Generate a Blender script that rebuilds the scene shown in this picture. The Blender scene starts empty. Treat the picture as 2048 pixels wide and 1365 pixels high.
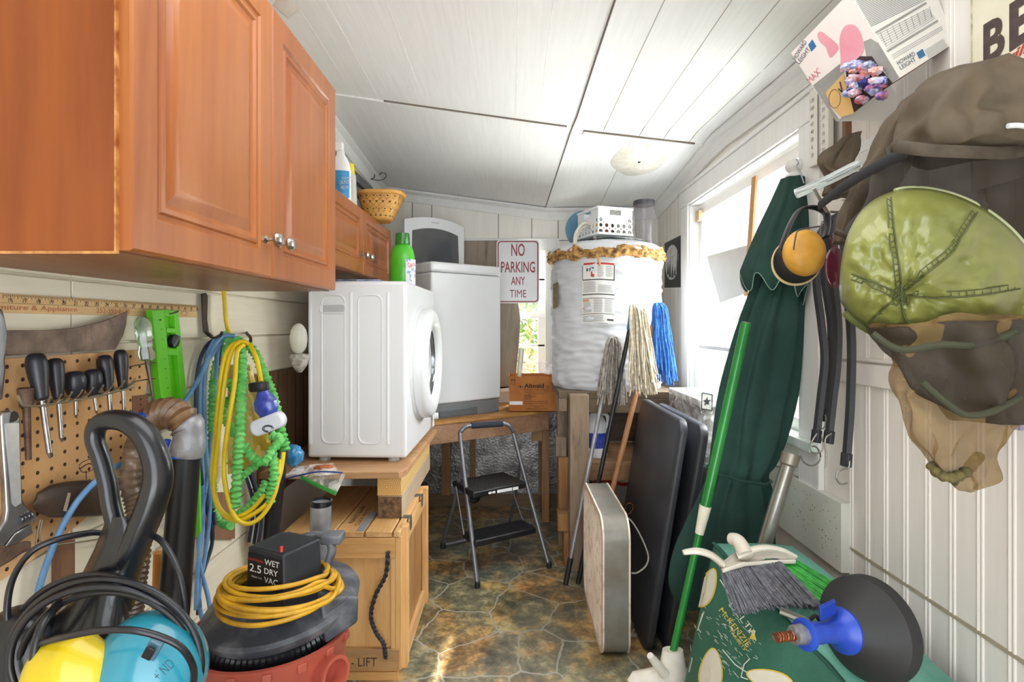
import bpy, math, random
from mathutils import Vector, Matrix, noise
random.seed(7)
SC = bpy.context.scene
COL = SC.collection
PI = math.pi
# ------------------------------------------------------------ camera
F = 1100.0; HC = 1.3
cam = bpy.data.cameras.new('camera'); camo = bpy.data.objects.new('camera', cam); COL.objects.link(camo)
cam.sensor_width = 36.0; cam.lens = 36.0*F/2048.0
cam.shift_y = -32.5/2048.0; cam.clip_start = 0.02; cam.clip_end = 200
camo.location = (0, 0, HC); camo.rotation_euler = (PI/2, 0, 0)
SC.camera = camo
# ------------------------------------------------------------ world, sun, daylight, added fill lights
W = bpy.data.worlds.new('world'); SC.world = W; W.use_nodes = True
bg = W.node_tree.nodes['Background']; bg.inputs[0].default_value = (0.84, 0.92, 1.0, 1); bg.inputs[1].default_value = 1.5
sun = bpy.data.lights.new('sun', 'SUN'); sun.energy = 9.0; sun.angle = math.radians(0.6); sun.color = (1, 0.93, 0.8)
suno = bpy.data.objects.new('sun', sun); COL.objects.link(suno)
suno.rotation_euler = Vector((0.06, 1.0, -0.727)).to_track_quat('-Z', 'Y').to_euler()
def area(name, loc, aim, sx, sy, power, color=(1, 1, 1)):
    l = bpy.data.lights.new(name, 'AREA'); l.shape = 'RECTANGLE'; l.size = sx; l.size_y = sy; l.energy = power; l.color = color
    o = bpy.data.objects.new(name, l); COL.objects.link(o); o.location = loc
    o.rotation_euler = (Vector(aim)-Vector(loc)).to_track_quat('-Z', 'Z').to_euler(); return o
area('door_daylight', (0.05, -0.62, 1.2), (0.0, 3.0, 1.3), 1.3, 1.6, 10, (0.93, 0.97, 1.0))
area('door_upward_fill', (0.05, -0.60, 0.35), (0.0, 2.6, 1.9), 1.3, 0.6, 3.5, (1.0, 0.98, 0.95))  # unseen area light added to lift the ceiling from the doorway side
area('overhead_fill', (0.1, 0.95, 2.2), (0.12, 1.3, 0.0), 1.3, 1.0, 8, (0.97, 0.98, 1.0))  # added overhead fill without a fixture, just above the view
area('window_skylight', (2.3, 2.6, 3.2), (0.0, 2.3, 0.9), 1.6, 2.6, 300, (0.93, 0.97, 1.0))
area('window_upward_fill', (2.3, 2.9, 0.05), (-0.3, 3.7, 2.1), 1.8, 2.6, 90, (0.98, 0.99, 0.96))  # added outside the side window, aimed up to brighten the ceiling
area('back_window_skylight', (-0.1, 5.2, 3.0), (-0.1, 3.0, 1.0), 2.0, 1.4, 270, (0.96, 1.0, 0.98))
area('back_upward_fill', (0.1, 5.0, 0.2), (0.1, 3.2, 2.0), 1.6, 1.2, 260, (0.97, 1.0, 0.93))  # added upward light beyond the back window for the rear ceiling
SC.view_settings.view_transform = 'Standard'; SC.view_settings.look = 'None'
SC.view_settings.exposure = 0.84; SC.view_settings.gamma = 1.0; SC.view_settings.use_curve_mapping = False

# ------------------------------------------------------------ helpers
def V(*a): return Vector(a)
def P(px, py, d): return Vector(((px-1024)*d/F, d, HC-(py-650)*d/F))
def PX(px, py, X): return P(px, py, X*F/(px-1024))
def PZ(px, py, z): return P(px, py, (HC-z)*F/(py-650))
def rgb(h):
    h = h.lstrip('#'); c = [int(h[i:i+2], 16)/255 for i in (0, 2, 4)]
    return tuple((x/12.92 if x <= 0.04045 else ((x+0.055)/1.055)**2.4) for x in c)+(1,)
MATS = {}
def _new(name):
    m = bpy.data.materials.new(name); m.use_nodes = True; nt = m.node_tree
    return m, nt, nt.nodes['Principled BSDF'], nt.nodes.new('ShaderNodeTexCoord')
def _map(nt, tc, sc, rot=(0, 0, 0)):
    mp = nt.nodes.new('ShaderNodeMapping'); mp.inputs['Scale'].default_value = sc; mp.inputs['Rotation'].default_value = rot
    nt.links.new(tc.outputs['Object'], mp.inputs['Vector']); return mp
def _noise(nt, vec, scale, detail=4, rough=.55, dist=0):
    n = nt.nodes.new('ShaderNodeTexNoise'); n.inputs['Scale'].default_value = scale; n.inputs['Detail'].default_value = detail
    n.inputs['Roughness'].default_value = rough; n.inputs['Distortion'].default_value = dist
    nt.links.new(vec, n.inputs['Vector']); return n
def _ramp(nt, fac, stops):
    r = nt.nodes.new('ShaderNodeValToRGB'); e = r.color_ramp.elements
    while len(e) < len(stops): e.new(0.5)
    for i, (p, c) in enumerate(stops): e[i].position = p; e[i].color = c
    nt.links.new(fac, r.inputs[0]); return r
def _bump(nt, b, h, s, d=.004):
    bp = nt.nodes.new('ShaderNodeBump'); bp.inputs['Strength'].default_value = s; bp.inputs['Distance'].default_value = d
    nt.links.new(h, bp.inputs['Height']); nt.links.new(bp.outputs[0], b.inputs['Normal'])
def plain(name, c, rough=.5, metal=0, var=.12, scale=14, bump=0, bscale=120, spec=.5, c2=None, lo=.35, hi=.7, sub=0, coat=0, alpha=1, trans=0):
    if name in MATS: return MATS[name]
    m, nt, b, tc = _new(name); c = rgb(c)
    mp = _map(nt, tc, (1, 1, 1)); n = _noise(nt, mp.outputs[0], scale, 5)
    d = rgb(c2) if c2 else tuple(x*(1-var) for x in c[:3])+(1,)
    r = _ramp(nt, n.outputs[0], [(lo, d), (hi, c)]); nt.links.new(r.outputs[0], b.inputs['Base Color'])
    b.inputs['Roughness'].default_value = rough; b.inputs['Metallic'].default_value = metal
    b.inputs['Specular IOR Level'].default_value = spec; b.inputs['Coat Weight'].default_value = coat
    if alpha < 1: b.inputs['Alpha'].default_value = alpha
    if trans: b.inputs['Transmission Weight'].default_value = trans
    if bump:
        n2 = _noise(nt, mp.outputs[0], bscale, 3); _bump(nt, b, n2.outputs[0], bump)
    MATS[name] = m; return m
def wood(name, c1, c2, axis='Y', rough=.55, scale=1.0, c3=None, bump=.15, fine=1.0):
    if name in MATS: return MATS[name]
    m, nt, b, tc = _new(name)
    s = {'X': (1.2, 14, 14), 'Y': (14, 1.2, 14), 'Z': (14, 14, 1.2)}[axis]; s = tuple(x*scale for x in s)
    mp = _map(nt, tc, s); n = _noise(nt, mp.outputs[0], 1.6, 6, .6, .8)
    mp2 = _map(nt, tc, tuple(x*5*fine for x in s)); n2 = _noise(nt, mp2.outputs[0], 2, 3, .6)
    mix = nt.nodes.new('ShaderNodeMix'); mix.data_type = 'FLOAT'; mix.inputs[0].default_value = .35
    nt.links.new(n.outputs[0], mix.inputs[2]); nt.links.new(n2.outputs[0], mix.inputs[3])
    st = [(.3, rgb(c1)), (.68, rgb(c2))] if not c3 else [(.3, rgb(c1)), (.5, rgb(c2)), (.7, rgb(c3))]
    r = _ramp(nt, mix.outputs[0], st); nt.links.new(r.outputs[0], b.inputs['Base Color'])
    b.inputs['Roughness'].default_value = rough; _bump(nt, b, mix.outputs[0], bump); MATS[name] = m; return m
def sheer(name, c, alpha=.6, rough=.6, gloss=.0, scale=9, var=.3, c2=None):
    # translucent sheet: part of the light passes straight through
    if name in MATS: return MATS[name]
    m, nt, b, tc = _new(name); mp = _map(nt, tc, (1, 1, 1)); n = _noise(nt, mp.outputs[0], scale, 5, .6, .6); c = rgb(c)
    r = _ramp(nt, n.outputs[0], [(.35, rgb(c2) if c2 else tuple(x*(1-var) for x in c[:3])+(1,)), (.65, c)]); nt.links.new(r.outputs[0], b.inputs['Base Color'])
    b.inputs['Roughness'].default_value = rough; b.inputs['Alpha'].default_value = alpha; b.inputs['Specular IOR Level'].default_value = .5+gloss
    _bump(nt, b, n.outputs[0], .3, .01); MATS[name] = m; return m
def clearmat(name='clear_plastic', c='#f4f8fa', a=.22, rough=.08):
    if name in MATS: return MATS[name]
    m, nt, b, tc = _new(name); mp = _map(nt, tc, (1, 1, 1)); n = _noise(nt, mp.outputs[0], 22, 4, .6, 1.0)
    r = _ramp(nt, n.outputs[0], [(.42, (a*.5,)*3+(1,)), (.62, (min(1, a*2.0),)*3+(1,))]); nt.links.new(r.outputs[0], b.inputs['Alpha'])
    b.inputs['Base Color'].default_value = rgb(c); b.inputs['Roughness'].default_value = rough; b.inputs['Specular IOR Level'].default_value = .9
    _bump(nt, b, n.outputs[0], .5, .01); MATS[name] = m; return m

class MB:
    def __init__(s): s.v = []; s.f = []; s.m = []; s.k = 0
    def mat(s, k): s.k = k; return s
    def add(s, vs, fs):
        o = len(s.v); s.v += [Vector(x) for x in vs]; s.f += [tuple(i+o for i in f) for f in fs]; s.m += [s.k]*len(fs); return s
    def hexa(s, p): return s.add(p, [(0, 3, 2, 1), (4, 5, 6, 7), (0, 1, 5, 4), (1, 2, 6, 5), (2, 3, 7, 6), (3, 0, 4, 7)])
    def par(s, o, u, v, w):
        o, u, v, w = map(Vector, (o, u, v, w)); return s.hexa([o, o+u, o+u+v, o+v, o+w, o+u+w, o+u+v+w, o+v+w])
    def box(s, x0, x1, y0, y1, z0, z1): return s.par((x0, y0, z0), (x1-x0, 0, 0), (0, y1-y0, 0), (0, 0, z1-z0))
    def frame(s, d):
        d = Vector(d).normalized(); a = Vector((0, 0, 1)) if abs(d.z) < .9 else Vector((0, 1, 0))
        u = d.cross(a).normalized(); return u, u.cross(d).normalized()*-1
    def cyl(s, p0, p1, r0, r1=None, n=20, caps=True):
        p0, p1 = Vector(p0), Vector(p1); r1 = r0 if r1 is None else r1; u, v = s.frame(p1-p0)
        a = [p0+(u*math.cos(2*PI*i/n)+v*math.sin(2*PI*i/n))*r0 for i in range(n)]
        b = [p1+(u*math.cos(2*PI*i/n)+v*math.sin(2*PI*i/n))*r1 for i in range(n)]
        fs = [(i, (i+1) % n, n+(i+1) % n, n+i) for i in range(n)]
        if caps: fs += [tuple(range(n-1, -1, -1)), tuple(range(n, 2*n))]
        return s.add(a+b, fs)
    def loft(s, rings, caps=True, close=True):
        n = len(rings[0]); vs = [p for r in rings for p in r]; fs = []
        for j in range(len(rings)-1):
            for i in range(n if close else n-1): fs.append((j*n+i, j*n+(i+1) % n, (j+1)*n+(i+1) % n, (j+1)*n+i))
        if caps: fs += [tuple(range(n-1, -1, -1)), tuple(range((len(rings)-1)*n, len(rings)*n))]
        return s.add(vs, fs)
    def lathe(s, prof, base, axis=(0, 0, 1), n=32, caps=True, sq=None):
        base = Vector(base); ax = Vector(axis).normalized(); u, v = s.frame(ax); k1, k2 = sq or (1, 1)
        return s.loft([[base+ax*h+(u*math.cos(2*PI*i/n)*k1+v*math.sin(2*PI*i/n)*k2)*max(r, 1e-4) for i in range(n)] for r, h in prof], caps)
    def tube(s, path, r, n=10, sub=6, closed=False, flat=1.0, ref=None, caps=True):
        p = crom([Vector(q) for q in path], sub, closed) if sub > 1 else [Vector(q) for q in path]
        N = len(p); rings = []; pu = None
        for i in range(N):
            t = (p[(i+1) % N]-p[i-1]) if closed else (p[min(i+1, N-1)]-p[max(i-1, 0)])
            if t.length < 1e-9: t = Vector((0, 0, 1))
            t.normalize()
            if ref is not None: u = Vector(ref)-t*t.dot(Vector(ref)); u.normalize()
            elif pu is None: u, _ = s.frame(t)
            else:
                u = pu-t*t.dot(pu)
                if u.length < 1e-6: u, _ = s.frame(t)
                u.normalize()
            pu = u; w = t.cross(u); rr = r(i/(N-1)) if callable(r) else r
            rings.append([p[i]+u*math.cos(2*PI*k/n)*rr+w*math.sin(2*PI*k/n)*rr*flat for k in range(n)])
        if closed: rings.append(rings[0]); caps = False
        return s.loft(rings, caps)
    def prism(s, poly, t):
        t = Vector(t); n = len(poly); a = [Vector(q) for q in poly]; b = [q+t for q in a]
        return s.add(a+b, [tuple(range(n-1, -1, -1)), tuple(range(n, 2*n))]+[(i, (i+1) % n, n+(i+1) % n, n+i) for i in range(n)])
    def grid(s, fn, nu, nv, wrapu=False):
        vs = [fn(i/nu, j/nv) for j in range(nv+1) for i in range(nu if wrapu else nu+1)]; n = nu if wrapu else nu+1
        return s.add(vs, [(j*n+i, j*n+(i+1) % n, (j+1)*n+(i+1) % n, (j+1)*n+i) for j in range(nv) for i in range(nu)])
    def ball(s, c, r, nu=20, nv=12, f=None):
        c = Vector(c); r = Vector((r, r, r)) if not hasattr(r, '__len__') else Vector(r)
        def g(u, v):
            a = 2*PI*u; b = PI*(v*.998+.001); q = Vector((math.sin(b)*math.cos(a), math.sin(b)*math.sin(a), -math.cos(b)))
            k = f(q) if f else 1
            return c+Vector((q.x*r.x, q.y*r.y, q.z*r.z))*k
        return s.grid(g, nu, nv, True)
    def text(s, txt, o, u, v, h, w=None, align='L', ex=.0006, off=0.0):
        # o = lower-left (or centre) of the line on the surface, u = reading direction, v = up, h = cap height
        c = bpy.data.curves.new('t', 'FONT'); c.body = txt; c.size = 1; c.resolution_u = 3; c.offset = off
        t = bpy.data.objects.new('t', c); me = t.to_mesh(); o, u, v = Vector(o), Vector(u).normalized(), Vector(v).normalized()
        if len(me.vertices):
            xs = [q.co.x for q in me.vertices]; x0, x1 = min(xs), max(xs); k = h/.69
            kx = k if w is None else w/max(x1-x0, 1e-6); sh = x0 if align == 'L' else (x0+x1)/2
            nrm = u.cross(v).normalized()
            pts = [o+u*((q.co.x-sh)*kx)+v*(q.co.y*k)+nrm*ex for q in me.vertices]; s.add(pts, [tuple(p.vertices) for p in me.polygons])
        t.to_mesh_clear(); bpy.data.objects.remove(t); bpy.data.curves.remove(c); return s
    def build(s, name, mats, parent=None, smooth=35, bevel=0, sub=0, solid=0, bseg=2):
        me = bpy.data.meshes.new(name)
        loc = parent.location if parent is not None else s.base()
        if parent is not None and parent.parent is not None: loc = WL[parent.name]
        me.from_pydata([tuple(q-loc) for q in s.v], [], s.f)
        if not isinstance(mats, (list, tuple)): mats = [mats]
        for m in mats: me.materials.append(m)
        me.polygons.foreach_set('material_index', s.m)
        if smooth is not None:
            me.polygons.foreach_set('use_smooth', [True]*len(me.polygons)); me.set_sharp_from_angle(angle=math.radians(smooth))
        me.update()
        o = bpy.data.objects.new(name, me); COL.objects.link(o)
        if parent is not None: o.parent = parent; WL[o.name] = Vector(loc)
        else: o.location = loc; WL[o.name] = Vector(loc)
        if solid: q = o.modifiers.new('s', 'SOLIDIFY'); q.thickness = solid; q.offset = 0
        if bevel: q = o.modifiers.new('b', 'BEVEL'); q.width = bevel; q.segments = bseg; q.limit_method = 'ANGLE'; q.angle_limit = math.radians(40)
        if sub: q = o.modifiers.new('u', 'SUBSURF'); q.levels = sub; q.render_levels = sub
        return o
    def base(s):
        xs = [q.x for q in s.v]; ys = [q.y for q in s.v]; zs = [q.z for q in s.v]
        return Vector(((min(xs)+max(xs))/2, (min(ys)+max(ys))/2, min(zs)))
WL = {}
def crom(p, sub, closed=False):
    n = len(p); out = []
    if n < 3: return p
    rng = range(n) if closed else range(n-1)
    for i in rng:
        g = (lambda k: p[k % n]) if closed else (lambda k: p[max(0, min(n-1, k))])
        a, b, c, d = g(i-1), g(i), g(i+1), g(i+2)
        for j in range(sub):
            t = j/sub; out.append(.5*((2*b)+(c-a)*t+(2*a-5*b+4*c-d)*t*t+(3*b-a-3*c+d)*t**3))
    if not closed: out.append(p[-1])
    return out
def thing(name, label, cat, loc, group=None):
    o = bpy.data.objects.new(name, None); COL.objects.link(o); o.location = loc; o.empty_display_size = .05
    o['label'] = label; o['category'] = cat; WL[o.name] = Vector(loc)
    if group: o['group'] = group
    return o
def tag(o, label, cat, group=None, kind=None):
    o['label'] = label; o['category'] = cat
    if group: o['group'] = group
    if kind: o['kind'] = kind
    return o
def struct(o): o['kind'] = 'structure'; return o
def lab(o, l): o['label'] = l; return o
def rot(v, a, axis='Z'): return Matrix.Rotation(a, 3, axis) @ Vector(v)
def N(p, s=1.0, k=1.0): return noise.noise(Vector(p)*s)*k
# ============================================================ SETTING
XL, XR, YB, YF = -.95, 1.05, 3.96, -.7
white = plain('painted_white', '#e8e7e4', .55, var=.06, scale=6, bump=.05)
cream = wood('cream_siding', '#e0d7bf', '#eee7d3', 'Y', .6, .6, bump=.1)
trimw = wood('white_trim', '#dededc', '#ebebe9', 'Y', .5, .8, bump=.08)
trimz = wood('white_trim_upright', '#dedddA', '#ecebe8', 'Z', .5, .8, bump=.08)
backw = wood('back_wall_panel', '#e4e0d6', '#efece4', 'Z', .6, .7, bump=.1)
rightw = wood('right_wall_beadboard', '#e0dad2', '#e9e3dc', 'Z', .5, .5, bump=.05)
gap = plain('dark_gap', '#2b241e', .9)
# floor: flagstone vinyl
def floor_mat():
    m, nt, b, tc = _new('flagstone_vinyl'); L = nt.links
    mp = _map(nt, tc, (1, 1, 1)); nz = _noise(nt, mp.outputs[0], 5, 3); add = nt.nodes.new('ShaderNodeMix'); add.data_type = 'RGBA'; add.blend_type = 'ADD'
    add.inputs[0].default_value = .10; L.new(mp.outputs[0], add.inputs[6]); L.new(nz.outputs[1], add.inputs[7])
    ve = nt.nodes.new('ShaderNodeTexVoronoi'); ve.feature = 'DISTANCE_TO_EDGE'; ve.inputs['Scale'].default_value = 3.9
    vc = nt.nodes.new('ShaderNodeTexVoronoi'); vc.inputs['Scale'].default_value = 3.9
    for q in (ve, vc): L.new(add.outputs[2], q.inputs['Vector']); q.inputs['Randomness'].default_value = .85
    sep = nt.nodes.new('ShaderNodeSeparateColor'); L.new(vc.outputs['Color'], sep.inputs[0])
    base = _ramp(nt, sep.outputs[0], [(0, rgb('#6f776a')), (.25, rgb('#9c956c')), (.5, rgb('#94805c')), (.72, rgb('#7f877c')), (1, rgb('#b08a5a'))])
    n1 = _noise(nt, mp.outputs[0], 9, 10, .74, .15); n2 = _noise(nt, mp.outputs[0], 4.5, 7, .65, .25)
    r1 = _ramp(nt, n1.outputs[0], [(.38, rgb('#1d1a15')), (.5, rgb('#8a867a')), (.62, rgb('#eae0c4'))])
    r2 = _ramp(nt, n2.outputs[0], [(.46, rgb('#8e9084')), (.56, rgb('#b08a58')), (.68, rgb('#a86c38'))])
    a = nt.nodes.new('ShaderNodeMix'); a.data_type = 'RGBA'; a.blend_type = 'MIX'; a.inputs[0].default_value = .5; L.new(base.outputs[0], a.inputs[6]); L.new(r2.outputs[0], a.inputs[7])
    c = nt.nodes.new('ShaderNodeMix'); c.data_type = 'RGBA'; c.blend_type = 'OVERLAY'; c.inputs[0].default_value = .75; L.new(a.outputs[2], c.inputs[6]); L.new(r1.outputs[0], c.inputs[7])
    ge = _ramp(nt, ve.outputs[0], [(.010, (1, 1, 1, 1)), (.020, (0, 0, 0, 1))])
    g = nt.nodes.new('ShaderNodeMix'); g.data_type = 'RGBA'; L.new(ge.outputs[0], g.inputs[0]); L.new(c.outputs[2], g.inputs[6]); g.inputs[7].default_value = rgb('#a09c8e')
    L.new(g.outputs[2], b.inputs['Base Color']); b.inputs['Roughness'].default_value = .38
    _bump(nt, b, n1.outputs[0], .25, .003); return m
struct(MB().box(XL, XR, YF, YB, -.05, 0).build('floor', floor_mat(), smooth=None))

# ceiling: old sagging panels
def zc(x, y):
    rows = [(0, 1.12, 1.0, .92), (2.0, 1.10, 1.0, .92), (2.75, 1.07, .985, .955), (3.96, .99, .83, .84)]
    y = max(0, min(3.96, y))
    for a, b in zip(rows, rows[1:]):
        if y <= b[0]: t = (y-a[0])/(b[0]-a[0]); r = [a[i]+(b[i]-a[i])*t for i in (1, 2, 3)]; break
    if x < .26: z = r[0]+(r[1]-r[0])*(x-XL)/(.26-XL)
    else: z = r[1]+(r[2]-r[1])*(x-.26)/(XR-.26)
    return HC+z
def ceiling_mat():
    m, nt, b, tc = _new('ceiling_panel'); mp = _map(nt, tc, (34, 1.6, 1)); n = _noise(nt, mp.outputs[0], 2.5, 2)
    r = _ramp(nt, n.outputs[0], [(.2, rgb('#e9e9e8')), (.8, rgb('#f2f2f1'))]); nt.links.new(r.outputs[0], b.inputs['Base Color']); b.inputs['Roughness'].default_value = .55
    _bump(nt, b, n.outputs[0], .15, .002); return m
cm = ceiling_mat(); cline = plain('ceiling_groove_light', '#f4f3ef', .7); cdark = plain('ceiling_groove_dark', '#b3aca0', .8); cseam = plain('ceiling_seam_gap', '#7a6f62', .9)
stain = plain('ceiling_stain', '#cfc9b6', .8, var=.15, scale=20, c2='#e0ddd4')
mb = MB()
def seamY(x): return 2.56+.17*(x+.81) if x > -.9 else 2.55
nx, ny = 40, 60
mb.grid(lambda u, v: V(XL+(XR-XL)*u, YF+(YB-YF)*v, zc(XL+(XR-XL)*u, YF+(YB-YF)*v)), nx, ny)
mb.grid(lambda u, v: V(XL+(XR-XL)*u, YF+(YB-YF)*(1-v), zc(XL+(XR-XL)*u, YF+(YB-YF)*(1-v))+.05), nx, 4)
def cstrip(x0, y0, x1, y1, w, t, k, n=24, wob=0):
    mb.mat(k); d = V(x1-x0, y1-y0, 0).normalized(); s = V(-d.y, d.x, 0)*w/2
    for sgn in (1,):
        R = []
        for i in range(n+1):
            q = i/n; x = x0+(x1-x0)*q; y = y0+(y1-y0)*q; z = zc(x, y)-wob*math.sin(q*PI)*abs(math.sin(q*5))
            c = V(x, y, z); R.append([c+s+V(0, 0, .004), c-s+V(0, 0, .004), c-s-V(0, 0, t), c+s-V(0, 0, t)])
        mb.loft(R)
for x in (-.73, -.62, -.41, -.15, .02, .13): cstrip(x, YF, x, seamY(x), .0035, .0006, 1)
for x in (-.8, -.66, -.42, -.2, -.02, .15): cstrip(x, seamY(x), x, YB, .0035, .0006, 1)
for x in (.46, .65, .78, .92): cstrip(x, YF, x, seamY(x), .003, .0006, 2)
for x in (.5, .62, .78, .9): cstrip(x, seamY(x), x, YB, .003, .0006, 1 if x != .62 else 2)
cstrip(.36, YF, .33, 2.65, .045, .007, 0); cstrip(.33, 2.6, .26, YB, .045, .007, 0)
cstrip(.3345, YF, .3045, 2.65, .003, .004, 3); cstrip(.3045, 2.6, .2345, YB, .003, .004, 3)
cstrip(-.85, seamY(-.85), .29, seamY(.29), .04, .006, 0, wob=.004); cstrip(.36, seamY(.36)+.03, XR, seamY(XR)+.03, .045, .006, 0)
cstrip(-.6, seamY(-.6)-.024, .27, seamY(.27)-.024, .0045, .007, 3); cstrip(.36, seamY(.36)+.003, .95, seamY(.95)+.003, .007, .008, 3)
# water stain / sagging patch
pc = [(1220, 325), (1240, 300), (1262, 290), (1290, 292), (1310, 286), (1335, 300), (1330, 325), (1300, 345), (1262, 352), (1240, 345)]
pp = []
for a, b_ in pc:
    q = P(a, b_, 3.0)
    for _ in range(12): dd = (zc(q.x, q.y)-HC)*F/(650-b_); q = P(a, b_, dd)
    pp.append(q)
cen = sum(pp, V(0, 0, 0))/len(pp); mb.mat(4)
ring = crom(pp, 4, True); ring2 = [cen+(q-cen)*.6-V(0, 0, .016) for q in ring]; mb.loft([[q-V(0, 0, .0008) for q in ring], ring2, [cen-V(0, 0, .02)+(q-cen)*.05 for q in ring]], caps=False)
struct(mb.build('ceiling', [cm, cline, cdark, cseam, stain], smooth=30))

# left wall: horizontal cream boards above, dark panelling low and far
brownp = wood('brown_panelling', '#5b4332', '#8a6a50', 'Z', .5, 1.0)
mb = MB(); mb.box(XL-.1, XL-.012, YF, YB, 0, 2.6)
z = 1.12
for z0, z1 in ((1.12, 1.255), (1.262, 1.395), (1.402, 1.54), (1.547, 1.69), (1.697, 1.85), (1.857, 2.0), (2.007, 2.16), (2.167, 2.42), (.98, 1.113), (.84, .973), (.7, .833), (.56, .693), (.42, .553), (.28, .413), (.14, .273), (0, .133)):
    y1 = YB if z0 >= 1.1 else 2.02
    mb.box(XL-.014, XL, YF, 1.184, z0, z1); mb.box(XL-.014, XL, 1.189, y1, z0, z1)
mb.mat(1).box(XL-.014, XL+.004, 2.02, YB, .62, 1.113)
for i in range(20): mb.mat(2).box(XL+.0035, XL+.005, 2.04+i*.09, 2.044+i*.09, .62, 1.11)
mb.mat(3).box(XL-.014, XL, 2.02, YB, 0, .615)
mb.mat(2).box(XL-.0145, XL-.0125, YF, YB, 0, 2.42)
struct(mb.build('wall_left', [cream, brownp, gap, white], smooth=None, bevel=0.0015, bseg=1))

# back wall with a window opening
wx0, wx1, wz0, wz1 = -.36, .238, .86, 1.83
mb = MB()
for x0, x1, z0, z1 in ((XL, wx0, 0, 2.5), (wx1, XR, 0, 2.5), (wx0, wx1, 0, wz0), (wx0, wx1, wz1, 2.5)): mb.box(x0, x1, YB, YB+.1, z0, z1)
mb.mat(1)
for x in (-.58, -.72, -.1, .14, .33, .5, .62, .8): mb.box(x, x+.004, YB-.001, YB+.002, 1.9 if wx0 < x < wx1 else .8, 2.45)
mb.box(-.95, -.58, YB-.0012, YB+.002, 2.2, 2.203); mb.box(-.58, 1.0, YB-.0012, YB+.002, 1.905, 1.908)
struct(mb.build('wall_back', [backw, gap], smooth=None))
# window in back wall: outer trim, sash, muntins
mb = MB()
mb.box(wx0-.08, wx1+.1, YB-.02, YB, wz1, wz1+.09); mb.box(wx1, wx1+.06, YB-.02, YB, wz0, wz1); mb.box(wx0-.07, wx0, YB-.02, YB, wz0, wz1)
mb.box(wx0-.08, wx1+.08, YB-.035, YB, wz0-.04, wz0)
w1 = struct(mb.build('window_1', trimz, bevel=.003))
mb = MB(); y0, y1 = YB+.03, YB+.06
mb.box(wx0, wx0+.03, y0, y1, wz0, wz1); mb.box(wx1-.05, wx1, y0, y1, wz0, wz1); mb.box(wx0+.001, wx1-.001, y0+.001, y1-.001, wz1-.05, wz1-.001); mb.box(wx0+.001, wx1-.001, y0+.001, y1-.001, wz0+.001, wz0+.05)
mb.box(wx0, wx1, y0-.01, y1, 1.345, 1.39); mb.box(wx0, wx1, y0, y1, 1.142, 1.158); mb.box(wx0, wx1, y0, y1, 1.62, 1.636); mb.box(-.1, -.08, y0, y1, wz0, wz1)
mb.build('sash', plain('sash_white', '#eceae6', .5, var=.04), w1, bevel=.002)
MB().box(wx0+.02, wx1-.03, YB+.043, YB+.047, wz0+.03, wz1-.03).build('pane', clearmat('window_glass', '#ffffff', .05, .02), w1)

# right wall with the big window opening
oy0, oy1, oz0, oz1 = 1.975, 3.23, .9, 2.005
mb = MB()
for a, b_, z0, z1 in ((YF, oy0, 0, 2.5), (oy1, YB, 0, 2.5), (oy0, oy1, 0, oz0), (oy0, oy1, oz1, 2.5)): mb.box(XR, XR+.1, a, b_, z0, z1)
for i in range(34):
    y = 1.70-i*.078
    if y < YF: break
    for dy in (-.006, .006):
        mb.cyl((XR, y+dy, 0), (XR, y+dy, .605), .0035, n=8); mb.cyl((XR, y+dy, .612), (XR, y+dy, 1.12), .0035, n=8); mb.cyl((XR, y+dy, 1.19), (XR, y+dy, 2.4), .0022, n=6)
for i in range(8): y = 3.3+i*.085; mb.mat(1).box(XR-.0006, XR+.001, y, y+.002, 0, 2.3)
mb.mat(0)
struct(mb.build('wall_right', [rightw, plain('groove_grey', '#b9b0a4', .7)], smooth=40))
struct(MB().box(XR-.014, XR, .2, 1.80, 1.12, 1.185).box(XR-.008, XR, .2, 1.80, 1.19, 1.20).build('trim_1', rightw, bevel=.004))
struct(MB().box(XR-.004, XR, .2, 1.7, .604, .612).build('trim_2', plain('grimy_seam', '#a89c86', .8)))
# window 2: casing, jambs, sashes, sill, apron
mb = MB()
mb.box(XR-.022, XR-.0005, 1.845, oy0, .71, oz1-.001); mb.box(XR-.022, XR-.0005, oy1, oy1+.12, .87, oz1-.001); mb.box(XR-.024, XR-.0005, 1.70, oy1+.14, oz1, 2.10); mb.box(XR-.032, XR-.0005, 1.68, oy1+.16, 2.1005, 2.12)
mb.box(XR-.01, XR+.1, oy0+.0005, oy0+.01, oz0+.001, oz1-.011); mb.box(XR-.01, XR+.1, oy1-.01, oy1-.0005, oz0+.001, oz1-.011); mb.box(XR-.01, XR+.1, oy0+.0005, oy1-.0005, oz1-.01, oz1-.0005)
w2 = struct(mb.build('window_2', trimz, bevel=.003))
MB().box(XR-.05, XR-.0005, 1.85, oy1+.05, oz0-.03, oz0+.001).box(XR, XR+.1, oy0+.012, oy1-.012, oz0+.0003, oz0+.003).build('window_sill', plain('sill_paint', '#dfe4de', .5, c2='#bcd2c6'), w2, bevel=.004)
apm = plain('speckled_apron_paint', '#dedad0', .6, c2='#cfd6c9', scale=5)
mb = MB(); mb.box(XR-.0195, XR-.001, 1.87, 3.3, .752, .868); mb.box(XR-.03, XR-.001, 1.705, 3.3, .53, .745)
random.seed(3)
mb.mat(1)
for i in range(60):
    y = random.uniform(1.72, 2.0); zz = random.uniform(.56, .73); r = random.uniform(.0008, .002); mb.box(XR-.0306, XR-.0298, y, y+r*1.6, zz, zz+r*2)
mb.build('apron_board', [apm, gap], w2, bevel=.002)
sw = plain('sash_white', '#eceae6', .5, var=.04)
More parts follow.
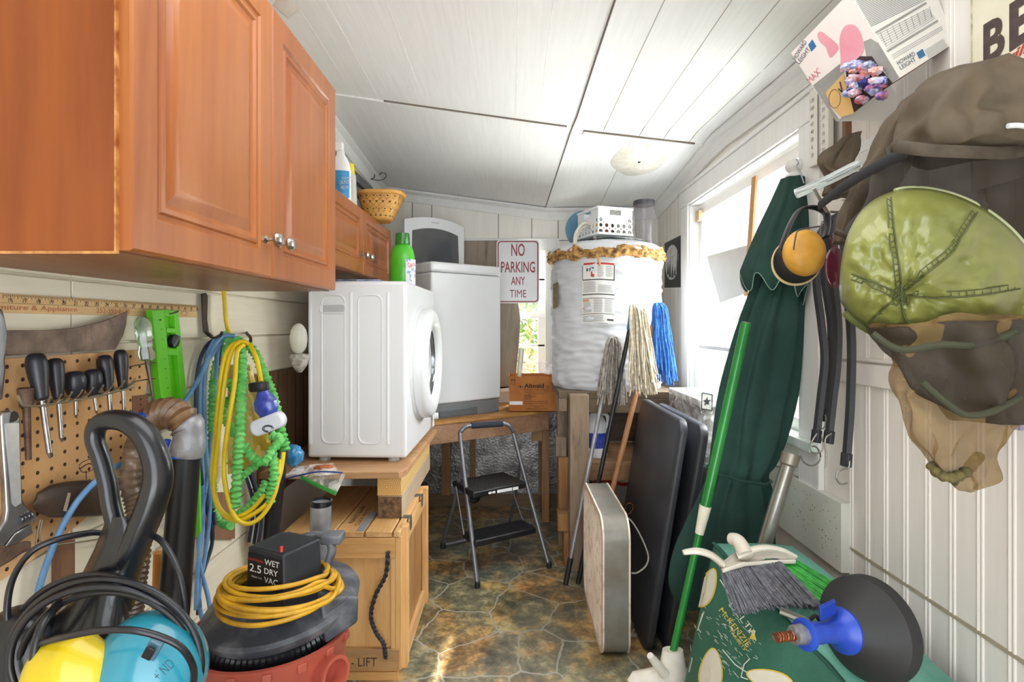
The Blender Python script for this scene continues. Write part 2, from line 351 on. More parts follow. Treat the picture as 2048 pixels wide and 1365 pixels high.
for nm, z0, z1, x0 in (('sash', 1.34, 1.99, XR+.045), ('sash', .9, 1.37, XR+.02)):
    mb = MB(); x1 = x0+.025
    mb.box(x0, x1, oy0+.012, oy0+.05, z0+.002, z1-.002); mb.box(x0, x1, oy1-.06, oy1-.012, z0+.002, z1-.002); mb.box(x0+.001, x1-.001, oy0+.001, oy1-.001, z1-.05, z1-.001); mb.box(x0+.001, x1-.001, oy0+.001, oy1-.001, z0+.001, z0+.05)
    s_ = mb.build(nm, sw, w2, bevel=.003)
    MB().box(x0+.01, x0+.014, oy0+.04, oy1-.05, z0+.04, z1-.04).build('pane', clearmat('window_glass'), s_)
MB().box(XR+.03, XR+.05, oy0, oy1, 1.165, 1.185).build('muntin', sw, w2)
MB().box(XR+.02, XR+.045, oy1-.08, oy1-.02, 1.9, 1.96).build('sash_stop', wood('bare_strip', '#b79b74', '#cdb48d', 'Y'), w2)

# front wall behind the camera with the doorway that lights the room
mb = MB(); dz = 1.92
mb.box(XL, -.62, YF-.1, YF, 0, 2.5); mb.box(.72, XR, YF-.1, YF, 0, 2.5); mb.box(-.62, -.462, YF-.1, YF, dz, 2.5); mb.box(-.425, .72, YF-.1, YF, dz, 2.5); mb.box(-.462, -.425, YF-.1, YF, 2.25, 2.5)  # narrow slot above the doorway added to throw a sun streak on the floor
struct(mb.build('wall_front', white, smooth=None))
struct(MB().box(-1.4, 1.6, YF-3.6, YF-.1, dz-.01, dz+.02).build('sun_shield', white))  # unseen slab added outside to block sun through the doorway

# crown mouldings following the ceiling
def crown(name, pts, inward, mat):
    R = []
    for p in pts: R.append([p, p+V(*inward)*.055, p+V(*inward)*.055-V(0, 0, .014), p+V(*inward)*.03-V(0, 0, .03), p+V(*inward)*.02-V(0, 0, .055), p+V(*inward)*.012-V(0, 0, .08), p-V(0, 0, .08)])
    struct(MB().loft(R).build(name, mat, smooth=20))
crown('trim_4', [V(XR, y, zc(XR, y)) for y in [1.2+.184*i for i in range(16)]], (-1, 0, 0), trimw)
crown('trim_5', [V(x, YB, zc(x, YB)) for x in [XL+.1*i for i in range(21)]], (0, -1, 0), trimw)
crown('trim_6', [V(XL, y, zc(XL, y)) for y in [.6+.21*i for i in range(17)]], (1, 0, 0), trimw)
# skirting on the back wall and the metal splash sheet under the bench
foil = plain('stained_metal_sheet', '#a3a1a0', .28, .75, c2='#5a5757', scale=9, bump=.9, bscale=60)
struct(MB().box(-.94, .5, YB-.02, YB, 0, .085).build('baseboard_back', wood('skirting_brown', '#54432f', '#7d6446', 'X')))
struct(MB().box(-.9, .6, YB-.008, YB, .085, .74).build('wall_back_sheet', foil))
tan = wood('tan_stud', '#7f5c34', '#a57b47', 'Z')
for n_, x0, x1 in (('trim_7', -.5, -.44), ('trim_8', -.30, -.262), ('trim_9', .19, .25)):
    struct(MB().box(x0, x1, YB-.045, YB-.008, .085, .74).build(n_, tan))
# grey louvred panel high on the left wall
mb = MB()
for i in range(5): mb.box(XL, XL+.02+.006*i, 2.5, 3.75, 1.86+.07*i, 1.915+.07*i)
struct(mb.build('window_3', plain('grey_louvre', '#77797b', .45, .3, var=.2), bevel=.004))

# ------------------------------------------------------------ outdoors
def leafmat(name, a, b):
    m, nt, bs, tc = _new(name); mp = _map(nt, tc, (1, 1, 1)); n = _noise(nt, mp.outputs[0], 6, 6, .7)
    r = _ramp(nt, n.outputs[0], [(.35, rgb(a)), (.65, rgb(b))]); nt.links.new(r.outputs[0], bs.inputs['Base Color']); bs.inputs['Roughness'].default_value = .6; return m
lm = [leafmat('leaf_green', '#3d5a22', '#8fae4a'), leafmat('leaf_yellow', '#8a7a35', '#e3c98a')]
random.seed(11)
struct(MB().box(-8, 9, YB+.12, 14, -.3, -.1).build('ground_outside', leafmat('grass', '#56733a', '#93a862')))
for i, (x, y, z, r, k) in enumerate(((-1.1, 5.9, .9, .62, 0), (.35, 6.9, .5, .55, 1), (1.5, 6.9, 1.2, .55, 0), (.3, 9.2, 1.6, 1.45, 0))):
    mb = MB(); mb.cyl((x, y, -.1), (x, y, z), .05, .03, n=8)
    t = thing('shrub', ['dense green shrub outside the back window, left', 'yellowing leafy shrub low outside the back window', 'green shrub outside the back window beside the white heater', 'tall tree crown behind the shrubs outside the back window'][i], 'shrub', (x, y, -.1))
    mb.build('trunk', tan, t)
    mb = MB()
    for j in range(4200 if i == 3 else 2600):
        q = V(random.gauss(0, 1), random.gauss(0, 1), random.gauss(0, 1)).normalized()*r*random.uniform(.55, 1)+V(x, y, z)
        u = V(random.gauss(0, 1), random.gauss(0, 1), random.gauss(0, 1)).normalized()*(.055 if i == 3 else .035); v = u.cross(V(random.random(), random.random(), 1)).normalized()*(.032 if i == 3 else .02)
        mb.add([q-u, q+v, q+u, q-v], [(0, 1, 2, 3)])
    mb.build('foliage', lm[k], t, smooth=None)
mb = MB(); mb.box(3.0, 3.1, -2, 9, -.1, 4)
for i in range(26): mb.hexa([V(2.97, -2, .02+i*.15), V(3.0, -2, .02+i*.15), V(3.0, 9, .02+i*.15), V(2.97, 9, .02+i*.15), V(2.995, -2, .165+i*.15), V(3.0, -2, .165+i*.15), V(3.0, 9, .165+i*.15), V(2.995, 9, .165+i*.15)])
tag(mb.build('neighbouring_house', plain('white_siding', '#f3f3f1', .6, var=.05), smooth=None), 'white clapboard house wall seen through the side window', 'house')
# ============================================================ CABINETS ON THE LEFT WALL
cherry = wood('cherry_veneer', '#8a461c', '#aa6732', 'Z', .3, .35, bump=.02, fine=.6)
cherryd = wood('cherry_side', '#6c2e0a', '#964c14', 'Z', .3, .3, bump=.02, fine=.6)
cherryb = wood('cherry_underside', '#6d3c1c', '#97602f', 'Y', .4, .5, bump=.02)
edgeb = plain('worn_edge_band', '#d39a5a', .4, c2='#8c4a1c', scale=40)
nickel = plain('brushed_nickel', '#c9c5bc', .25, 1, var=.2)
def panel_door(x, y0, y1, z0, z1, parent, mat, t=.02):
    mb = MB(); c = lambda i, dx: [V(x+dx, y0+i, z0+i), V(x+dx, y1-i, z0+i), V(x+dx, y1-i, z1-i), V(x+dx, y0+i, z1-i)]
    m = min(.058, (z1-z0)*.17)
    mb.loft([c(0, -t), c(0, -.004), c(.004, 0), c(m, 0), c(m+.004, -.005), c(m+.011, -.006), c(m+.014, -.002), c(m+.022, -.001), c(m+.027, -.006), c(m+.034, -.0075), c(m+.046, -.004), c(m+.056, -.0005), c(m+.06, 0)])
    return mb.build('door', mat, parent, smooth=20)
def knob(p, parent, mat=None):
    MB().lathe([(.012, 0), (.012, .003), (.006, .006), (.005, .018), (.010, .021), (.0195, .025), (.021, .031), (.016, .037), (.004, .039)], p, (1, 0, 0), 20, sq=(1, .75)).build('knob', mat or nickel, parent, smooth=50)
t = thing('wall_cabinet', 'large cherry wall cabinet with two raised panel doors above the pegboard', 'cabinet', (-.76, 1.28, 1.407))
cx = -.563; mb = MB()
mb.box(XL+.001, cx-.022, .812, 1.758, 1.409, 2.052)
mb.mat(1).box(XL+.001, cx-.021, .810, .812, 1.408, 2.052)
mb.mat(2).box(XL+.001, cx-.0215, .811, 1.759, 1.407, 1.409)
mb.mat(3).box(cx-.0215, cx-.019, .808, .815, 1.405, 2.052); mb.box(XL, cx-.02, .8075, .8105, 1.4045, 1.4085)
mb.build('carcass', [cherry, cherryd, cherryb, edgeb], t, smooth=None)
d1 = panel_door(cx, .815, 1.291, 1.41, 2.052, t, cherry); knob((cx, 1.255, 1.495), d1)
d2 = panel_door(cx, 1.295, 1.757, 1.41, 2.052, t, cherry); knob((cx, 1.325, 1.495), d2)
t = thing('wall_cabinet', 'shorter far cherry cabinet with two small doors under the basket', 'cabinet', (-.8, 2.4, 1.526))
cx = -.68; mb = MB(); mb.box(XL+.001, cx-.022, 1.85, 3.09, 1.528, 1.827); mb.mat(1).box(XL+.001, cx-.021, 1.85, 3.09, 1.526, 1.528)
mb.build('carcass', [cherry, cherryb], t, smooth=None)
d1 = panel_door(cx, 1.852, 2.515, 1.53, 1.827, t, cherry); knob((cx, 2.48, 1.615), d1)
d2 = panel_door(cx, 2.52, 3.088, 1.53, 1.827, t, cherry); knob((cx, 2.56, 1.615), d2)
# ============================================================ DRYER, PLANK, BEAMS, CRATE
appl = plain('appliance_white', '#e3e4e6', .28, var=.02, scale=3, coat=.2)
applg = plain('appliance_grey', '#7c7f82', .4, var=.05)
glassd = plain('dark_door_glass', '#4d5054', .08, var=.4, scale=8, coat=1)
o = P(813, 918, 2.216); uu = V(-.9995, .03, 0); vv = V(.017, .9998, 0)
Wd, Hd, Dd = .695, .717, .405
t = thing('tumble_dryer', 'white front loading dryer seen from its ribbed side, on a plank', 'dryer', o+uu*.2+vv*.35)
mb = MB(); mb.par(o, uu*Dd, vv*Wd, V(0, 0, Hd)); mb.build('body', appl, t, bevel=.014, bseg=3)
mb = MB()
def Sd(a, h, k=0): return o+uu*a+V(0, 0, h)-vv*k
def side_x(px):
    lo, hi = 0, .6
    for _ in range(30):
        m = (lo+hi)/2; q = o+uu*m
        if 1024+q.x*F/q.y > px: lo = m
        else: hi = m
    return lo
for px in (621, 702, 776):
    a = side_x(px); mb.tube([Sd(a, .06), Sd(a, .09), Sd(a, .38), Sd(a, .64), Sd(a, .67)], lambda q: .008*min(1, math.sin(PI*q)*6+.1), 10, 4, flat=.6)
mb2 = MB()
for p0, p1 in ((644, 690), (717, 764)):
    a0, a1 = side_x(p1), side_x(p0); r = .03; pts = []
    for cx_, cz_, s0 in ((a0+r, .06+r, 180), (a1-r, .06+r, 270), (a1-r, .66-r, 0), (a0+r, .66-r, 90)):
        for k in range(5): an = math.radians(s0+k*22.5); pts.append(Sd(cx_+r*math.cos(an), cz_+r*math.sin(an), .0))
    mb2.tube(pts, .0045, 8, 1, closed=True)
a = side_x(786); mb2.par(Sd(a, .01, .0008), uu*.0012, vv*.01, V(0, 0, Hd-.02))
mb.build('pressed_rib', appl, t); mb2.build('pressed_panel', appl, t)
a = side_x(666); pts = [Sd(a+.035*math.copysign(1, math.cos(q))+.018*math.cos(q), .605+.018*math.sin(q), .001) for q in [2*PI*i/24+.01 for i in range(24)]]
h = MB().tube(pts, .004, 8, 1, closed=True).build('handle_recess', appl, t)
MB().loft([[q-vv*.0005 for q in pts], [Sd(a, .605)+(q-Sd(a, .605))*.8+vv*.001 for q in pts]]).build('handle_cup', plain('recess_shade_grey', '#c2c3c5', .5), t)  # grey colour stands for the shade inside the handle recess
dc = o+vv*.325+V(0, 0, .365); ax = V(.9998, -.017, 0)
mb = MB(); mb.lathe([(.262, 0), (.262, .006), (.25, .012)], dc, ax, 56); mb.build('door_seal', appl, t)
mb = MB(); mb.lathe([(.248, .004), (.252, .02), (.25, .045), (.235, .062), (.215, .068), (.185, .066), (.165, .052), (.158, .035)], dc, ax, 64, caps=False)
dr = mb.build('door', appl, t, smooth=60)
MB().lathe([(.16, .03), (.16, .04), (.15, .028), (.10, .012), (.02, .008), (.001, .008)], dc, ax, 48).build('glass', glassd, dr, smooth=60)
MB().lathe([(.152, .026), (.156, .034), (.149, .036), (.149, .03)], dc, ax, 48, caps=False).build('glass_trim', plain('chrome_soft', '#9ea1a4', .2, 1), dr, smooth=60)
MB().cyl(o+vv*.647+V(.001, 0, .065), o+vv*.647+V(.03, 0, .065), .019, .016).build('control_knob', appl, t, bevel=.002)
MB().par(o+vv*.59+V(.012, 0, .02), V(.001, 0, 0), vv*.035, V(0, 0, .075)).mat(1).par(o+vv*.6+V(.0125, 0, .05), V(.001, 0, 0), vv*.012, V(0, 0, .005)).build('control_panel', [white, gap], t)
for a_, b_ in ((.06, .04), (.345, .04), (.06, .62), (.345, .62)):
    q = o+uu*a_+vv*b_; MB().cyl(q-V(0, 0, .0145), q+V(0, 0, .004), .024, .02).build('foot', plain('foot_grey', '#bfc3c8', .5), t)
pine = wood('pine_board', '#c08a50', '#dcb078', 'Y', .5, .5, bump=.1); pinex = wood('plywood_plank', '#96663d', '#c9a174', 'X', .55, .7, bump=.2)
zpl = .745
mb = MB(); mb.prism([V(XL+.001, 2.06, .72), V(-.425, 2.07, .72), V(-.405, 2.12, .72), V(-.40, 2.93, .72), V(XL+.001, 2.93, .72)], (0, 0, zpl-.72))
tag(mb.build('plank', pinex, bevel=.002), 'rough plywood plank carrying the white dryer', 'plank')
endg = plain('end_grain_yellow', '#d7aa62', .6, c2='#c08446', scale=30)
def endgrain(name, a, b, c, ctr):
    m, nt, bs, tc = _new(name); mp = _map(nt, tc, (1, .02, 1)); mp.inputs['Location'].default_value = (-ctr[0], 0, -ctr[1])
    w = nt.nodes.new('ShaderNodeTexWave'); w.wave_type = 'RINGS'; w.rings_direction = 'Y'; w.inputs['Scale'].default_value = 42; w.inputs['Distortion'].default_value = 1.5
    nt.links.new(mp.outputs[0], w.inputs['Vector']); r = _ramp(nt, w.outputs[0], [(.2, rgb(a)), (.8, rgb(b))]); nt.links.new(r.outputs[0], bs.inputs['Base Color']); bs.inputs['Roughness'].default_value = .6; return m
eg = endgrain('end_grain_rings', '#c98f48', '#e3bd78', '', (-.01, .035))
bx0, bx1 = -.522, -.427
mb = MB(); mb.box(bx0, bx1, 2.13, 2.85, .637, .72); mb.mat(1).box(bx0+.001, bx1-.001, 2.127, 2.13, .638, .719)
tag(mb.build('beam', [wood('yellow_pine_beam', '#cfa660', '#e6c88c', 'Y', .5, .5), eg], bevel=.002), 'yellow pine beam directly under the dryer plank', 'beam')
mb = MB(); mb.box(bx0+.004, bx1+.002, 2.13, 2.85, .552, .636); mb.mat(1).box(bx0+.006, bx1, 2.127, 2.13, .554, .634)
tag(mb.build('beam', [wood('grey_beam', '#a58e74', '#cbb89c', 'Y', .6, .6), plain('rough_end_grain', '#8a6a4a', .9, c2='#4d3826', scale=60, bump=1)], bevel=.006), 'weathered brown beam resting on the wooden crate lid', 'beam')
# crate
cw = wood('crate_pine', '#c28c4e', '#e2b87c', 'Z', .6, .5, bump=.12); cwx = wood('crate_pine_across', '#b98446', '#dfb377', 'X', .6, .6, bump=.15); cwy = wood('crate_pine_along', '#b98850', '#dcb37c', 'Y', .6, .6, bump=.15)
inkm = plain('stencil_ink', '#4f3b28', .8, var=.3, scale=60)
X0, X1, Y0, Y1, ZT = -.83, -.405, 2.0, 2.56, .55
t = thing('wooden_crate', 'pine shipping crate with black rope handle and stencilled lid', 'crate', ((X0+X1)/2, (Y0+Y1)/2, 0))
lidx = [X0, -.648, -.528, -.488, X1-.02, X1+.012]
for i, (a, b_) in enumerate(((X0, -.645), (-.641, -.537), (-.533, -.435), (-.431, X1))): MB().box(a+.001, b_-.001, Y0-.006, Y1, ZT-.022, ZT).build('lid_board', cwy, t, bevel=.003)
mb = MB(); mb.box(X0+.01, X1-.01, Y0+.016, Y0+.03, .03, ZT-.022); mb.box(X0+.01, X0+.022, Y0+.03, Y1-.02, .03, ZT-.022); mb.box(X0+.01, X1-.01, Y1-.02, Y1-.008, .03, ZT-.022)
mb.build('side_panel', cw, t)
MB().box(X1-.02, X1-.008, Y0+.03, Y1-.02, .03, ZT-.022).build('inset_panel', wood('inset_panel_wood', '#8c6038', '#bb8d58', 'Z', .5), t)
for z0, z1, x_, m_ in ((ZT-.1, ZT-.024, X1-.02, cwx), (.045, .12, X1-.004, wood('lower_batten_wood', '#8c6a48', '#c29a66', 'X'))): MB().box(X0, x_, Y0-.004, Y0+.0155, z0, z1).build('cross_batten', m_, t, bevel=.002)  # lower batten uses a darker, browner wood
MB().box(X1-.035, X1-.019, Y0+.0002, Y0+.017, .1205, ZT-.024).build('corner_strip', cw, t)
MB().box(X1-.018, X1+.001, Y0+.0, Y0+.0295, .045, ZT-.024).build('corner_strip', cw, t)
for y_ in (Y0+.03, Y1-.055): MB().box(X1-.007, X1+.018, y_, y_+.045, .03, ZT+.004).build('upright_batten', cw, t, bevel=.003)
MB().box(X1-.007, X1+.008, Y0+.0755, Y1-.056, ZT-.075, ZT-.024).build('side_rail', cwy, t); MB().box(X1-.007, X1+.008, Y0+.0755, Y1-.056, .03, .09).build('side_rail', cwy, t)
for y_ in (Y0+.13, Y1-.16):
    MB().par((X1-.025, y_, ZT+.0005), (.036, 0, 0), (0, .03, 0), (0, 0, .003)).par((X1+.009, y_, ZT-.045), (.003, 0, 0), (0, .03, 0), (0, 0, .048)).build('metal_clasp', plain('zinc', '#8b8d8c', .45, .9, var=.3, scale=50), t)
MB().box(X0+.05, X1-.01, Y0+.01, Y1-.03, 0, .03).build('skid', cwx, t)
MB().box(-.566, -.537, Y0-.004, Y0+.2, ZT, ZT+.002).build('metal_strap', plain('grey_strap', '#a9adb4', .4, .4, scale=80), t)
rp = [P(776, 1105, 1.985), P(772, 1150, 1.975), P(752, 1190, 1.975), P(742, 1232, 1.975), P(752, 1265, 1.975), P(768, 1290, 1.98), P(771, 1317, 1.985)]
mb = MB(); c_ = crom(rp, 16)
for ph in (0, PI): mb.tube([q+V(math.cos(i*.75+ph)*.0042, math.sin(i*.75+ph)*.0042, 0) for i, q in enumerate(c_)], .0048, 7, 1)
mb.build('rope_handle', plain('black_rope', '#3a3d44', .8, c2='#191a1d', scale=90), t)
mb = MB(); uX = V(0, 1, 0); vX = V(-1, 0, 0)
mb.text('NAVY GEAR', (-.6, Y0+.08, ZT+.0006), uX, vX, .02, .19); mb.text('CUXA WKTO', (-.572, Y0+.05, ZT+.0006), uX, vX, .018, .2); mb.text('58V4S', (-.545+.0, Y0+.06, ZT+.0006), uX, vX, .014, .1)
mb.text('FRAGILE - LIFT', (-.74, Y0-.0045, .06), (1, 0, 0), (0, 0, 1), .032, .25)
mb.mat(1).par((X1-.0075, Y0+.15, .2), (.0012, 0, 0), (0, .06, .02), (0, 0, .2))
mb.build('stencil_lettering', [inkm, plain('blue_stencil', '#54606e', .7, scale=50, var=.5)], t)
# ============================================================ WASHER ON THE CORNER BENCH
A = V(-.468, 3.18, zpl); B = V(-.07, 3.51, zpl); ua = (B-A).normalized(); wb = (B-A).length; va = V(-ua.y, ua.x, 0)
Hw, Dw = .925, .46
t = thing('washing_machine', 'white top loading washer with raised lid and grey plinth on the corner bench', 'washing machine', A+ua*wb/2+va*Dw/2)
MB().par(A+ua*.01+va*.01, ua*(wb-.02), va*(Dw-.02), V(0, 0, .088)).build('plinth', applg, t, bevel=.004)
MB().par(A+ua*.06+va*.004+V(0, 0, .008), ua*(wb-.24), va*.01, V(0, 0, .04)).build('plinth_cover', plain('plinth_dark', '#64686c', .45), t, bevel=.004)
MB().par(A+V(0, 0, .088), ua*wb, va*Dw, V(0, 0, Hw-.088-.062)).build('body', appl, t, bevel=.012, bseg=3)
MB().par(A-ua*.003-va*.003+V(0, 0, Hw-.06), ua*(wb+.006), va*(Dw+.006), V(0, 0, .06)).build('top_rim', appl, t, bevel=.016, bseg=3)
lb = A+ua*.03+va*(Dw-.09)+V(0, 0, Hw); lw = wb-.06
def arc(a0, a1, z0, hs, n=16): return [lb+ua*(a0+(a1-a0)*i/n)+V(0, 0, z0+hs*(1-((2*i/n-1)**2))) for i in range(n+1)]
outer = [lb-ua*.0]+arc(0, lw, .30, .035)+[lb+ua*lw]; inner = [lb+ua*.05+V(0, 0, -.0)]+arc(.055, lw-.05, .235, .03)+[lb+ua*(lw-.04)]
mb = MB(); n_ = len(outer)
for k in range(n_-1): mb.hexa([outer[k], outer[k+1], inner[k+1], inner[k], outer[k]+va*.03, outer[k+1]+va*.03, inner[k+1]+va*.03, inner[k]+va*.03])
ld = mb.build('lid', appl, t, smooth=30)
MB().prism(inner, va*.006).build('lid_window', plain('grey_lid_glass', '#5c5d60', .12, var=.25, scale=4, coat=.6), ld)
mb = MB()
for i in range(4): q = lb+ua*(lw*.5-.03+i*.016)+V(0, 0, .30)-va*.0006; mb.par(q, ua*.007, va*.001, V(0, 0, .006))
mb.build('indicator', applg, ld)
# corner bench
bench = wood('bench_plywood', '#a5713c', '#cf9a58', 'X', .5, .6); beamw = wood('bench_beam_wood', '#8a6247', '#b99273', 'X', .6, .6, bump=.2)
L0, L1 = V(-.438, 3.13, 0), V(.246, 3.574, 0); ub = (L1-L0).normalized(); Lx = L0-ub*.45; Lx = V(-.90, L0.y-ub.y/ub.x*(.90-.438), 0)
t = thing('corner_bench', 'plywood corner bench on a thick timber rail under the washer', 'bench', (-.3, 3.6, 0))
MB().prism([V(Lx.x, max(Lx.y, 2.95), .728), V(L0.x, L0.y, .728), V(L1.x, L1.y, .728), V(.246, 3.93, .728), V(Lx.x, 3.93, .728)], (0, 0, .017)).build('bench_top', bench, t)
nb = V(-ub.y, ub.x, 0); q = L0-ub*.12+nb*.01
MB().par(q+V(0, 0, .615), ub*.935, nb*.038, V(0, 0, .1125)).build('front_rail', beamw, t, bevel=.002)
MB().box(.196, .244, 3.62, 3.67, .0, .614).build('leg', wood('brown_leg', '#6d4a2c', '#9c7143', 'Z'), t)
MB().box(-.75, -.71, 3.2, 3.24, .0, .727).build('leg', wood('brown_leg', '#6d4a2c', '#9c7143', 'Z'), t)
MB().box(.13, .195, 3.60, 3.66, .54, .614).build('corner_block', tan, t)
# weathered board, sign
oldw = wood('weathered_board', '#5d5146', '#9a8d7d', 'Z', .8, .7, c3='#7d7062', bump=.4)
pts = []
for px, py in ((905, 482), (1000, 481), (1037, 481), (1040, 530), (1036, 600), (1041, 640), (1038, 690), (1033, 740), (1030, 775), (905, 790)): pts.append(P(px, py, 3.925))
tag(MB().prism(pts, (0, .012, 0)).build('board', oldw, smooth=None, bevel=.002), 'grey weathered plywood board leaning on the back window behind the sign', 'board')
s0 = P(993, 607, 3.90); s1 = P(1079, 480, 3.90); ws, hs = s1.x-s0.x, s1.z-s0.z
def rrect(c, u, v, w, h, r, n=6):
    out = []
    for sx, sy, a0 in ((1, -1, -90), (1, 1, 0), (-1, 1, 90), (-1, -1, 180)):
        for k in range(n+1): a_ = math.radians(a0+90*k/n); out.append(c+u*(sx*(w/2-r)+r*math.cos(a_))+v*(sy*(h/2-r)+r*math.sin(a_)))
    return out
red = plain('sign_red', '#8e1f26', .4); signw = plain('sign_aluminium_white', '#cfcdd0', .35, .1, var=.05)
t = thing('parking_sign', 'white metal NO PARKING ANY TIME sign with red border', 'sign', (s0.x+ws/2, 3.9, s0.z)); cs = V(s0.x+ws/2, 3.9, s0.z+hs/2); eu, ev = V(1, 0, 0), V(0, 0, 1)
MB().prism(rrect(cs, eu, ev, ws, hs, .03), (0, .003, 0)).build('plate', signw, t)
a_ = rrect(cs-V(0, .0008, 0), eu, ev, ws-.016, hs-.016, .026); b_ = rrect(cs-V(0, .0008, 0), eu, ev, ws-.032, hs-.032, .02)
mb = MB(); mb.loft([a_, b_], caps=False)
k = hs/127.0
for s_, yb, hh, w_, xo in (('NO', 512, 24, 27, 0), ('PARKING', 545, 21, 68, 0), ('ANY', 570, 16, 28, 0), ('TIME', 595, 15, 33, 0)):
    mb.text(s_, (cs.x+xo*k, 3.8985, s0.z+(607-yb)*k), eu, ev, hh*k, w_*k, 'C', off=0 if s_ == 'TIME' else .012)
mb.build('lettering', red, t)
for z_ in (s1.z-.02, s0.z+.010): MB().cyl((cs.x, 3.9, z_), (cs.x, 3.896, z_), .0028).build('screw', gap, t)
# ============================================================ HEATER ON ITS STAND
blanket = plain('white_vinyl_blanket', '#cfd1d5', .5, var=.08, scale=7, bump=.5, bscale=16)
fiber = plain('torn_fibreglass', '#c89a5c', .95, c2='#6e5230', scale=38, bump=1, bscale=90, lo=.38, hi=.6)
HX, HY, R = .565, 3.32, .322
t = thing('water_heater', 'tall water heater wrapped in a white insulation blanket on a timber stand', 'water heater', (HX, HY, .93))
def hb(u, v):
    a = 2*PI*u; z = .935+.80*v; r = R+.010*noise.noise(V(math.cos(a)*2, math.sin(a)*2, z*4))+.007*noise.noise(V(math.cos(a)*5, math.sin(a)*5, z*14))
    r += .011*(1-abs(2*noise.noise(V(math.cos(a)*2.4, math.sin(a)*2.4, z*22))))**2*(.3+.7*max(0, math.cos(a+.6)))+.006*noise.noise(V(math.cos(a)*4, math.sin(a)*4, z*40))
    if v < .03: r -= .012*(1-v/.03)
    return V(HX+r*math.cos(a), HY+r*math.sin(a), z)
mb = MB(); mb.grid(hb, 120, 130, True); mb.f.append(tuple(range(119, -1, -1))); mb.m.append(0)
mb.build('blanket', blanket, t, smooth=60)
def cap(u, v):
    a = 2*PI*u; q = v; r = (R+.018)*(1-q)**.5 if q > .0 else R+.018
    r = (R+.02)*math.cos(q*PI/2); z = 1.715+.085*math.sin(q*PI/2)**.8+.006*noise.noise(V(a*3, q*4, 1))*(1-q)
    if q < .001: z += .008*noise.noise(V(math.cos(a)*4, math.sin(a)*4, 3))
    return V(HX+r*math.cos(a), HY+r*math.sin(a), z)
MB().grid(cap, 80, 14, True).build('blanket_cap', blanket, t, smooth=60)
def fb(u, v):
    a = 2*PI*u; s = v*PI*1.0; w = .030+.026*noise.noise(V(math.cos(a)*4, math.sin(a)*4, 7)); zc_ = 1.697+.022*noise.noise(V(math.cos(a)*3, math.sin(a)*3, 1))
    r = R+.006+(.020+.018*noise.noise(V(math.cos(a)*11, math.sin(a)*11, v*9)))*math.sin(s)**.5
    return V(HX+r*math.cos(a), HY+r*math.sin(a), zc_+w*math.cos(s)+.010*noise.noise(V(math.cos(a)*22, math.sin(a)*22, v*8)))
MB().grid(fb, 260, 16, True).build('insulation_edge', fiber, t, smooth=80)
def onH(px, py, k=.004):   # point of the blanket in front of a pixel
    dx, dz = (px-1024)/F, (650-py)/F; a_ = dx*dx+1; b_ = -2*(dx*HX+HY); c_ = HX*HX+HY*HY-(R+k)**2; d = (-b_-math.sqrt(max(0, b_*b_-4*a_*c_)))/(2*a_); return P(px, py, d)
paper = plain('label_paper', '#dddcd6', .35, var=.05, coat=.3); ink = plain('label_ink', '#3a3a3c', .6); greyink = plain('label_grey_ink', '#8f8f90', .6); lred = plain('label_red', '#b8322b', .5); lor = plain('label_orange', '#c87a3a', .5)
mb = MB(); LT, LB, LL, LR = 525, 648, 1163, 1229
mb.grid(lambda u, v: onH(LL+2*v+(LR-LL)*u, LB+(LT-LB)*v-2*math.sin(PI*u), .010), 12, 20)
mb.build('warning_label', paper, t, smooth=60)
mb = MB(); random.seed(5)
def lr(x0, x1, y0, y1, k):
    mb.mat(k); n = max(1, int((x1-x0)/8)); mb.grid(lambda u, v: onH(LL+2*(1-(y1+(y0-y1)*v-LT)/(LB-LT))+(x1-x0)*u+x0, y1+(y0-y1)*v-2*math.sin(PI*(x0+(x1-x0)*u)/66), .0118), n, 1)
lr(2, 64, 527, 531, 1); lr(1, 65, 560, 562, 0); lr(1, 65, 589.5, 591.5, 0); lr(1, 65, 598, 599, 0); lr(1, 65, 629, 630, 0); lr(63, 65, 531, 560, 0); lr(0, 1, 531, 560, 0); lr(51, 64, 639.5, 643, 0)
for x_, y_ in ((8, 540), (14, 540), (20, 539)): lr(x_, x_+3, y_-2, y_+4, 0)
lr(16, 22, 536, 537.5, 0); lr(17, 20, 545, 555, 1); lr(20, 24, 550, 556, 1); lr(2, 14, 601, 604, 3); lr(2, 14, 617, 619, 3)
for cx0, cx1, yy0, yy1 in ((30, 44, 534, 556), (47, 61, 534, 556), (3, 28, 565, 587), (32, 62, 572, 587), (3, 20, 606, 615), (24, 42, 601, 627), (46, 62, 601, 627), (3, 20, 621, 627), (3, 46, 633, 645)):
    y = yy0
    while y < yy1: lr(cx0, cx1-random.uniform(0, 3), y, y+.8, 2); y += 2.2
mb.build('label_print', [ink, lred, greyink, lor], t, smooth=None)
mb = MB(); mb.grid(lambda u, v: onH(1106+10*u, 614+(564-614)*v+5*(1-u), .006), 3, 8); mb.build('energy_label', plain('yellowed_label', '#a08a5c', .6, c2='#5d5138', scale=60), t)
mb = MB(); mb.tube([onH(1193, 508, .03), onH(1197, 520, .035), onH(1200, 531, .012)], .006, 6, 3, flat=.4); mb.build('paper_strap', plain('kraft_strip', '#b98a50', .8), t)
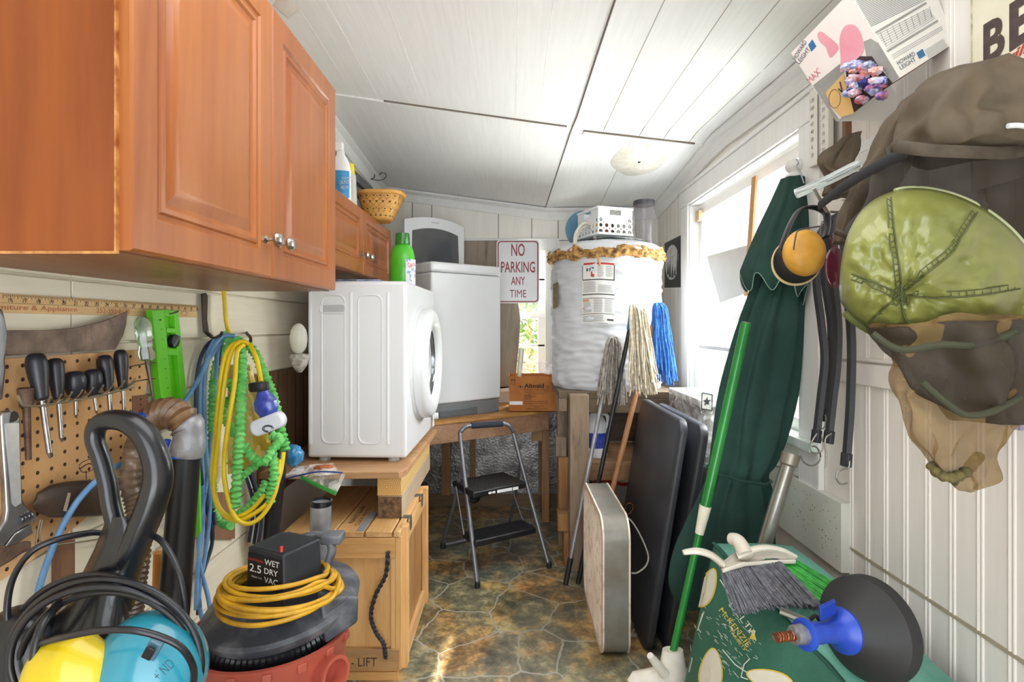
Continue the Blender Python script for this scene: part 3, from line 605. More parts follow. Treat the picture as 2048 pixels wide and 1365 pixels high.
# timber stand
grey1 = wood('grey_pallet_wood', '#5b4f43', '#917e69', 'Z', .85, .7, c3='#776754', bump=.4); greyx = wood('grey_pallet_wood_across', '#4e4236', '#79674f', 'X', .85, .7, bump=.4); oldbr = wood('brown_pallet_wood', '#7b5331', '#b48754', 'Z', .85, .7, bump=.5)
t = thing('heater_stand', 'weathered timber stand of posts and slats carrying the water heater', 'stand', (.56, 3.3, 0))
def post(x0, x1, y0, y1, z1, m, z0=0, nm='post'): return MB().box(x0, x1, y0, y1, z0, z1).build(nm, m, t, bevel=.004)
post(.305, .405, 2.89, 2.98, .93, grey1); post(.27, .34, 3.22, 3.31, .93, grey1); post(.80, .88, 3.0, 3.08, .93, grey1); post(.80, .88, 3.58, 3.66, .93, grey1); post(.31, .38, 3.58, 3.66, .93, grey1)
MB().box(.255, .9, 2.985, 3.49, .902, .934).box(.30, .9, 3.4905, 3.66, .902, .934).build('platform', greyx, t)
MB().box(.406, .9, 2.985, 3.02, .82, .9).build('rail', greyx, t, bevel=.004); MB().box(.3, .9, 3.63, 3.66, .8, .9).build('rail', greyx, t)
MB().box(.255, .30, 2.99, 3.22, .83, .9).build('rail', grey1, t); MB().box(.25, .31, 3.12, 3.215, .55, .66).build('cleat', grey1, t, bevel=.004)
post(.262, .318, 3.10, 3.18, .55, oldbr, .24); MB().box(.25, .335, 3.0, 3.1, .17, .265).build('cleat', oldbr, t, bevel=.005)
MB().box(.28, .335, 2.96, 3.06, 0, .17).build('cleat', oldbr, t, bevel=.004)
MB().box(.35, .88, 2.99, 3.5, .525, .552).build('shelf', wood('shelf_brown', '#6e4f33', '#a27c53', 'X'), t, bevel=.002); MB().box(.36, .86, 2.985, 2.989, .455, .55).build('shelf_lip', wood('shelf_brown', '#6e4f33', '#a27c53', 'X'), t)
for z_ in (.6, .7): MB().box(.86, .882, 3.09, 3.57, z_, z_+.08).build('side_slat', greyx, t)
MB().box(.34, .86, 3.5, 3.52, .56, .8).build('back_slat', wood('dark_slat', '#3b3026', '#5d4b3a', 'X'), t)
# bleach jug
jug = plain('jug_white', '#e9eaec', .35, var=.03); bl = plain('jug_label_blue', '#232f8c', .4, c2='#4456b8', scale=50)
jc = P(1191, 915, 3.12); jc.z = .553
t = thing('bleach_jug', 'white plastic jug with dark blue label on the stand shelf', 'jug', jc)
MB().lathe([(.060, 0), (.066, .01), (.066, .16), (.062, .19), (.045, .225), (.028, .25), (.02, .262), (.02, .28)], jc, n=28, sq=(1, .8)).build('bottle', jug, t, smooth=60)
MB().lathe([(.0668, .055), (.0672, .06), (.0672, .135), (.0668, .14)], jc, n=28, caps=False, sq=(1, .8)).build('label', bl, t, smooth=60)
MB().tube([jc+V(.035, -.02, .25), jc+V(.062, -.02, .235), jc+V(.068, -.02, .19), jc+V(.06, -.02, .165)], .011, 8).build('handle', jug, t)
MB().cyl(jc+V(0, 0, .27), jc+V(0, 0, .30), .024).build('lid', plain('cap_blue', '#2b4ba8', .4), t)
tag(MB().tube([V(.45, 3.1, .012), V(.44, 3.1, .35), V(.5, 3.1, .42), V(.62, 3.1, .40), V(.7, 3.2, .38)], .009).build('red_hose', plain('red_rubber', '#b7281f', .5)), 'short red hose on the floor beneath the stand shelf', 'hose')
# things on top of the heater
cl = clearmat()
whp = plain('crate_plastic', '#e6e8ea', .35, var=.03)
def topz(x, y):
    r = min(1, math.hypot(x-HX, y-HY)/(R+.02)); return 1.715+.085*math.sqrt(max(0, 1-r*r))**.8
c0 = P(1196, 478, 3.06); c1 = P(1265, 478, 3.14); zb = 1.806; H_ = .155; cu = (c1-c0); cu.z = 0; cw_ = cu.length; cu.normalize(); cv = V(-cu.y, cu.x, 0); c0.z = zb
t = thing('storage_basket', 'white perforated plastic basket with a row of round holes, on the heater', 'basket', c0+cu*cw_/2+cv*.1)
mb = MB(); D_ = .24; cols, rws = 7, [(.028, 5), (.058, 5)]
def holed(o, u, v, w, h, n):
    # plate with round holes: grid of cells, each with an octagonal opening
    nc = 6; cell = w/nc; rowz = [.0, .036, .068, .10, h]
    for r_ in range(4):
        z0, z1 = rowz[r_], rowz[r_+1]
        for c_ in range(nc):
            a, b = c_*cell, (c_+1)*cell; hole = (0 <= r_ <= 1 and True) or (r_ == 2 and c_ in (0, nc-1)); slot = r_ == 3 and c_ in (2, 3)
            if slot: mb.par(o+u*a+v*z0, u*(b-a), v*.012, n*.003); mb.par(o+u*a+v*(z1-.014), u*(b-a), v*.014, n*.003); continue
            if not hole: mb.par(o+u*a+v*z0, u*(b-a), v*(z1-z0), n*.003); continue
            m = 16; ctr = o+u*(a+b)/2+v*(z0+z1)/2; rr = min(b-a, z1-z0)*.34; ri, ro = [], []
            for k in range(m):
                an = 2*PI*k/m+PI/m; c__, s__ = math.cos(an), math.sin(an); q = 1/max(abs(c__), abs(s__)); ri.append(ctr+u*rr*c__+v*rr*s__); ro.append(ctr+u*(b-a)/2*c__*q+v*(z1-z0)/2*s__*q)
            mb.loft([ro, ri, [p+n*.003 for p in ri], [p+n*.003 for p in ro]], caps=False)
holed(c0, cu, V(0, 0, 1), cw_, H_, cv); holed(c0, cv, V(0, 0, 1), D_, H_, cu); holed(c0+cu*cw_, cv, V(0, 0, 1), D_, H_, -cu); holed(c0+cv*D_, cu, V(0, 0, 1), cw_, H_, -cv)
mb.par(c0, cu*cw_, cv*D_, V(0, 0, .003)); mb.build('basket_body', whp, t, smooth=30)
mb = MB()
for o_, d_, l_ in ((c0-cv*.006, cu, cw_), (c0+cv*D_, cu, cw_), (c0-cu*.006, cv, D_), (c0+cu*cw_, cv, D_)):
    n_ = V(-d_.y, d_.x, 0) if d_ == cu else V(d_.y, -d_.x, 0)
    MB().par(o_+V(0, 0, H_-.01), d_*l_, n_*.006, V(0, 0, .012)).build('top_rim', whp, t, bevel=.001); mb.par(o_, d_*l_, n_*.006, V(0, 0, .012))
mb.build('bottom_rim', whp, t, bevel=.001)
random.seed(4)
cols_ = ['#e3a52a', '#2d3b66', '#a4472e', '#5c6a3e', '#caccd0', '#3b3b3e']
for i in range(7):
    a = .03+.026*i; b = .04+random.random()*.12; mm = plain('oddment_'+str(i), cols_[i % 6], .5)
    MB().cyl(c0+cu*a+cv*b+V(0, 0, .0045), c0+cu*a+cv*b+V(0, 0, .07+.05*random.random()), .011, .008, 10).build('screw_top_jar', mm, None)
    o_ = bpy.data.objects[-1] if False else None
for o_ in [o for o in COL.objects if o.name.startswith('screw_top_jar')]:
    tag(o_, 'small coloured container inside the white perforated basket', 'container', 'small containers in the perforated basket')
def film(name, pts, label, cat, mat, w=.02, nu=26, nv=16, seed=0, parent=None):
    # crumpled sheet through four corners
    a, b, c, d = pts
    def g(u, v):
        q = (a*(1-u)+b*u)*(1-v)+(d*(1-u)+c*u)*v; return q+V(noise.noise(q*14+V(seed, 0, 0)), noise.noise(q*14+V(0, seed, 5)), noise.noise(q*16+V(7, 0, seed)))*w
    o = MB().grid(g, nu, nv).build(name, mat, parent, smooth=180)
    if parent is None: tag(o, label, cat)
    return o
film('plastic_bag', [P(1180, 430, 3.28), P(1215, 412, 3.3), P(1268, 432, 3.26), P(1200, 480, 3.18)], 'crumpled clear plastic bag behind the white perforated basket', 'bag', cl, .02, seed=2)
mb = MB()
def bag(u, v):
    a = 2*PI*u; r = .17+.05*noise.noise(V(math.cos(a)*2, math.sin(a)*2, 3)); x = HX+.03+r*(.3+.95*v)*math.cos(a); y = HY-.1+r*(.3+.7*v)*math.sin(a); return V(x, y, topz(x, y)+.012+.006*noise.noise(V(x*30, y*30, 1)))
tag(mb.grid(bag, 60, 8, True).build('plastic_sheet', clearmat('clear_sheet', '#f2f5f7', .35, .15), smooth=180), 'flattened clear plastic sheet spread on top of the heater under the basket', 'sheet')
jc = P(1288, 490, 3.22); jc.z = topz(jc.x, jc.y)-.0; jc = V(jc.x, jc.y, 1.762)
t = thing('storage_jar', 'tall clear plastic jar with dark lid in the corner on the heater', 'jar', jc)
smoke = sheer('smoky_plastic', '#8b8388', .42, .12, .4, 8, .4)
MB().lathe([(.052, 0), (.058, .01), (.050, .05), (.057, .10), (.052, .14), (.060, .2), (.058, .235)], jc, n=28, caps=False).build('jar_wall', smoke, t, smooth=60)
MB().lathe([(.061, .235), (.063, .24), (.062, .262), (.05, .266)], jc, n=28).build('lid', plain('jar_lid_dark', '#3f3d42', .4), t, smooth=40)
bc = P(1168, 462, 3.42)
t = thing('blue_disc', 'round blue plastic disc standing behind the white hose loop', 'disc', V(bc.x, bc.y, 1.76)); bc.z = 1.885
MB().lathe([(.02, 0), (.10, .004), (.118, .012), (.122, .02), (.10, .022), (.02, .02)], bc, (.1, -1, .05), 40).build('disc', plain('pale_blue_plastic', '#4f7f9c', .4, var=.2), t, smooth=50)
hp = [P(1148, 489, 3.08), P(1152, 465, 3.1), P(1168, 447, 3.12), P(1186, 455, 3.14), P(1189, 478, 3.14)]; hq = hp
tag(MB().tube(hp, .008, 8, 8).tube([q+V(.008, .015, -.012) for q in hp], .008, 8, 8).build('hose_loop', plain('cream_hose', '#c9c4b3', .5)), 'cream hose looped on the left of the heater top', 'hose')
tag(MB().ball(P(1180, 447, 3.24), (.014, .012, .01)).cyl(P(1180, 447, 3.24), P(1196, 462, 3.2), .008).build('yellow_nozzle', plain('nozzle_yellow', '#d9a33a', .5)), 'small yellow nozzle between blue disc and white basket', 'nozzle')
# ============================================================ MOPS
def mop(name, label, top, tip, side, n, spread, length, mat, hmat, r, stem, seed, extra=None, grip=None, hr=.011):
    t = thing(name, label, 'mop', (tip.x, tip.y, 0)); random.seed(seed)
    d = (top-tip).normalized()
    if grip: MB().cyl(tip, tip+d*grip, hr*1.15, hr*1.3, 14).build('grip', plain('black_rubber', '#1d1e22', .5), t); MB().cyl(tip+d*grip, top, hr, n=14).build('handle', hmat, t)
    else: MB().cyl(tip, top, hr, n=14).build('handle', hmat, t)
    if extra: MB().cyl(top-d*.09, top+d*.01, .016, .022, 14).build('clamp', extra, t)
    mb = MB()
    for i in range(n):
        a = random.uniform(-1, 1); b = random.uniform(-1, 1); L = length*random.uniform(.75, 1.02)
        u = V(1, 0, 0)*a*spread; pth = [top-d*.02, top+V(a*.012, b*.01-.01, .03+.012*random.random())]
        x0 = top+V(a*spread*.55+side*.02, -.022-.05*abs(b)*(.5+random.random()*.5), .02*random.random())
        pth.append(x0)
        for k in range(1, 6):
            f = k/5; pth.append(x0+V(a*spread*.5*f+side*.07*f**.7+.006*random.uniform(-1, 1), -.012*f*b+.004*random.uniform(-1, 1)-.01*f, -L*f))
        mb.tube(pth, stem, 5, 3)
    mb.build('yarn_strands', mat, t, smooth=80)['kind'] = 'stuff'
    return t
yg = plain('grey_cotton_yarn', '#b9b1a8', .95, c2='#7d746c', scale=45, bump=.6, bscale=300); yc = plain('cream_cotton_yarn', '#e8dec9', .95, c2='#b9ab8e', scale=60, bump=.6, bscale=300); yb = plain('blue_cotton_yarn', '#4f8fdc', .9, c2='#2a61b4', scale=60, bump=.6, bscale=300)
alu = plain('painted_aluminium', '#a9abb2', .35, .4, c2='#8c857f', scale=12)
mop('string_mop', 'grey string mop upside down with silver handle and black grip', P(1226, 690, 2.93), PZ(1131, 1170, .0), -.15, 80, .075, .32, yg, alu, .01, .0042, 1, grip=.13)
mop('string_mop', 'cream string mop upside down on a black handle with blue clamp', P(1266, 626, 2.86), PZ(1156, 1168, .0), .42, 110, .07, .43, yc, plain('black_pole', '#1c1d20', .35), .01, .0042, 2, extra=plain('clamp_blue', '#2e86b8', .4), hr=.012)
mop('string_mop', 'bright blue string mop upside down on a wooden handle', P(1313, 622, 2.98), P(1196, 1098, 2.76)-V(0, 0, 0), .35, 95, .062, .40, yb, wood('broomstick_wood', '#9c6742', '#c08a5e', 'Z', .5), .01, .0036, 3, hr=.014)
# ============================================================ STEP STOOL
steel = plain('stool_grey_tube', '#85868c', .35, .6, var=.12); blkp = plain('black_tread', '#1b1b1e', .45, var=.2)
F1, F2 = PZ(955, 1176, 0), PZ(1098, 1136, 0); w_ = (F2-F1).normalized(); nn = V(-w_.y, w_.x, 0)
RF1 = PZ(886, 1097, 0); 
T1, T2 = P(921, 880, 2.98), P(1030, 880, 3.10)
t = thing('step_stool', 'folding two-step stool with grey tube frame and black treads', 'step stool', (F1+F2)/2)
tl, tr = P(943, 852, 3.02), P(1005, 848, 3.08)
mb = MB(); mb.tube([F1+V(0, 0, .01), F1.lerp(T1, .5), T1, P(924, 862, 2.99), P(932, 854, 3.0), tl, tl.lerp(tr, .5), tr, P(1018, 852, 3.09), P(1026, 862, 3.1), T2, F2.lerp(T2, .5), F2+V(0, 0, .01)], .0115, 12, 6)
mb.build('front_frame', steel, t, smooth=60)
mb = MB(); mb.tube([tl, tl.lerp(tr, .5), tr], .0165, 14, 3); mb.build('foam_grip', plain('foam_grip_dark', '#2c3240', .8), t, smooth=40)
for q in (F1, F2): MB().cyl(q, q+V(0, 0, .03), .015, .014).build('foot_cap', plain('black_rubber', '#1d1e22', .5), t, bevel=.003)
RF2 = RF1+(F2-F1)*1.02; J1 = F1.lerp(T1, .80); J2 = F2.lerp(T2, .80)
mb = MB(); mb.tube([J1+nn*.015, J1.lerp(RF1, .5), RF1+V(0, 0, .04), RF1+V(.0, 0, .018)+w_*.03, (RF1+RF2)/2+V(0, 0, .016), RF2+V(0, 0, .018)-w_*.03, RF2+V(0, 0, .04), J2.lerp(RF2, .5), J2+nn*.015], .0095, 10, 6)
mb.build('rear_frame', steel, t, smooth=60)
for q in (RF1, RF2): MB().cyl(q, q+V(0, 0, .028), .016).build('foot_cap', plain('black_rubber', '#1d1e22', .5), t, bevel=.003)
def tread(a, b, c, d, th):
    up = V(0, 0, 1); mb = MB(); mb.hexa([a-up*th, b-up*th, c-up*th, d-up*th, a, b, c, d]); o = mb.build('tread', blkp, t, bevel=.008, bseg=3)
    m2 = MB()
    for i in range(14):
        f = (i+.5)/14; p = a.lerp(b, f); q = d.lerp(c, f)
        for k in range(6): s, e = p.lerp(q, .06+k*.15), p.lerp(q, .06+k*.15+.09); m2.tube([s-w_*.006+up*.001, e+w_*.006+up*.001], .0022, 5, 1)
    m2.build('grip_ribs', blkp, o)
    return o
A1, A2 = P(948, 986, 2.80), P(1050, 964, 2.98); zt = (A1.z+A2.z)/2; A1.z = A2.z = zt; A1 -= w_*.005; A2 += w_*.008
o1 = tread(A1, A2, A2+nn*.25, A1+nn*.25, .034)
B1, B2 = P(951, 1082, 2.77), P(1073, 1056, 2.96); zt2 = (B1.z+B2.z)/2; B1.z = B2.z = zt2
tread(B1, B2, B2+nn*.15, B1+nn*.15, .034)
lbp = MB(); q = A1+w_*.09-nn*.001-V(0, 0, .026); lbp.par(q+w_*.05, w_*.09, -nn*.001, V(0, 0, .016)); lbp.par(q+w_*.145, w_*.035, -nn*.001, V(0, 0, .016))
for k in (0, 1): lbp.lathe([(.008, 0), (.008, .001)], q+w_*(.008+.022*k)+V(0, 0, .008), -nn, 16, sq=(1.3, .8))
lbp.build('warning_sticker', plain('sticker_white', '#e8e8e8', .4), o1)
for s_, (fa, ra) in enumerate(((F1.lerp(T1, .50), J1.lerp(RF1, .55)), (F2.lerp(T2, .50), J2.lerp(RF2, .55)))):
    MB().tube([fa-V(0, 0, .05), fa.lerp(ra, .5)-V(0, 0, .035), ra], .005, 6, 1).build('link_bar', steel, t)
    a_ = (A1 if s_ == 0 else A2)+nn*.2-V(0, 0, .02); b_ = (B1 if s_ == 0 else B2)+nn*.13-V(0, 0, .01); MB().tube([a_, b_], .0045, 6, 1).build('link_bar', steel, t)
# ============================================================ BOX FAN
X0, X1, Y0, Y1, Z0, Z1 = .349, .457, 2.12, 2.69, .0, .545
t = thing('box_fan', 'old grey box fan with cream grilles standing on the floor', 'fan', ((X0+X1)/2, (Y0+Y1)/2, 0))
fangrey = plain('fan_grey_enamel', '#94938c', .35, .2, c2='#7d7668', scale=7); fancream = plain('fan_cream', '#e2d3c2', .45, c2='#b39a80', scale=25, lo=.25, hi=.5)
ex, ey, ez = V(1, 0, 0), V(0, 1, 0), V(0, 0, 1); yc_, zc_ = (Y0+Y1)/2, (Z0+Z1)/2
def fr(x, g, r=.085): return rrect(V(x, yc_, zc_), ey, ez, (Y1-Y0)-2*g, (Z1-Z0)-2*g, r-g*.8, 8)
MB().loft([fr(X0+.006, 0), fr(X1-.006, 0), fr(X1-.006, .012), fr(X0+.006, .012), fr(X0+.006, 0)], caps=False).build('housing', fangrey, t, smooth=40)
for xa, xb in ((X0, X0+.007), (X1-.007, X1)): MB().loft([fr(xa, -.003), fr(xb, -.003), fr(xb, .022), fr(xa, .022), fr(xa, -.003)], caps=False).build('rim', fancream, t, smooth=40)
for xg in (X0+.008, X1-.008):
    mb = MB(); ny, nz = 34, 34; sx = -1 if xg < .4 else 1
    bulge = lambda y, z: xg+sx*.0+(-sx)*(-.0)+sx*.006*math.cos((y-yc_)*5)*math.cos((z-zc_)*5)
    def inside(y, z, g=.02):
        dy, dz = abs(y-yc_)-((Y1-Y0)/2-g-.065), abs(z-zc_)-((Z1-Z0)/2-g-.065); return (max(dy, 0)**2+max(dz, 0)**2)**.5 < .066 and dy < .066 and dz < .066
    if sx < 0:
        st = .0165
        for i in range(-36, 37):
            for s_ in (1, -1):
                seg = []
                for k in range(-40, 41):
                    zz = zc_+k*.0072; yy = yc_+i*st+s_*k*.0072*.9
                    if inside(yy, zz): seg.append(V(bulge(yy, zz), yy, zz))
                    else:
                        if len(seg) > 1: mb.tube([seg[0], seg[len(seg)//2], seg[-1]] if len(seg) > 2 else seg, .0026, 4, 1, flat=.6)
                        seg = []
                if len(seg) > 1: mb.tube([seg[0], seg[-1]], .0026, 4, 1)
    else:
        for i in range(24):
            y = Y0+.035+i*(Y1-Y0-.07)/23; zz = Z1-.04 if .08 < i/23 < .92 else Z1-.08
            mb.tube([V(xg, y, Z0+Z1-zz), V(xg, y, zz)], .002, 4, 1)
    g_ = mb.build('grille', fancream, t, smooth=60)
mb = MB()
for k in range(5):
    a = 2*PI*k/5; 
    def bl_(u, v, a=a): th = a+.9*u; r = .03+.19*v; return V(.40+.03*(u-.5), yc_+r*math.cos(th), zc_+r*math.sin(th))
    MB().grid(bl_, 6, 4).build('blade', plain('fan_blade_dark', '#4c4a46', .5), t, solid=.002)
MB().cyl((.37, yc_, zc_), (.44, yc_, zc_), .04).build('motor', plain('fan_blade_dark', '#4c4a46', .5), t)
MB().tube([P(1250, 1035, 2.48), P(1262, 1042, 2.46), P(1280, 1070, 2.4), P(1296, 1110, 2.3), P(1292, 1132, 2.25), P(1275, 1146, 2.22), P(1263, 1147, 2.21)], .0035, 8).build('power_cord', plain('cream_cord', '#b9b3a4', .5), t)
tag(MB().tube([P(1249, 1022, 2.5), P(1253, 1010, 2.5), P(1262, 1007, 2.5), P(1266, 1016, 2.5), P(1260, 1027, 2.5), P(1246, 1034, 2.5), P(1238, 1046, 2.54)], .0022, 6).build('wire_hook', plain('copper_wire', '#8d5236', .4, .8)), 'thin copper wire hook hanging over the box fan corner', 'hook')
# ============================================================ FOLDING TABLES
tb = plain('black_table_plastic', '#3a3c42', .38, c2='#2b2c31', scale=4, bump=.1, bscale=300); tbe = plain('table_edge_blue_black', '#2a3140', .3, var=.2)
def table(name, label, q0, q1, dx, th):
    # leaning slab: q0 bottom near, q1 top near (x,z), y range
    (xb, zb_, xt, zt_), (ya, yb) = q0, q1; up = V(xt-xb, 0, zt_-zb_); H_ = up.length; up.normalize(); nx_ = V(up.z, 0, -up.x)
    t = thing(name, label, 'folding table', (xb+.04, (ya+yb)/2, 0)); c = V(xb, (ya+yb)/2, zb_)+up*H_/2
    def rr(k, g, r): return [q+nx_*k for q in rrect(c, ey, up, (yb-ya)-2*g, H_-2*g, r, 8)]
    MB().loft([rr(0, .012, .045), rr(.002, .008, .05), rr(.004, .004, .05), rr(.016, 0, .055), rr(th-.004, 0, .055), rr(th, .006, .05)]).build('table_top', [tb], t, smooth=50)
    MB().tube([V(xb, ya+.09, zb_)+nx_*(th+.014)+up*.05, V(xb, ya+.09, zb_)+nx_*(th+.014)+up*(H_-.1), V(xb, yb-.09, zb_)+nx_*(th+.014)+up*(H_-.1), V(xb, yb-.09, zb_)+nx_*(th+.014)+up*.05], .0125, 10, 1).build('folding_leg', plain('leg_black', '#1c1d21', .4), t)
    return t
t = table('folding_table', 'near black folding table leaning against the wall below the window', (.52, .006, .665, .925), (2.16, 2.84), 0, .034)
lc = P(1302, 822, 2.7)
table('folding_table', 'second black folding table, directly behind the first', (.60, .006, .745, .905), (2.16, 2.84), 0, .036)
# ============================================================ BOX, TUBE AND SHEET ON THE BENCH
card = plain('brown_cardboard', '#b9763a', .8, c2='#a3642c', scale=10)
b0 = P(1018, 817, 3.50); b0.z = .7455; bw = P(1112, 817, 3.5).x-b0.x; bh = .225
t = thing('cardboard_box', 'brown cardboard box printed in black on the corner bench', 'box', b0+V(bw/2, .12, 0))
mb = MB(); dd = .24
for o_, u_, w__ in ((b0, V(bw, 0, 0), V(0, .004, 0)), (b0+V(0, dd-.004, 0), V(bw, 0, 0), V(0, .004, 0)), (b0+V(0, .004, 0), V(0, dd-.008, 0), V(.004, 0, 0)), (b0+V(bw-.004, .004, 0), V(0, dd-.008, 0), V(.004, 0, 0))): mb.par(o_, u_, w__, V(0, 0, bh))
mb.par(b0, V(bw, 0, 0), V(0, dd, 0), V(0, 0, .004)); mb.build('carton', card, t, smooth=None)
pk = bw/94; sx = lambda px: b0.x+(px-1018)*pk; sz = lambda py: b0.z+(817-py)*pk; yb_ = b0.y-.0006; mb = MB(); eu, ev = V(1, 0, 0), V(0, 0, 1)
kz = bh/72; sz = lambda py: b0.z+(817-py)*kz
mb.text('Altosid', (sx(1048), yb_, sz(768)), eu, ev, 8.5*kz, 40*pk, off=.03); mb.text('XR', (sx(1091), yb_, sz(768)), eu, ev, 5*kz, 8*pk)
mb.text('EXTENDED RESIDUAL BRIQUETS', (sx(1048), yb_, sz(773)), eu, ev, 2.6*kz, 51*pk); mb.text('A SUSTAINED RELEASE PRODUCT TO PREVENT', (sx(1048), yb_, sz(777)), eu, ev, 1.6*kz, 50*pk); mb.text('ADULT MOSQUITO EMERGENCE', (sx(1057), yb_, sz(780.5)), eu, ev, 1.6*kz, 33*pk)
for y_, x0_, x1_ in ((783, 1048, 1062), (785.5, 1048, 1072), (788, 1048, 1064), (791, 1048, 1063), (796, 1048, 1096), (800, 1048, 1096), (805, 1060, 1088), (808, 1068, 1080), (811, 1054, 1094), (814, 1064, 1084)): mb.box(sx(x0_), sx(x1_), yb_-.0004, yb_, sz(y_), sz(y_)+.7*kz)
for x_ in (1024, 1029): mb.box(sx(x_)-.001, sx(x_)+.001, yb_-.0004, yb_, sz(760), sz(752)); mb.add([(sx(x_-2), yb_-.0003, sz(753)), (sx(x_+2), yb_-.0003, sz(753)), (sx(x_), yb_-.0003, sz(749.5))], [(0, 1, 2)])
mb.box(sx(1021), sx(1032), yb_-.0004, yb_, sz(761.5), sz(761)); mb.ball((sx(1041), yb_, sz(766)), (.004, .0006, .009), 10, 6)
for s_ in (-1, 1):
    for z_ in (0, 3): mb.tube([V(sx(1041), yb_, sz(765+z_*.5)), V(sx(1041+s_*3), yb_, sz(763+z_)), V(sx(1041+s_*5), yb_, sz(768+z_))], .0006, 4, 2)
mb.build('print', plain('box_ink', '#2c211b', .7), t)
MB().par((sx(1019), yb_-.0005, sz(802.5)), (26*pk, 0, 0), (0, .0005, 0), (0, 0, 7*kz)).build('white_sticker', plain('sticker_white', '#e8e8e8', .4), t)
tq = P(1034, 752, 3.58); tag(MB().mat(0).cyl(V(tq.x, 3.60, .76), P(1043, 697, 3.66), .016, .018, 6).build('plastic_tube', plain('cream_tube', '#d9d7c8', .4), smooth=20), 'cream rectangular tube sticking up out of the cardboard box', 'tube')
film('plastic_wrap', [P(1042, 745, 3.6), P(1110, 748, 3.62), P(1108, 727, 3.66), P(1046, 715, 3.66)], 'crumpled clear plastic wrap sticking out of the cardboard box', 'wrap', clearmat('clear_sheet', '#f2f5f7', .35, .15), .012, seed=4)
cc = P(950, 1003, 3.86); tag(MB().lathe([(.045, 0), (.05, .01), (.05, .03), (.04, .036), (.03, .03), (.012, .034), (.012, .05)], V(-.27, 3.90, .095), (0, -1, 0), 24).build('rubber_bung', plain('black_rubber', '#1d1e22', .5)), 'round black rubber cap on the skirting behind the step stool', 'cap')
# ============================================================ RIGHT SIDE
def planeM(a, b, c, eps=.0008):
    n = (b-a).cross(c-a).normalized(); cam_ = V(0, 0, HC)
    if n.dot(cam_-a) < 0: n = -n
    def M(px, py):
        d = V((px-1024)/F, 1, (650-py)/F); t_ = (a-cam_).dot(n)/d.dot(n); return cam_+d*t_+n*eps
    return M
def textM(mb, s, M, p0, p1, h, lift=0, w=None, off=0):
    # text on a surface, baseline p0->p1 in the surface's picture map, height h
    dx, dy = p1[0]-p0[0], p1[1]-p0[1]; L = math.hypot(dx, dy); ux, uy = dx/L, dy/L; vx, vy = (uy, -ux) if lift == 0 else lift
    c = bpy.data.curves.new('t', 'FONT'); c.body = s; c.resolution_u = 3; c.offset = off; t = bpy.data.objects.new('t', c); me = t.to_mesh()
    xs = [q.co.x for q in me.vertices]; x0, x1 = min(xs), max(xs); kx = L/(x1-x0); ky = h/.69
    mb.add([M(p0[0]+ux*(q.co.x-x0)*kx+vx*q.co.y*ky, p0[1]+uy*(q.co.x-x0)*kx+vy*q.co.y*ky) for q in me.vertices], [tuple(p.vertices) for p in me.polygons])
    t.to_mesh_clear(); bpy.data.objects.remove(t); bpy.data.curves.remove(c)
def polyM(mb, M, pts): mb.add([M(*p) for p in pts], [tuple(range(len(pts)))])
def lineM(mb, M, pts, w=1.0):
    for (a, b), (c, d) in zip(pts, pts[1:]):
        L = max(math.hypot(c-a, d-b), 1e-6); nx_, ny_ = -(d-b)/L*w/2, (c-a)/L*w/2; polyM(mb, M, [(a+nx_, b+ny_), (c+nx_, d+ny_), (c-nx_, d-ny_), (a-nx_, b-ny_)])
def ringlist(rows, hd, n=96, pleat=0, np_=9, ph=0, seed=0, tw=0, wob=0):
    # closed cross-sections from (y, xl, xr, d) rows in the picture, half depth hd (m)
    R = []
    for j, (y, xl, xr, d) in enumerate(rows):
        a, b = P(xl, y, d), P(xr, y, d); c = (a+b)/2; hw = (b-a).length/2; h_ = hd(j/(len(rows)-1)) if callable(hd) else hd
        ring = []
        for i in range(n):
            th = 2*PI*i/n; k = 1-pleat*(.5+.5*math.cos(np_*th+ph+tw*j+2.2*noise.noise(V(math.cos(th)*1.5, math.sin(th)*1.5, j*.12+seed))))
            p = V(c.x+hw*math.cos(th)*k, c.y+h_*math.sin(th)*k, c.z)
            if wob: p += V(0, -1, 0)*wob*1.1*(1-2*abs(noise.noise(V(p.x*9, p.z*7, seed))))+V(0, -1, 0)*wob*.5*(1-2*abs(noise.noise(V(p.x*22, p.z*14, seed+5))));  p += V(noise.noise(p*18+V(seed, 0, 0)), noise.noise(p*18+V(0, seed, 0)), noise.noise(p*15))*wob
            ring.append(p)
        R.append(ring)
    return R
def interp(rows, m):
    out = []
    pts = [Vector((r[0], r[1], r[2])) for r in rows]; ds = [r[3] for r in rows]; n = len(rows)
    c = crom(pts, m); dd = crom([Vector((x, 0, 0)) for x in ds], m)
    return [(a.x, a.y, a.z, b.x) for a, b in zip(c, dd)]
# --- green garden umbrella
gcl = plain('dark_green_canvas', '#23493f', .9, c2='#183630', scale=5, bump=.4, bscale=500)
t = thing('garden_umbrella', 'closed dark green canvas umbrella leaning against the side window', 'umbrella', (.75, 1.94, .32))
rows = interp([(362, 1563, 1607, 1.975), (400, 1548, 1608, 1.97), (470, 1520, 1609, 1.96), (560, 1503, 1609, 1.95), (660, 1470, 1606, 1.95), (780, 1438, 1597, 1.95), (870, 1424, 1575, 1.94), (925, 1418, 1552, 1.93), (948, 1414, 1535, 1.93), (985, 1398, 1545, 1.93), (1050, 1368, 1550, 1.93), (1110, 1345, 1548, 1.92), (1165, 1336, 1520, 1.92), (1205, 1352, 1470, 1.92)], 5)
MB().loft(ringlist(rows, lambda q: .045+.05*q, pleat=.26, np_=9, seed=3)).build('canopy', gcl, t, smooth=80)
rows = interp([(358, 1562, 1608, 1.965), (400, 1545, 1611, 1.955), (470, 1512, 1612, 1.94), (540, 1484, 1612, 1.93)], 6)
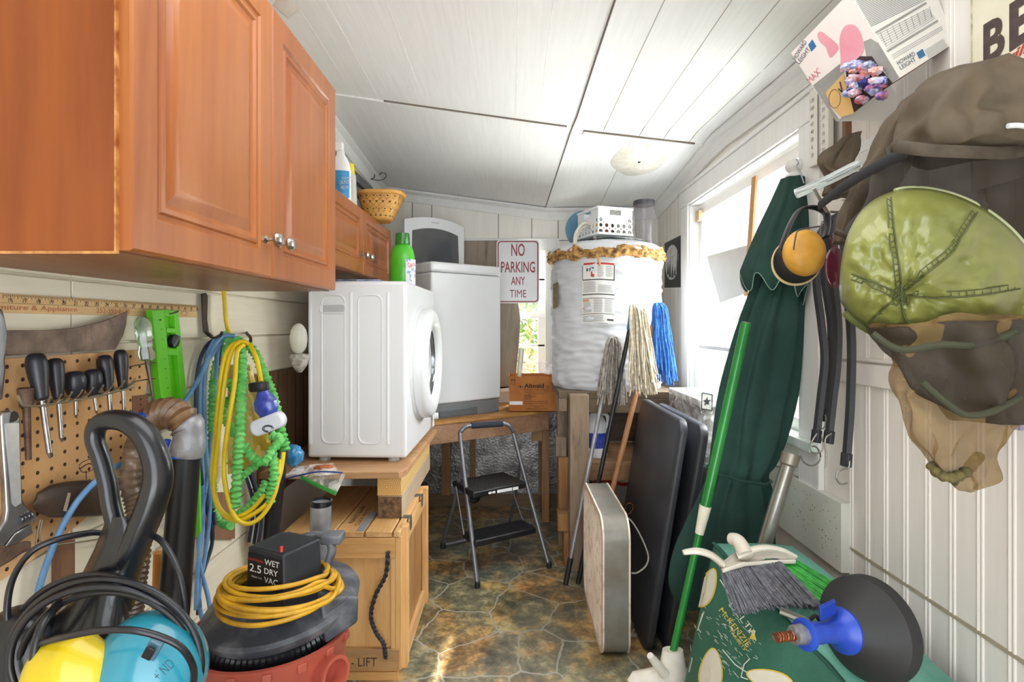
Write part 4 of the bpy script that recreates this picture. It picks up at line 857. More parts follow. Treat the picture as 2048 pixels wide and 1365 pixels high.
R_ = ringlist(rows, lambda q: .05+.045*q, pleat=.16, np_=7, seed=5, ph=1)
last = R_[-1]; hem = [p+V(0, 0, -.045-.03*math.cos(7*2*PI*i/96+1.5)-.05*max(0, math.cos(2*PI*i/96))) for i, p in enumerate(last)]
MB().loft(R_+[hem], caps=False).build('vent_flap', gcl, t, smooth=80, solid=.002)
MB().tube(hem, .0018, 5, 1, closed=True).build('hem_stitching', plain('pale_stitching', '#7d9a8e', .8), t)
lo = ringlist([(948, 1411, 1538, 1.93)], .11, pleat=.1)[0]; lo = [p+V(0, 0, -.02*math.cos(2*PI*i/96)) for i, p in enumerate(lo)]
MB().tube(lo, .005, 6, 1, closed=True).build('tie_cord', gcl, t)
q = P(1590, 360, 1.975)
MB().lathe([(.040, -.01), (.042, .005), (.030, .018), (.020, .026), (.030, .036), (.034, .05), (.026, .066), (.008, .074)], q, (0, 0, 1), 24).build('finial', plain('finial_white', '#dedcd6', .5), t, smooth=60)
tag(MB().tube([P(1592, 318, 1.86), P(1597, 326, 1.86), P(1593, 333, 1.86), P(1601, 347, 1.86), P(1608, 367, 1.86)], .0022, 6, 3).build('wire_clip', plain('dull_steel', '#8b8a88', .35, .9)), 'bent steel wire clip hanging at the umbrella tip', 'clip')
# --- stick, panel, poster, carton
stw = wood('reddish_stick', '#b07c48', '#d0a06a', 'Z', .5, .6)
a0, a1 = P(1491, 592, 2.40), P(1507, 353, 2.36)
MBs = MB().hexa([a0+V(-.0, -.02, 0), a0+V(.012, -.02, 0), a0+V(.012, .02, 0), a0+V(0, .02, 0), a1+V(0, -.02, 0), a1+V(.012, -.02, 0), a1+V(.012, .02, 0), a1+V(0, .02, 0)])
so = MBs.build('wooden_stick', stw, bevel=.002); tag(so, 'flat wooden stick standing upright in the side window', 'stick')
pp = [P(1413, 513, 2.86), P(1500, 489, 2.42), P(1500, 584, 2.42), P(1440, 606, 2.72)]
mb = MB(); mb.prism(pp, (.004, 0, 0)); tag(mb.build('plastic_sheet', plain('pale_grey_panel', '#c9cac6', .4, var=.05)), 'pale grey plastic panel with cut corner standing in the side window', 'panel')
ma = V(XR-.0015, 3.56, 0); M = planeM(V(XR-.002, 3, 1), V(XR-.002, 3.5, 1), V(XR-.002, 3.2, 2), .0006)
tq = [PX(1329, 487, XR-.002), PX(1361, 471, XR-.002), PX(1361, 575, XR-.002), PX(1329, 576, XR-.002)]
t = thing('poster', 'small black and white poster with a pale disc and tree shapes on the side wall', 'poster', (XR, tq[0].y, tq[2].z))
MB().prism(tq, (.0015, 0, 0)).build('sheet', plain('poster_black', '#2a2b2e', .5), t)
mb = MB(); polyM(mb, M, [(1344+13.5*math.cos(a), 525+35*math.sin(a)+(-.3)*13*math.cos(a)) for a in [2*PI*i/30 for i in range(30)]]); mb.mat(1)
for x_, y_, h_ in ((1336, 550, 26), (1340, 555, 38), (1345, 556, 30), (1350, 552, 20), (1355, 545, 60), (1358, 540, 50)):
    polyM(mb, planeM(V(XR-.002, 3, 1), V(XR-.002, 3.5, 1), V(XR-.002, 3.2, 2), .0011), [(x_-2.2, y_), (x_+2.2, y_-1), (x_+.5, y_-h_)])
mb.build('moon_picture', [plain('poster_white', '#e6e6e6', .5, c2='#b4b4b4', scale=30), plain('poster_black', '#2a2b2e', .5)], t, smooth=None)
t = thing('wrapped_carton', 'tall carton wrapped in clear film with a black star label beside the umbrella', 'carton', (.93, 2.8, 0))
MB().box(.885, .995, 2.50, 2.96, 0, .93).build('carton', plain('pale_carton', '#d6d3cb', .5, c2='#a9a397', scale=9), t, bevel=.006)
MB().box(.845, 1.005, 2.47, 2.97, .93, .962).build('lid', plain('bin_lid', '#e2e2e0', .3), t, bevel=.004)
for i_, (o_, a_, b_) in enumerate(((V(.84, 2.455, .66), V(.165, 0, 0), V(0, 0, .30)), (V(.845, 2.46, .66), V(0, .5, 0), V(0, 0, .30)))):
    MB().grid(lambda u, v, o_=o_, a_=a_, b_=b_: o_+a_*u+b_*v+V(noise.noise(V(u*9, v*9, i_)), noise.noise(V(v*9, u*9, 5)), 0)*.012, 24, 16).build('plastic_film', clearmat('carton_film', '#ffffff', .35, .08), t, smooth=180)
M = planeM(V(.84, 2.452, 0), V(1, 2.452, 0), V(.9, 2.452, 1), .0)
mb = MB(); q_ = [(1404, 786), (1425, 790), (1424, 822), (1403, 818)]
lineM(mb, M, q_+[q_[0]], 2.2); st = []
for k in range(10): a_ = -PI/2+k*PI/5; r = 10 if k % 2 == 0 else 4.2; st.append((1414+r*math.cos(a_)*.85, 804+r*math.sin(a_)))
for k in range(10): polyM(mb, M, [st[k], st[(k+1) % 10], (1414, 804)])
sl_ = mb.build('star_label', ink, t, smooth=None)
mb = MB(); M2 = planeM(V(.84, 2.4535, 0), V(1, 2.4535, 0), V(.9, 2.4535, 1), .0); polyM(mb, M2, q_); mb.build('label_sheet', paper, t)
# --- metal pole
p0, p1 = P(1583, 908, 1.76), P(1533, 1075, 1.75); pb = p1+(p1-p0)*((p1.z-.02)/(p0.z-p1.z))
pb = p0+(pb-p0)*((p0.z-.215)/(p0.z-pb.z))
t = thing('metal_pole', 'silver metal tube with open collar leaning beside the umbrella', 'pole', pb); dd = (p0-pb).normalized()
poleM = plain('satin_pole', '#a5a7a4', .3, .7, c2='#8a8578', scale=8)
MB().cyl(pb, p0, .0215, n=24).build('tube', poleM, t)
MB().lathe([(.0215, -.04), (.0275, -.034), (.0285, 0), (.024, .001), (.022, -.01)], p0, dd, 28).build('collar', plain('collar_tarnished', '#9a9186', .4, .6), t, smooth=40)
MB().cyl(p0-dd*.006, p0-dd*.004, .021).build('opening', plain('dark_opening', '#33343a', .8), t)
# --- standing broom
grn = plain('green_handle', '#2c8a3c', .25, .1, c2='#1f7530', scale=6); taped = plain('masking_tape', '#e8e2cf', .7, bump=.4)
b0, b1 = P(1346, 1305, 1.74), P(1492, 647, 1.74)
t = thing('broom', 'upright broom with long green handle and white head on the floor', 'broom', V(b0.x, b0.y, 0))
k = (b1-b0); MB().cyl(b0, b0+k*.42, .0115).build('lower_handle', grn, t); MB().cyl(b0+k*.43, b1, .0165, .0150).build('upper_handle', grn, t)
MB().cyl(b0+k*.36, b0+k*.445, .0135, .0185, 18).build('tape_wrap', taped, t)
MB().cyl(b1, b1+k.normalized()*.004, .0135, .012).build('end_cap', plain('grey_cap', '#6c6c64', .6), t)
wb_ = plain('broom_cap_white', '#e5e0d6', .35, c2='#cfc7b6', scale=12)
hb_ = V(b0.x, b0.y, 0); sock = b0+k.normalized()*-.02
MB().loft(ringlist([(1300, 1325, 1366, 1.74), (1335, 1318, 1372, 1.74)], .02, 24)+[[V(b0.x-.015+.115*math.cos(2*PI*i/24), b0.y+.028*math.sin(2*PI*i/24), .165+.035*(-math.cos(2*PI*i/24))) for i in range(24)], [V(b0.x-.02+.125*math.cos(2*PI*i/24), b0.y+.03*math.sin(2*PI*i/24), .14+.035*(-math.cos(2*PI*i/24))) for i in range(24)]]).build('head', wb_, t, smooth=50)
MB().tube([P(1330, 1350, 1.72), P(1310, 1325, 1.71), P(1300, 1312, 1.70)], lambda q: .016*(1-.35*q), 12, 5).build('hook_horn', wb_, t, smooth=80)
random.seed(8)
def bristles(name, roots, tips, n, r, mat, parent, bend=.01):
    mb = MB()
    for i in range(n):
        u, v = random.random(), random.random(); a = roots(u, v); b = tips(u, v)+V(random.gauss(0, .004), random.gauss(0, .004), random.gauss(0, .004)); m_ = a.lerp(b, .55)+V(random.uniform(-1, 1), random.uniform(-1, 1), 0)*bend*.4
        mb.tube([a, m_, b], r, 3, 2, caps=False)
    o = mb.build(name, mat, parent, smooth=None); o['kind'] = 'stuff'; return o
gb = plain('green_bristles', '#47c24a', .5, c2='#259130', scale=60); kb = plain('grey_bristles', '#777880', .55, c2='#4b4b52', scale=60)
bristles('green_bristles', lambda u, v: V(b0.x-.14+.13*u, b0.y-.02+.04*v, .16-.05*u), lambda u, v: V(b0.x-.23+.17*u, b0.y-.04+.08*v, .0+.05*(1-u)**2), 420, .0011, gb, t)
bristles('grey_bristles', lambda u, v: V(b0.x-.01+.11*u, b0.y-.02+.04*v, .15+.03*u), lambda u, v: V(b0.x-.03+.15*u, b0.y-.03+.06*v, .0), 300, .0011, kb, t)
# --- printed target bag
TL, TR, BL, BR = V(.617, 1.68, .632), V(.745, 1.13, .50), V(.47, 1.64, .005), V(.55, 1.0, .005)
TL2, TR2, BL2, BR2 = V(.86, 1.685, .622), V(1.03, 1.16, .46), V(.93, 1.66, .005), V(1.03, 1.05, .005)
bagg = plain('green_woven_bag', '#36705c', .6, c2='#2a5e4d', scale=6, bump=.5, bscale=260); bagt = plain('teal_woven_flap', '#72b3a2', .45, c2='#55917f', scale=8, bump=.5, bscale=260)
def patch(a, b, c, d, bulge, nu=36, nv=36, seed=0, wr=.006):
    n_ = (b-a).cross(d-a).normalized()
    def g(u, v):
        q = (a*(1-u)+b*u)*(1-v)+(d*(1-u)+c*u)*v; e = math.sqrt(max(0, math.sin(PI*u)*math.sin(PI*v)))
        return q+n_*(bulge*e+wr*e*noise.noise(q*9+V(seed, 0, 0))+wr*.5*e*noise.noise(q*25))
    return g
t = thing('target_bag', 'green woven target bag with white and yellow print, slumped by the side wall', 'bag', (.75, 1.35, 0))
face = patch(BL, BR, TR, TL, .045, seed=2, wr=.003)
MB().grid(face, 40, 40).build('printed_face', bagg, t, smooth=80)
top = patch(TL, TR, TR2, TL2, .055, seed=6)
MB().grid(top, 36, 36).build('top_flap', bagt, t, smooth=80)
mb = MB(); mb.grid(patch(TL2, BL2, BL, TL, .01), 12, 12); mb.grid(patch(TR, BR, BR2, TR2, .02), 12, 12); mb.grid(patch(BL2, TL2, TR2, BR2, .0), 8, 8); mb.build('bag_side', bagg, t, smooth=80)
MB().tube([top(i/20, 0)+V(-.002, 0, .002+.003*math.sin(i*1.3)) for i in range(21)], .006, 6, 1, flat=.5).build('edge_seam', plain('seam_green', '#245548', .7), t)
def proj(p): return (1024+p.x*F/p.y, 650-(p.z-HC)*F/p.y)
def solver(fn, u0=.5, v0=.5, eps=.0025):
    def M(px, py):
        u, v = u0, v0
        for _ in range(14):
            x, y = proj(fn(u, v)); h = .003; x1, y1 = proj(fn(u+h, v)); x2, y2 = proj(fn(u, v+h))
            a, b, c, d = (x1-x)/h, (x2-x)/h, (y1-y)/h, (y2-y)/h; det = a*d-b*c
            if abs(det) < 1e-6: break
            ex_, ey_ = px-x, py-y; u += max(-.2, min(.2, (d*ex_-b*ey_)/det)); v += max(-.2, min(.2, (a*ey_-c*ex_)/det)); u = max(-.02, min(1.02, u)); v = max(-.02, min(1.02, v))
        p = fn(u, v); return p+(V(0, 0, HC)-p).normalized()*eps
    return M
Mf = solver(face, .35, .7)
prw = plain('print_white', '#e6e5dc', .6, c2='#cdd6cb', scale=40); pry = plain('print_yellow', '#e0c84a', .6, var=.15); tanm = plain('print_cream', '#ddd8c6', .6)
mb = MB()
mb.mat(0); textM(mb, 'DELTA', Mf, (1457, 1211), (1507, 1277), 12)
mb.mat(1); textM(mb, 'McKENZIE', Mf, (1437, 1222), (1494, 1296), 11); textM(mb, 'TARGETS', Mf, (1457, 1262), (1488, 1302), 6)
polyM(mb, Mf, [(1499, 1278), (1507, 1256), (1513, 1282)]); mb.mat(0); polyM(mb, Mf, [(1496, 1262), (1503, 1256), (1500, 1268)])
mb.build('brand_lettering', [prw, pry], t, smooth=None)
def blob(mb, cx_, cy_, a, b, an, k, n=28, eg=.25):
    mb.mat(k); an = math.radians(an); pts = []
    for i in range(n):
        q = 2*PI*i/n; x, y = a*math.cos(q), b*math.sin(q)*(1+eg*math.cos(q)); pts.append((cx_+x*math.cos(an)-y*math.sin(an), cy_+x*math.sin(an)+y*math.cos(an)))
    c0_ = Mf(cx_, cy_); r = [Mf(*p) for p in pts]; o = len(mb.v); mb.add([c0_]+r, [(0, i+1, (i+1) % n+1) for i in range(n)])
Mf_hi = solver(face, .35, .7, .0045); Mf_lo = Mf
for cx_, cy_, a, b, an in ((1413, 1176, 42, 19, 112), (1422, 1342, 46, 24, 95), (1540, 1362, 50, 22, 18)):
    m1 = MB(); Mf = Mf_lo; blob(m1, cx_, cy_, a, b, an, 1); Mf = Mf_hi; blob(m1, cx_, cy_, a-3, b-3, an, 0); m1.build('track_print', [tanm, pry], t, smooth=None)
Mf = Mf_lo; mb = MB()
for pts in ([(1392, 1230), (1388, 1250), (1395, 1262), (1405, 1228)], [(1408, 1224), (1396, 1258), (1402, 1266)], [(1500, 1318), (1488, 1330), (1482, 1355), (1496, 1360)], [(1380, 1290), (1384, 1320), (1378, 1345)], [(1445, 1300), (1470, 1330), (1500, 1350)], [(1440, 1160), (1465, 1200)]):
    lineM(mb, Mf, pts, 2)
random.seed(2)
for i in range(90): x_ = random.uniform(1395, 1480)+random.random()*40; y_ = 1290+random.uniform(-80, 60); lineM(mb, Mf, [(x_, y_), (x_+random.uniform(2, 9), y_+random.uniform(2, 9))], .8)
mb.build('white_markings', prw, t, smooth=None)
mb = MB(); q = top(.93, .35); mb.tube([q+V(-.03, 0, .005), q+V(0, 0, .012), q+V(.03, -.03, 0), q+V(.04, -.07, -.02)], .008, 8, 4, flat=.4); mb.build('strap', plain('navy_strap', '#1d2434', .7), t)
# --- broom head lying on the bag
t = thing('broom', 'broom with white head and grey and green bristles lying on the target bag', 'broom', P(1500, 1125, 1.5))
MB().loft([[P(x, y+dy, 1.50-dd_) for x, y in ((1438, 1128), (1470, 1108), (1510, 1100), (1560, 1105), (1592, 1117))]+[P(x, y+dy, 1.44-dd_) for x, y in ((1592, 1121), (1540, 1122), (1490, 1123), (1445, 1140))] for dy, dd_ in ((0, 0), (8, .0))]).build('head', wb_, t, smooth=60, bevel=.003)
MB().tube([P(1444, 1128, 1.47), P(1420, 1110, 1.47), P(1392, 1103, 1.47), P(1366, 1106, 1.47)], lambda q: .019*(1-.45*q**2), 14, 6, flat=.5).build('hook_horn', wb_, t, smooth=80)
MB().tube([P(1475, 1112, 1.47), P(1520, 1097, 1.46), P(1560, 1100, 1.46), P(1592, 1114, 1.46)], lambda q: .014*(1-.5*q), 14, 6, flat=.7).build('ridge', wb_, t, smooth=80)
MB().tube([P(1492, 1112, 1.46), P(1484, 1095, 1.48), P(1475, 1082, 1.5), P(1462, 1078, 1.52)], lambda q: .022-.006*q, 16, 6).build('handle_socket', wb_, t, smooth=80)
a0, a1, e0, e1 = P(1446, 1136, 1.45), P(1556, 1118, 1.45), P(1487, 1226, 1.37), P(1648, 1214, 1.28)
bristles('grey_bristles', lambda u, v: a0.lerp(a1, u)+V(0, .03*v, .0-.012*v), lambda u, v: e0.lerp(e1, u)+V(0, .05*v, -.03*v+.012*math.sin(PI*u)), 900, .0011, kb, t)
a0b, a1b, e0b, e1b = P(1535, 1119, 1.47), P(1592, 1120, 1.47), P(1640, 1205, 1.33), P(1678, 1172, 1.36)
bristles('green_bristles', lambda u, v: a0b.lerp(a1b, u)+V(0, .03*v, -.01*v), lambda u, v: e0b.lerp(e1b, u)+V(0, .04*v, -.025*v), 480, .0011, gb, t)
# --- rubber bell with blue handle
A0, A1 = P(1608, 1270, 1.13), P(1790, 1250, 1.235); axd = (A1-A0).normalized(); L_ = (A1-A0).length
t = thing('plunger_bell', 'black rubber bell with blue plastic grip and copper coil on the target bag', 'plunger', A0)
rub = plain('matt_black_rubber', '#2b2b2c', .6, var=.2, scale=6); blu = plain('blue_plastic', '#2a4fc0', .35, c2='#2040a8', scale=8)
MB().lathe([(.034, .105), (.042, .112), (.072, .142), (.094, .165), (.104, .175), (.107, .205), (.100, .21), (.055, .17), (.02, .13)], A0, axd, 56).build('bell', rub, t, smooth=35)
MB().lathe([(.026, -.002), (.031, 0), (.031, .006), (.0215, .010), (.0205, .065), (.024, .088), (.036, .102), (.046, .110), (.046, .115), (.02, .118)], A0, axd, 40).build('grip', blu, t, smooth=40)
MB().par(P(1641, 1245, 1.14)+V(0, 0, 0), V(.05, .03, 0), V(.004, .014, .0), V(0, 0, .028)).build('trigger', blu, t, bevel=.002)
MB().cyl(A0-axd*.03, A0, .017, .019, 18).build('fitting', plain('galvanised', '#a9abb0', .4, .7, var=.3, scale=60), t); MB().cyl(A0-axd*.034+V(0, 0, .012), A0-axd*.008+V(0, 0, .014), .009).build('bolt', plain('galvanised', '#a9abb0', .4, .7), t)
u_, v_ = MB().frame(axd)
MB().tube([A0-axd*(.03+.0009*i)+(u_*math.cos(i*.785)+v_*math.sin(i*.785))*.008 for i in range(56)], .0018, 6, 2).build('coil', plain('copper_coil', '#9c5a3e', .35, .8), t)
# tool under the broom
tag(MB().tube([P(1560, 1222, 1.22), P(1600, 1238, 1.2), P(1626, 1250, 1.19)], .013, 8, 3, flat=.5).mat(1).tube([P(1620, 1240, 1.19), P(1632, 1232, 1.19), P(1640, 1246, 1.19)], .004, 6, 4).build('metal_tool', [plain('satin_pole', '#a5a7a4', .3, .7), gap]), 'silver metal tool half under the broom bristles on the bag', 'tool')
# ============================================================ WALL-HUNG THINGS AT THE RIGHT
# thermometer
t = thing('thermometer', 'tall white wall thermometer with printed degree columns', 'thermometer', (XR-.03, 1.81, 1.84))
y0_, y1_ = 1.752, 1.862
MB().box(XR-.045, XR-.024, y0_, y1_, 1.83, 2.09).build('plate', plain('old_white_plastic', '#e4e0d6', .5, var=.05), t, bevel=.003)
mb = MB(); mb.box(XR-.0465, XR-.045, (y0_+y1_)/2-.004, (y0_+y1_)/2+.0, 1.84, 2.08)
for i, s_ in enumerate(['120', '100', '80', '60', '40', '20', '0', '20']): mb.text(s_, (XR-.0455, y1_-.022, 2.045-i*.0262), (0, -1, 0), (0, 0, 1), .012, None, 'C')
for i, s_ in enumerate(['50', '30', '20', '10', '0', '10', '20', '30']): mb.text(s_, (XR-.0455, y0_+.022, 2.042-i*.0262), (0, -1, 0), (0, 0, 1), .012, None, 'C')
for i in range(60): mb.box(XR-.0457, XR-.045, (y0_+y1_)/2-(.014 if i % 5 else .018), (y0_+y1_)/2-.006, 1.85+i*.0038, 1.851+i*.0038)
mb.build('scale', plain('grey_print', '#6a6a6a', .7), t, smooth=None)
tag(MB().box(XR-.02, XR, 1.70, 1.716, 1.82, 2.16).build('wooden_strip', wood('dark_strip', '#6b4a35', '#8d6b52', 'Z')), 'narrow brown wooden strip on the wall right of the thermometer', 'strip')
# beer sign
t = thing('metal_sign', 'cream metal sign with large dark BE letters and red script, cut by the frame', 'sign', (XR-.01, 1.1, 1.7))
ya, yb2 = .75, 1.243
MB().box(XR-.012, XR-.004, ya, yb2, 1.60, 2.2).build('plate', plain('sign_cream', '#e3ddca', .45, c2='#d3ccb5', scale=8), t)
MB().box(XR-.0135, XR-.011, yb2-.004, yb2, 1.60, 2.2).build('edge', plain('sign_edge_green', '#8a8b5c', .6, c2='#c9c4a4', scale=60), t)
mb = MB(); M = planeM(V(XR-.0125, 1, 1), V(XR-.0125, 2, 1), V(XR-.0125, 1, 2), .0006)
textM(mb, 'B', M, (1967, 131), (2010, 104), 78, (0, -1), off=.035); textM(mb, 'E', M, (2019, 100), (2070, 66), 88, (0, -1), off=.035)
mb.build('large_lettering', plain('sign_dark', '#3a2c2c', .5, c2='#4c3c38', scale=60), t, smooth=None)
mb = MB(); textM(mb, 'will', M, (1992, 142), (2052, 104), 27, (.35, -.94), off=.02); mb.build('red_script', plain('sign_script_red', '#b5362c', .5), t, smooth=None)
# earplug dispenser box
g = lambda px, py, d: P(px, py, d)
E0, E1, E2, E3 = g(1582, 106, 1.50), g(1698, -14, 1.315), g(1800, 156, 1.28), g(1672, 243, 1.47)
E4, E5 = g(1872, -12, 1.34), g(1912, 84, 1.28)
cardw = plain('dispenser_card', '#dedad2', .5, var=.04, coat=.2); cardb = plain('dispenser_pink_face', '#ddd3cd', .5, var=.04)
t = thing('earplug_dispenser', 'tilted earplug dispenser box with torn opening, high on the side wall', 'box', E3)
E2 = planeM(E0, E1, E3, 0)(1800, 156); E5 = planeM(E1, E4, E2, 0)(1912, 84)
Vr = (E4-E1); back = E0+Vr*.9
mb = MB(); mb.mat(0).add([E0, E1, E2, E3], [(0, 1, 2, 3)]); mb.mat(1).add([E1, E4, E5, E2], [(0, 1, 2, 3)]); mb.mat(2).add([E2, E5, E5+(E3-E2)*.25, E3], [(0, 1, 2, 3)]); mb.mat(1).add([E0, E3, E3+Vr, E0+Vr], [(0, 1, 2, 3)])
mb.build('carton', [cardb, cardw, plain('card_raw_edge', '#8c5f3e', .8)], t, smooth=None)
M = planeM(E0, E1, E3, .0006); M_ = planeM(E0, E1, E3, .0012); Mh = planeM(E0, E1, E3, .002)
pink = plain('print_pink', '#dba0a8', .5, c2='#d08a96', scale=8); pgrey = plain('print_grey', '#9b9a96', .5, c2='#84837f', scale=12); navy = plain('print_navy', '#2b3d52', .5); pblue = plain('print_blue', '#2f6a9c', .5); pred = plain('print_red_pink', '#c46a78', .5)
z7 = lambda x, y: (1560+x/3.25, y/3.25)
mb = MB()
mb.mat(1); polyM(mb, M, [z7(*p) for p in ((215, 555), (390, 415), (420, 470), (300, 600), (330, 700), (400, 790), (365, 790))]); polyM(mb, M, [z7(*p) for p in ((545, 270), (590, 250), (640, 280), (775, 505), (720, 545), (680, 460), (560, 360))])

mb.mat(0)
def smoothpoly(pts, k=5): return [(q.x, q.y) for q in crom([V(a, b, 0) for a, b in pts], k, True)]
polyM(mb, M_, [z7(*p) for p in smoothpoly([(245, 225), (262, 205), (295, 220), (378, 295), (365, 340), (330, 372), (314, 345), (300, 305), (262, 270)])])
polyM(mb, M_, [z7(*p) for p in smoothpoly([(390, 250), (415, 180), (455, 158), (500, 175), (535, 240), (545, 330), (500, 385), (430, 440), (395, 470), (396, 380)])])
mb.mat(2); textM(mb, 'HOWARD', M_, z7(105, 392), z7(178, 272), 8.5); textM(mb, 'LEIGHT', M_, z7(128, 418), z7(200, 322), 8.5)
mb.mat(4); textM(mb, "MAX'", M_, z7(200, 545), z7(275, 468), 13)
mb.mat(3); polyM(mb, M_, [z7(*p) for p in ((185, 290), (212, 255), (238, 300), (205, 335))])
mb.build('front_print', [pink, pgrey, navy, pblue, pred], t, smooth=None)
mb = MB(); mb.mat(0); polyM(mb, M_, [z7(*p) for p in ((430, 460), (520, 365), (600, 365), (650, 440), (735, 540), (600, 640), (480, 735), (440, 600))]); mb.build('torn_opening', plain('box_inside_dark', '#3a2a28', .8), t, smooth=None)
mb = MB(); pf = [z7(*p) for p in ((300, 600), (415, 475), (440, 560), (485, 735), (400, 760), (330, 690))]; polyM(mb, Mh, pf); mb.build('cardboard_flap', plain('flap_tan', '#d3ab6c', .7), t, smooth=None)
mb = MB(); Mk = planeM(E0, E1, E3, .003); lineM(mb, Mk, [z7(360+38*math.cos(a), 640+60*math.sin(a)) for a in [2*PI*i/24 for i in range(25)]], .9); lineM(mb, Mk, [z7(385, 575), z7(410, 600), z7(395, 530)], 3); mb.build('flap_drawing', ink, t, smooth=None)
random.seed(21)
pc_ = ['#3b4fae', '#c8452d', '#d7d4e6', '#22284e', '#e5e2ef', '#d87a4a', '#b9c4e6', '#7a86c9']
for i in range(26):
    x_, y_ = random.uniform(460, 700), random.uniform(400, 640)
    if x_-470 > 0 and (y_ < 380+abs(x_-560)*.6): y_ += 90
    cq = planeM(E0, E1, E3, .010+.006*random.random())(*z7(x_, min(y_, 640))); a_ = random.uniform(0, 6)
    o_ = MB().ball(cq, (.017, .013, .010), 12, 8, lambda q, i=i: 1+.5*noise.noise(q*3+V(i, 0, 0))).build('earplug_packet', plain('packet_'+str(i % 8), pc_[i % 8], .25, c2=pc_[(i+3) % 8], scale=90, coat=.5), None)
    tag(o_, 'wrapped earplug packet in the torn opening of the dispenser box', 'packet', 'earplug packets in the dispenser box')
M = planeM(E1, E4, E2, .0008); mb = MB(); mb.mat(0); random.seed(6)
def rl(a, b, w, k): mb.mat(k); lineM(mb, M, [z7(*a), z7(*b)], w)
for i in range(22):
    y0__ = -35+i*9; x0__ = 480+i*5.2
    if 0: pass
    w0_ = min(380-random.uniform(0, 40), (y0__+20+36)/.487)
    if w0_ > 8: rl((x0__, y0__+20), (x0__+w0_, y0__+20-w0_*.487), .9, 0)
rl((620, 215), (950, 20), 4.5, 1); rl((695, 335), (1025, 135), 4.5, 1)
for k in range(8): rl((630+k*9, 228+k*13), (965+k*6, 55+k*9), .6, 0)
for k in range(9): rl((650+k*40, 212-k*21), (690+k*37, 300-k*23), .6, 0)
for k in range(3): rl((725+k*5, 360+k*12), (1050+k*4, 172+k*10), .6, 0)
for k in range(8): rl((940+k*4, 330+k*8), (1060+k*5, 255+k*8), .6, 0)
mb.mat(0); textM(mb, 'HOWARD', M, z7(768, 425), z7(880, 360), 8.5); textM(mb, 'LEIGHT', M, z7(785, 455), z7(885, 395), 8.5)
mb.mat(2); polyM(mb, M, [z7(*p) for p in ((885, 345), (925, 318), (945, 362), (905, 385))])
mb.build('side_print', [navy, pgrey, pblue], t, smooth=None)
# ear defenders
yel = plain('yellow_shell', '#d9a53f', .45, c2='#c08a2d', scale=14); blk = plain('black_plastic', '#17181b', .35, var=.2); crm = plain('cream_rim', '#dcc48c', .5)
t = thing('ear_defenders', 'yellow and black ear defenders hanging left of the olive hat', 'ear defenders', P(1600, 565, 1.5))
c1_ = P(1617, 505, 1.47); MB().lathe([(.044, 0), (.053, .006), (.056, .02), (.048, .038), (.03, .048), (.002, .052)], c1_+V(0, .035, 0), (-.12, -1, .05), 36, sq=(1.0, 1.15)).build('yellow_cup', yel, t, smooth=60)
c2_ = P(1594, 522, 1.52); MB().lathe([(.002, -.03), (.045, -.028), (.058, -.012), (.060, 0), (.056, .006)], c2_, (-.45, -1, -.15), 36, sq=(1, 1.05)).build('black_cup', blk, t, smooth=60)
MB().lathe([(.058, -.004), (.064, .0), (.064, .005), (.057, .007)], c2_+V(.012, .028, .0), (-.45, -1, -.15), 36, caps=False, sq=(1, 1.05)).build('cream_rim', crm, t, smooth=60)
MB().tube([P(1562, 500, 1.53), P(1572, 470, 1.53), P(1585, 440, 1.53), P(1600, 420, 1.53), P(1625, 415, 1.52), P(1650, 425, 1.5), P(1655, 450, 1.49), P(1650, 475, 1.48)], .016, 10, 6, flat=.3, ref=(0, 1, 0)).build('headband', blk, t, smooth=60)
MB().tube([P(1587, 500, 1.45), P(1592, 470, 1.45), P(1600, 460, 1.45), P(1640, 453, 1.45)], .0022, 6, 4).tube([P(1641, 470, 1.44), P(1643, 446, 1.44), P(1649, 446, 1.44), P(1652, 462, 1.44)], .0018, 6, 4).build('wire_yoke', plain('dull_steel', '#8b8a88', .35, .9), t)
tag(MB().ball(P(1668, 535, 1.45), (.028, .008, .055), 20, 12, lambda q: 1+.08*q.x).tube([P(1668, 500, 1.45), P(1664, 470, 1.5), V(XR-.002, 1.66, 1.6)], .003, 6, 3).build('tinted_lens', sheer('maroon_lens', '#5c1f30', .85, .1, .4)), 'dark maroon tinted lens between ear defenders and olive hat', 'lens')
# rubber straps
rubs = plain('tarp_strap_rubber', '#24252a', .5, var=.2); zinc = plain('zinc_hook', '#a3a19a', .3, .9)
def strap(label, pts, hook, w=.0125, seed=0):
    t = thing('rubber_strap', label, 'strap', pts[-1], 'black rubber straps with metal hooks')
    MB().tube(pts, w, 4, 8, flat=.35, ref=(.6, -.8, 0)).build('strap_band', rubs, t, smooth=30)
    e = pts[-1]; d = (pts[-1]-pts[-2]).normalized(); MB().tube([e-d*.03, e-d*.0, e+d*.008], .0165, 6, 2, flat=.6, ref=(.6, -.8, 0)).build('end_lug', rubs, t, bevel=.002)
    MB().tube(hook, .0024, 8, 6).build('hook', zinc, t, smooth=80)
strap('black rubber strap hanging left-most, its hook joined to a second hook', [V(1.0, 1.70, 1.64), P(1640, 470, 1.64), P(1633, 560, 1.66), P(1643, 650, 1.68), P(1649, 720, 1.68), P(1641, 800, 1.68), P(1632, 880, 1.68)], [P(1634, 868, 1.655), P(1626, 880, 1.655), P(1620, 892, 1.66), P(1624, 905, 1.66), P(1638, 906, 1.66), P(1646, 895, 1.66), P(1643, 870, 1.66)])
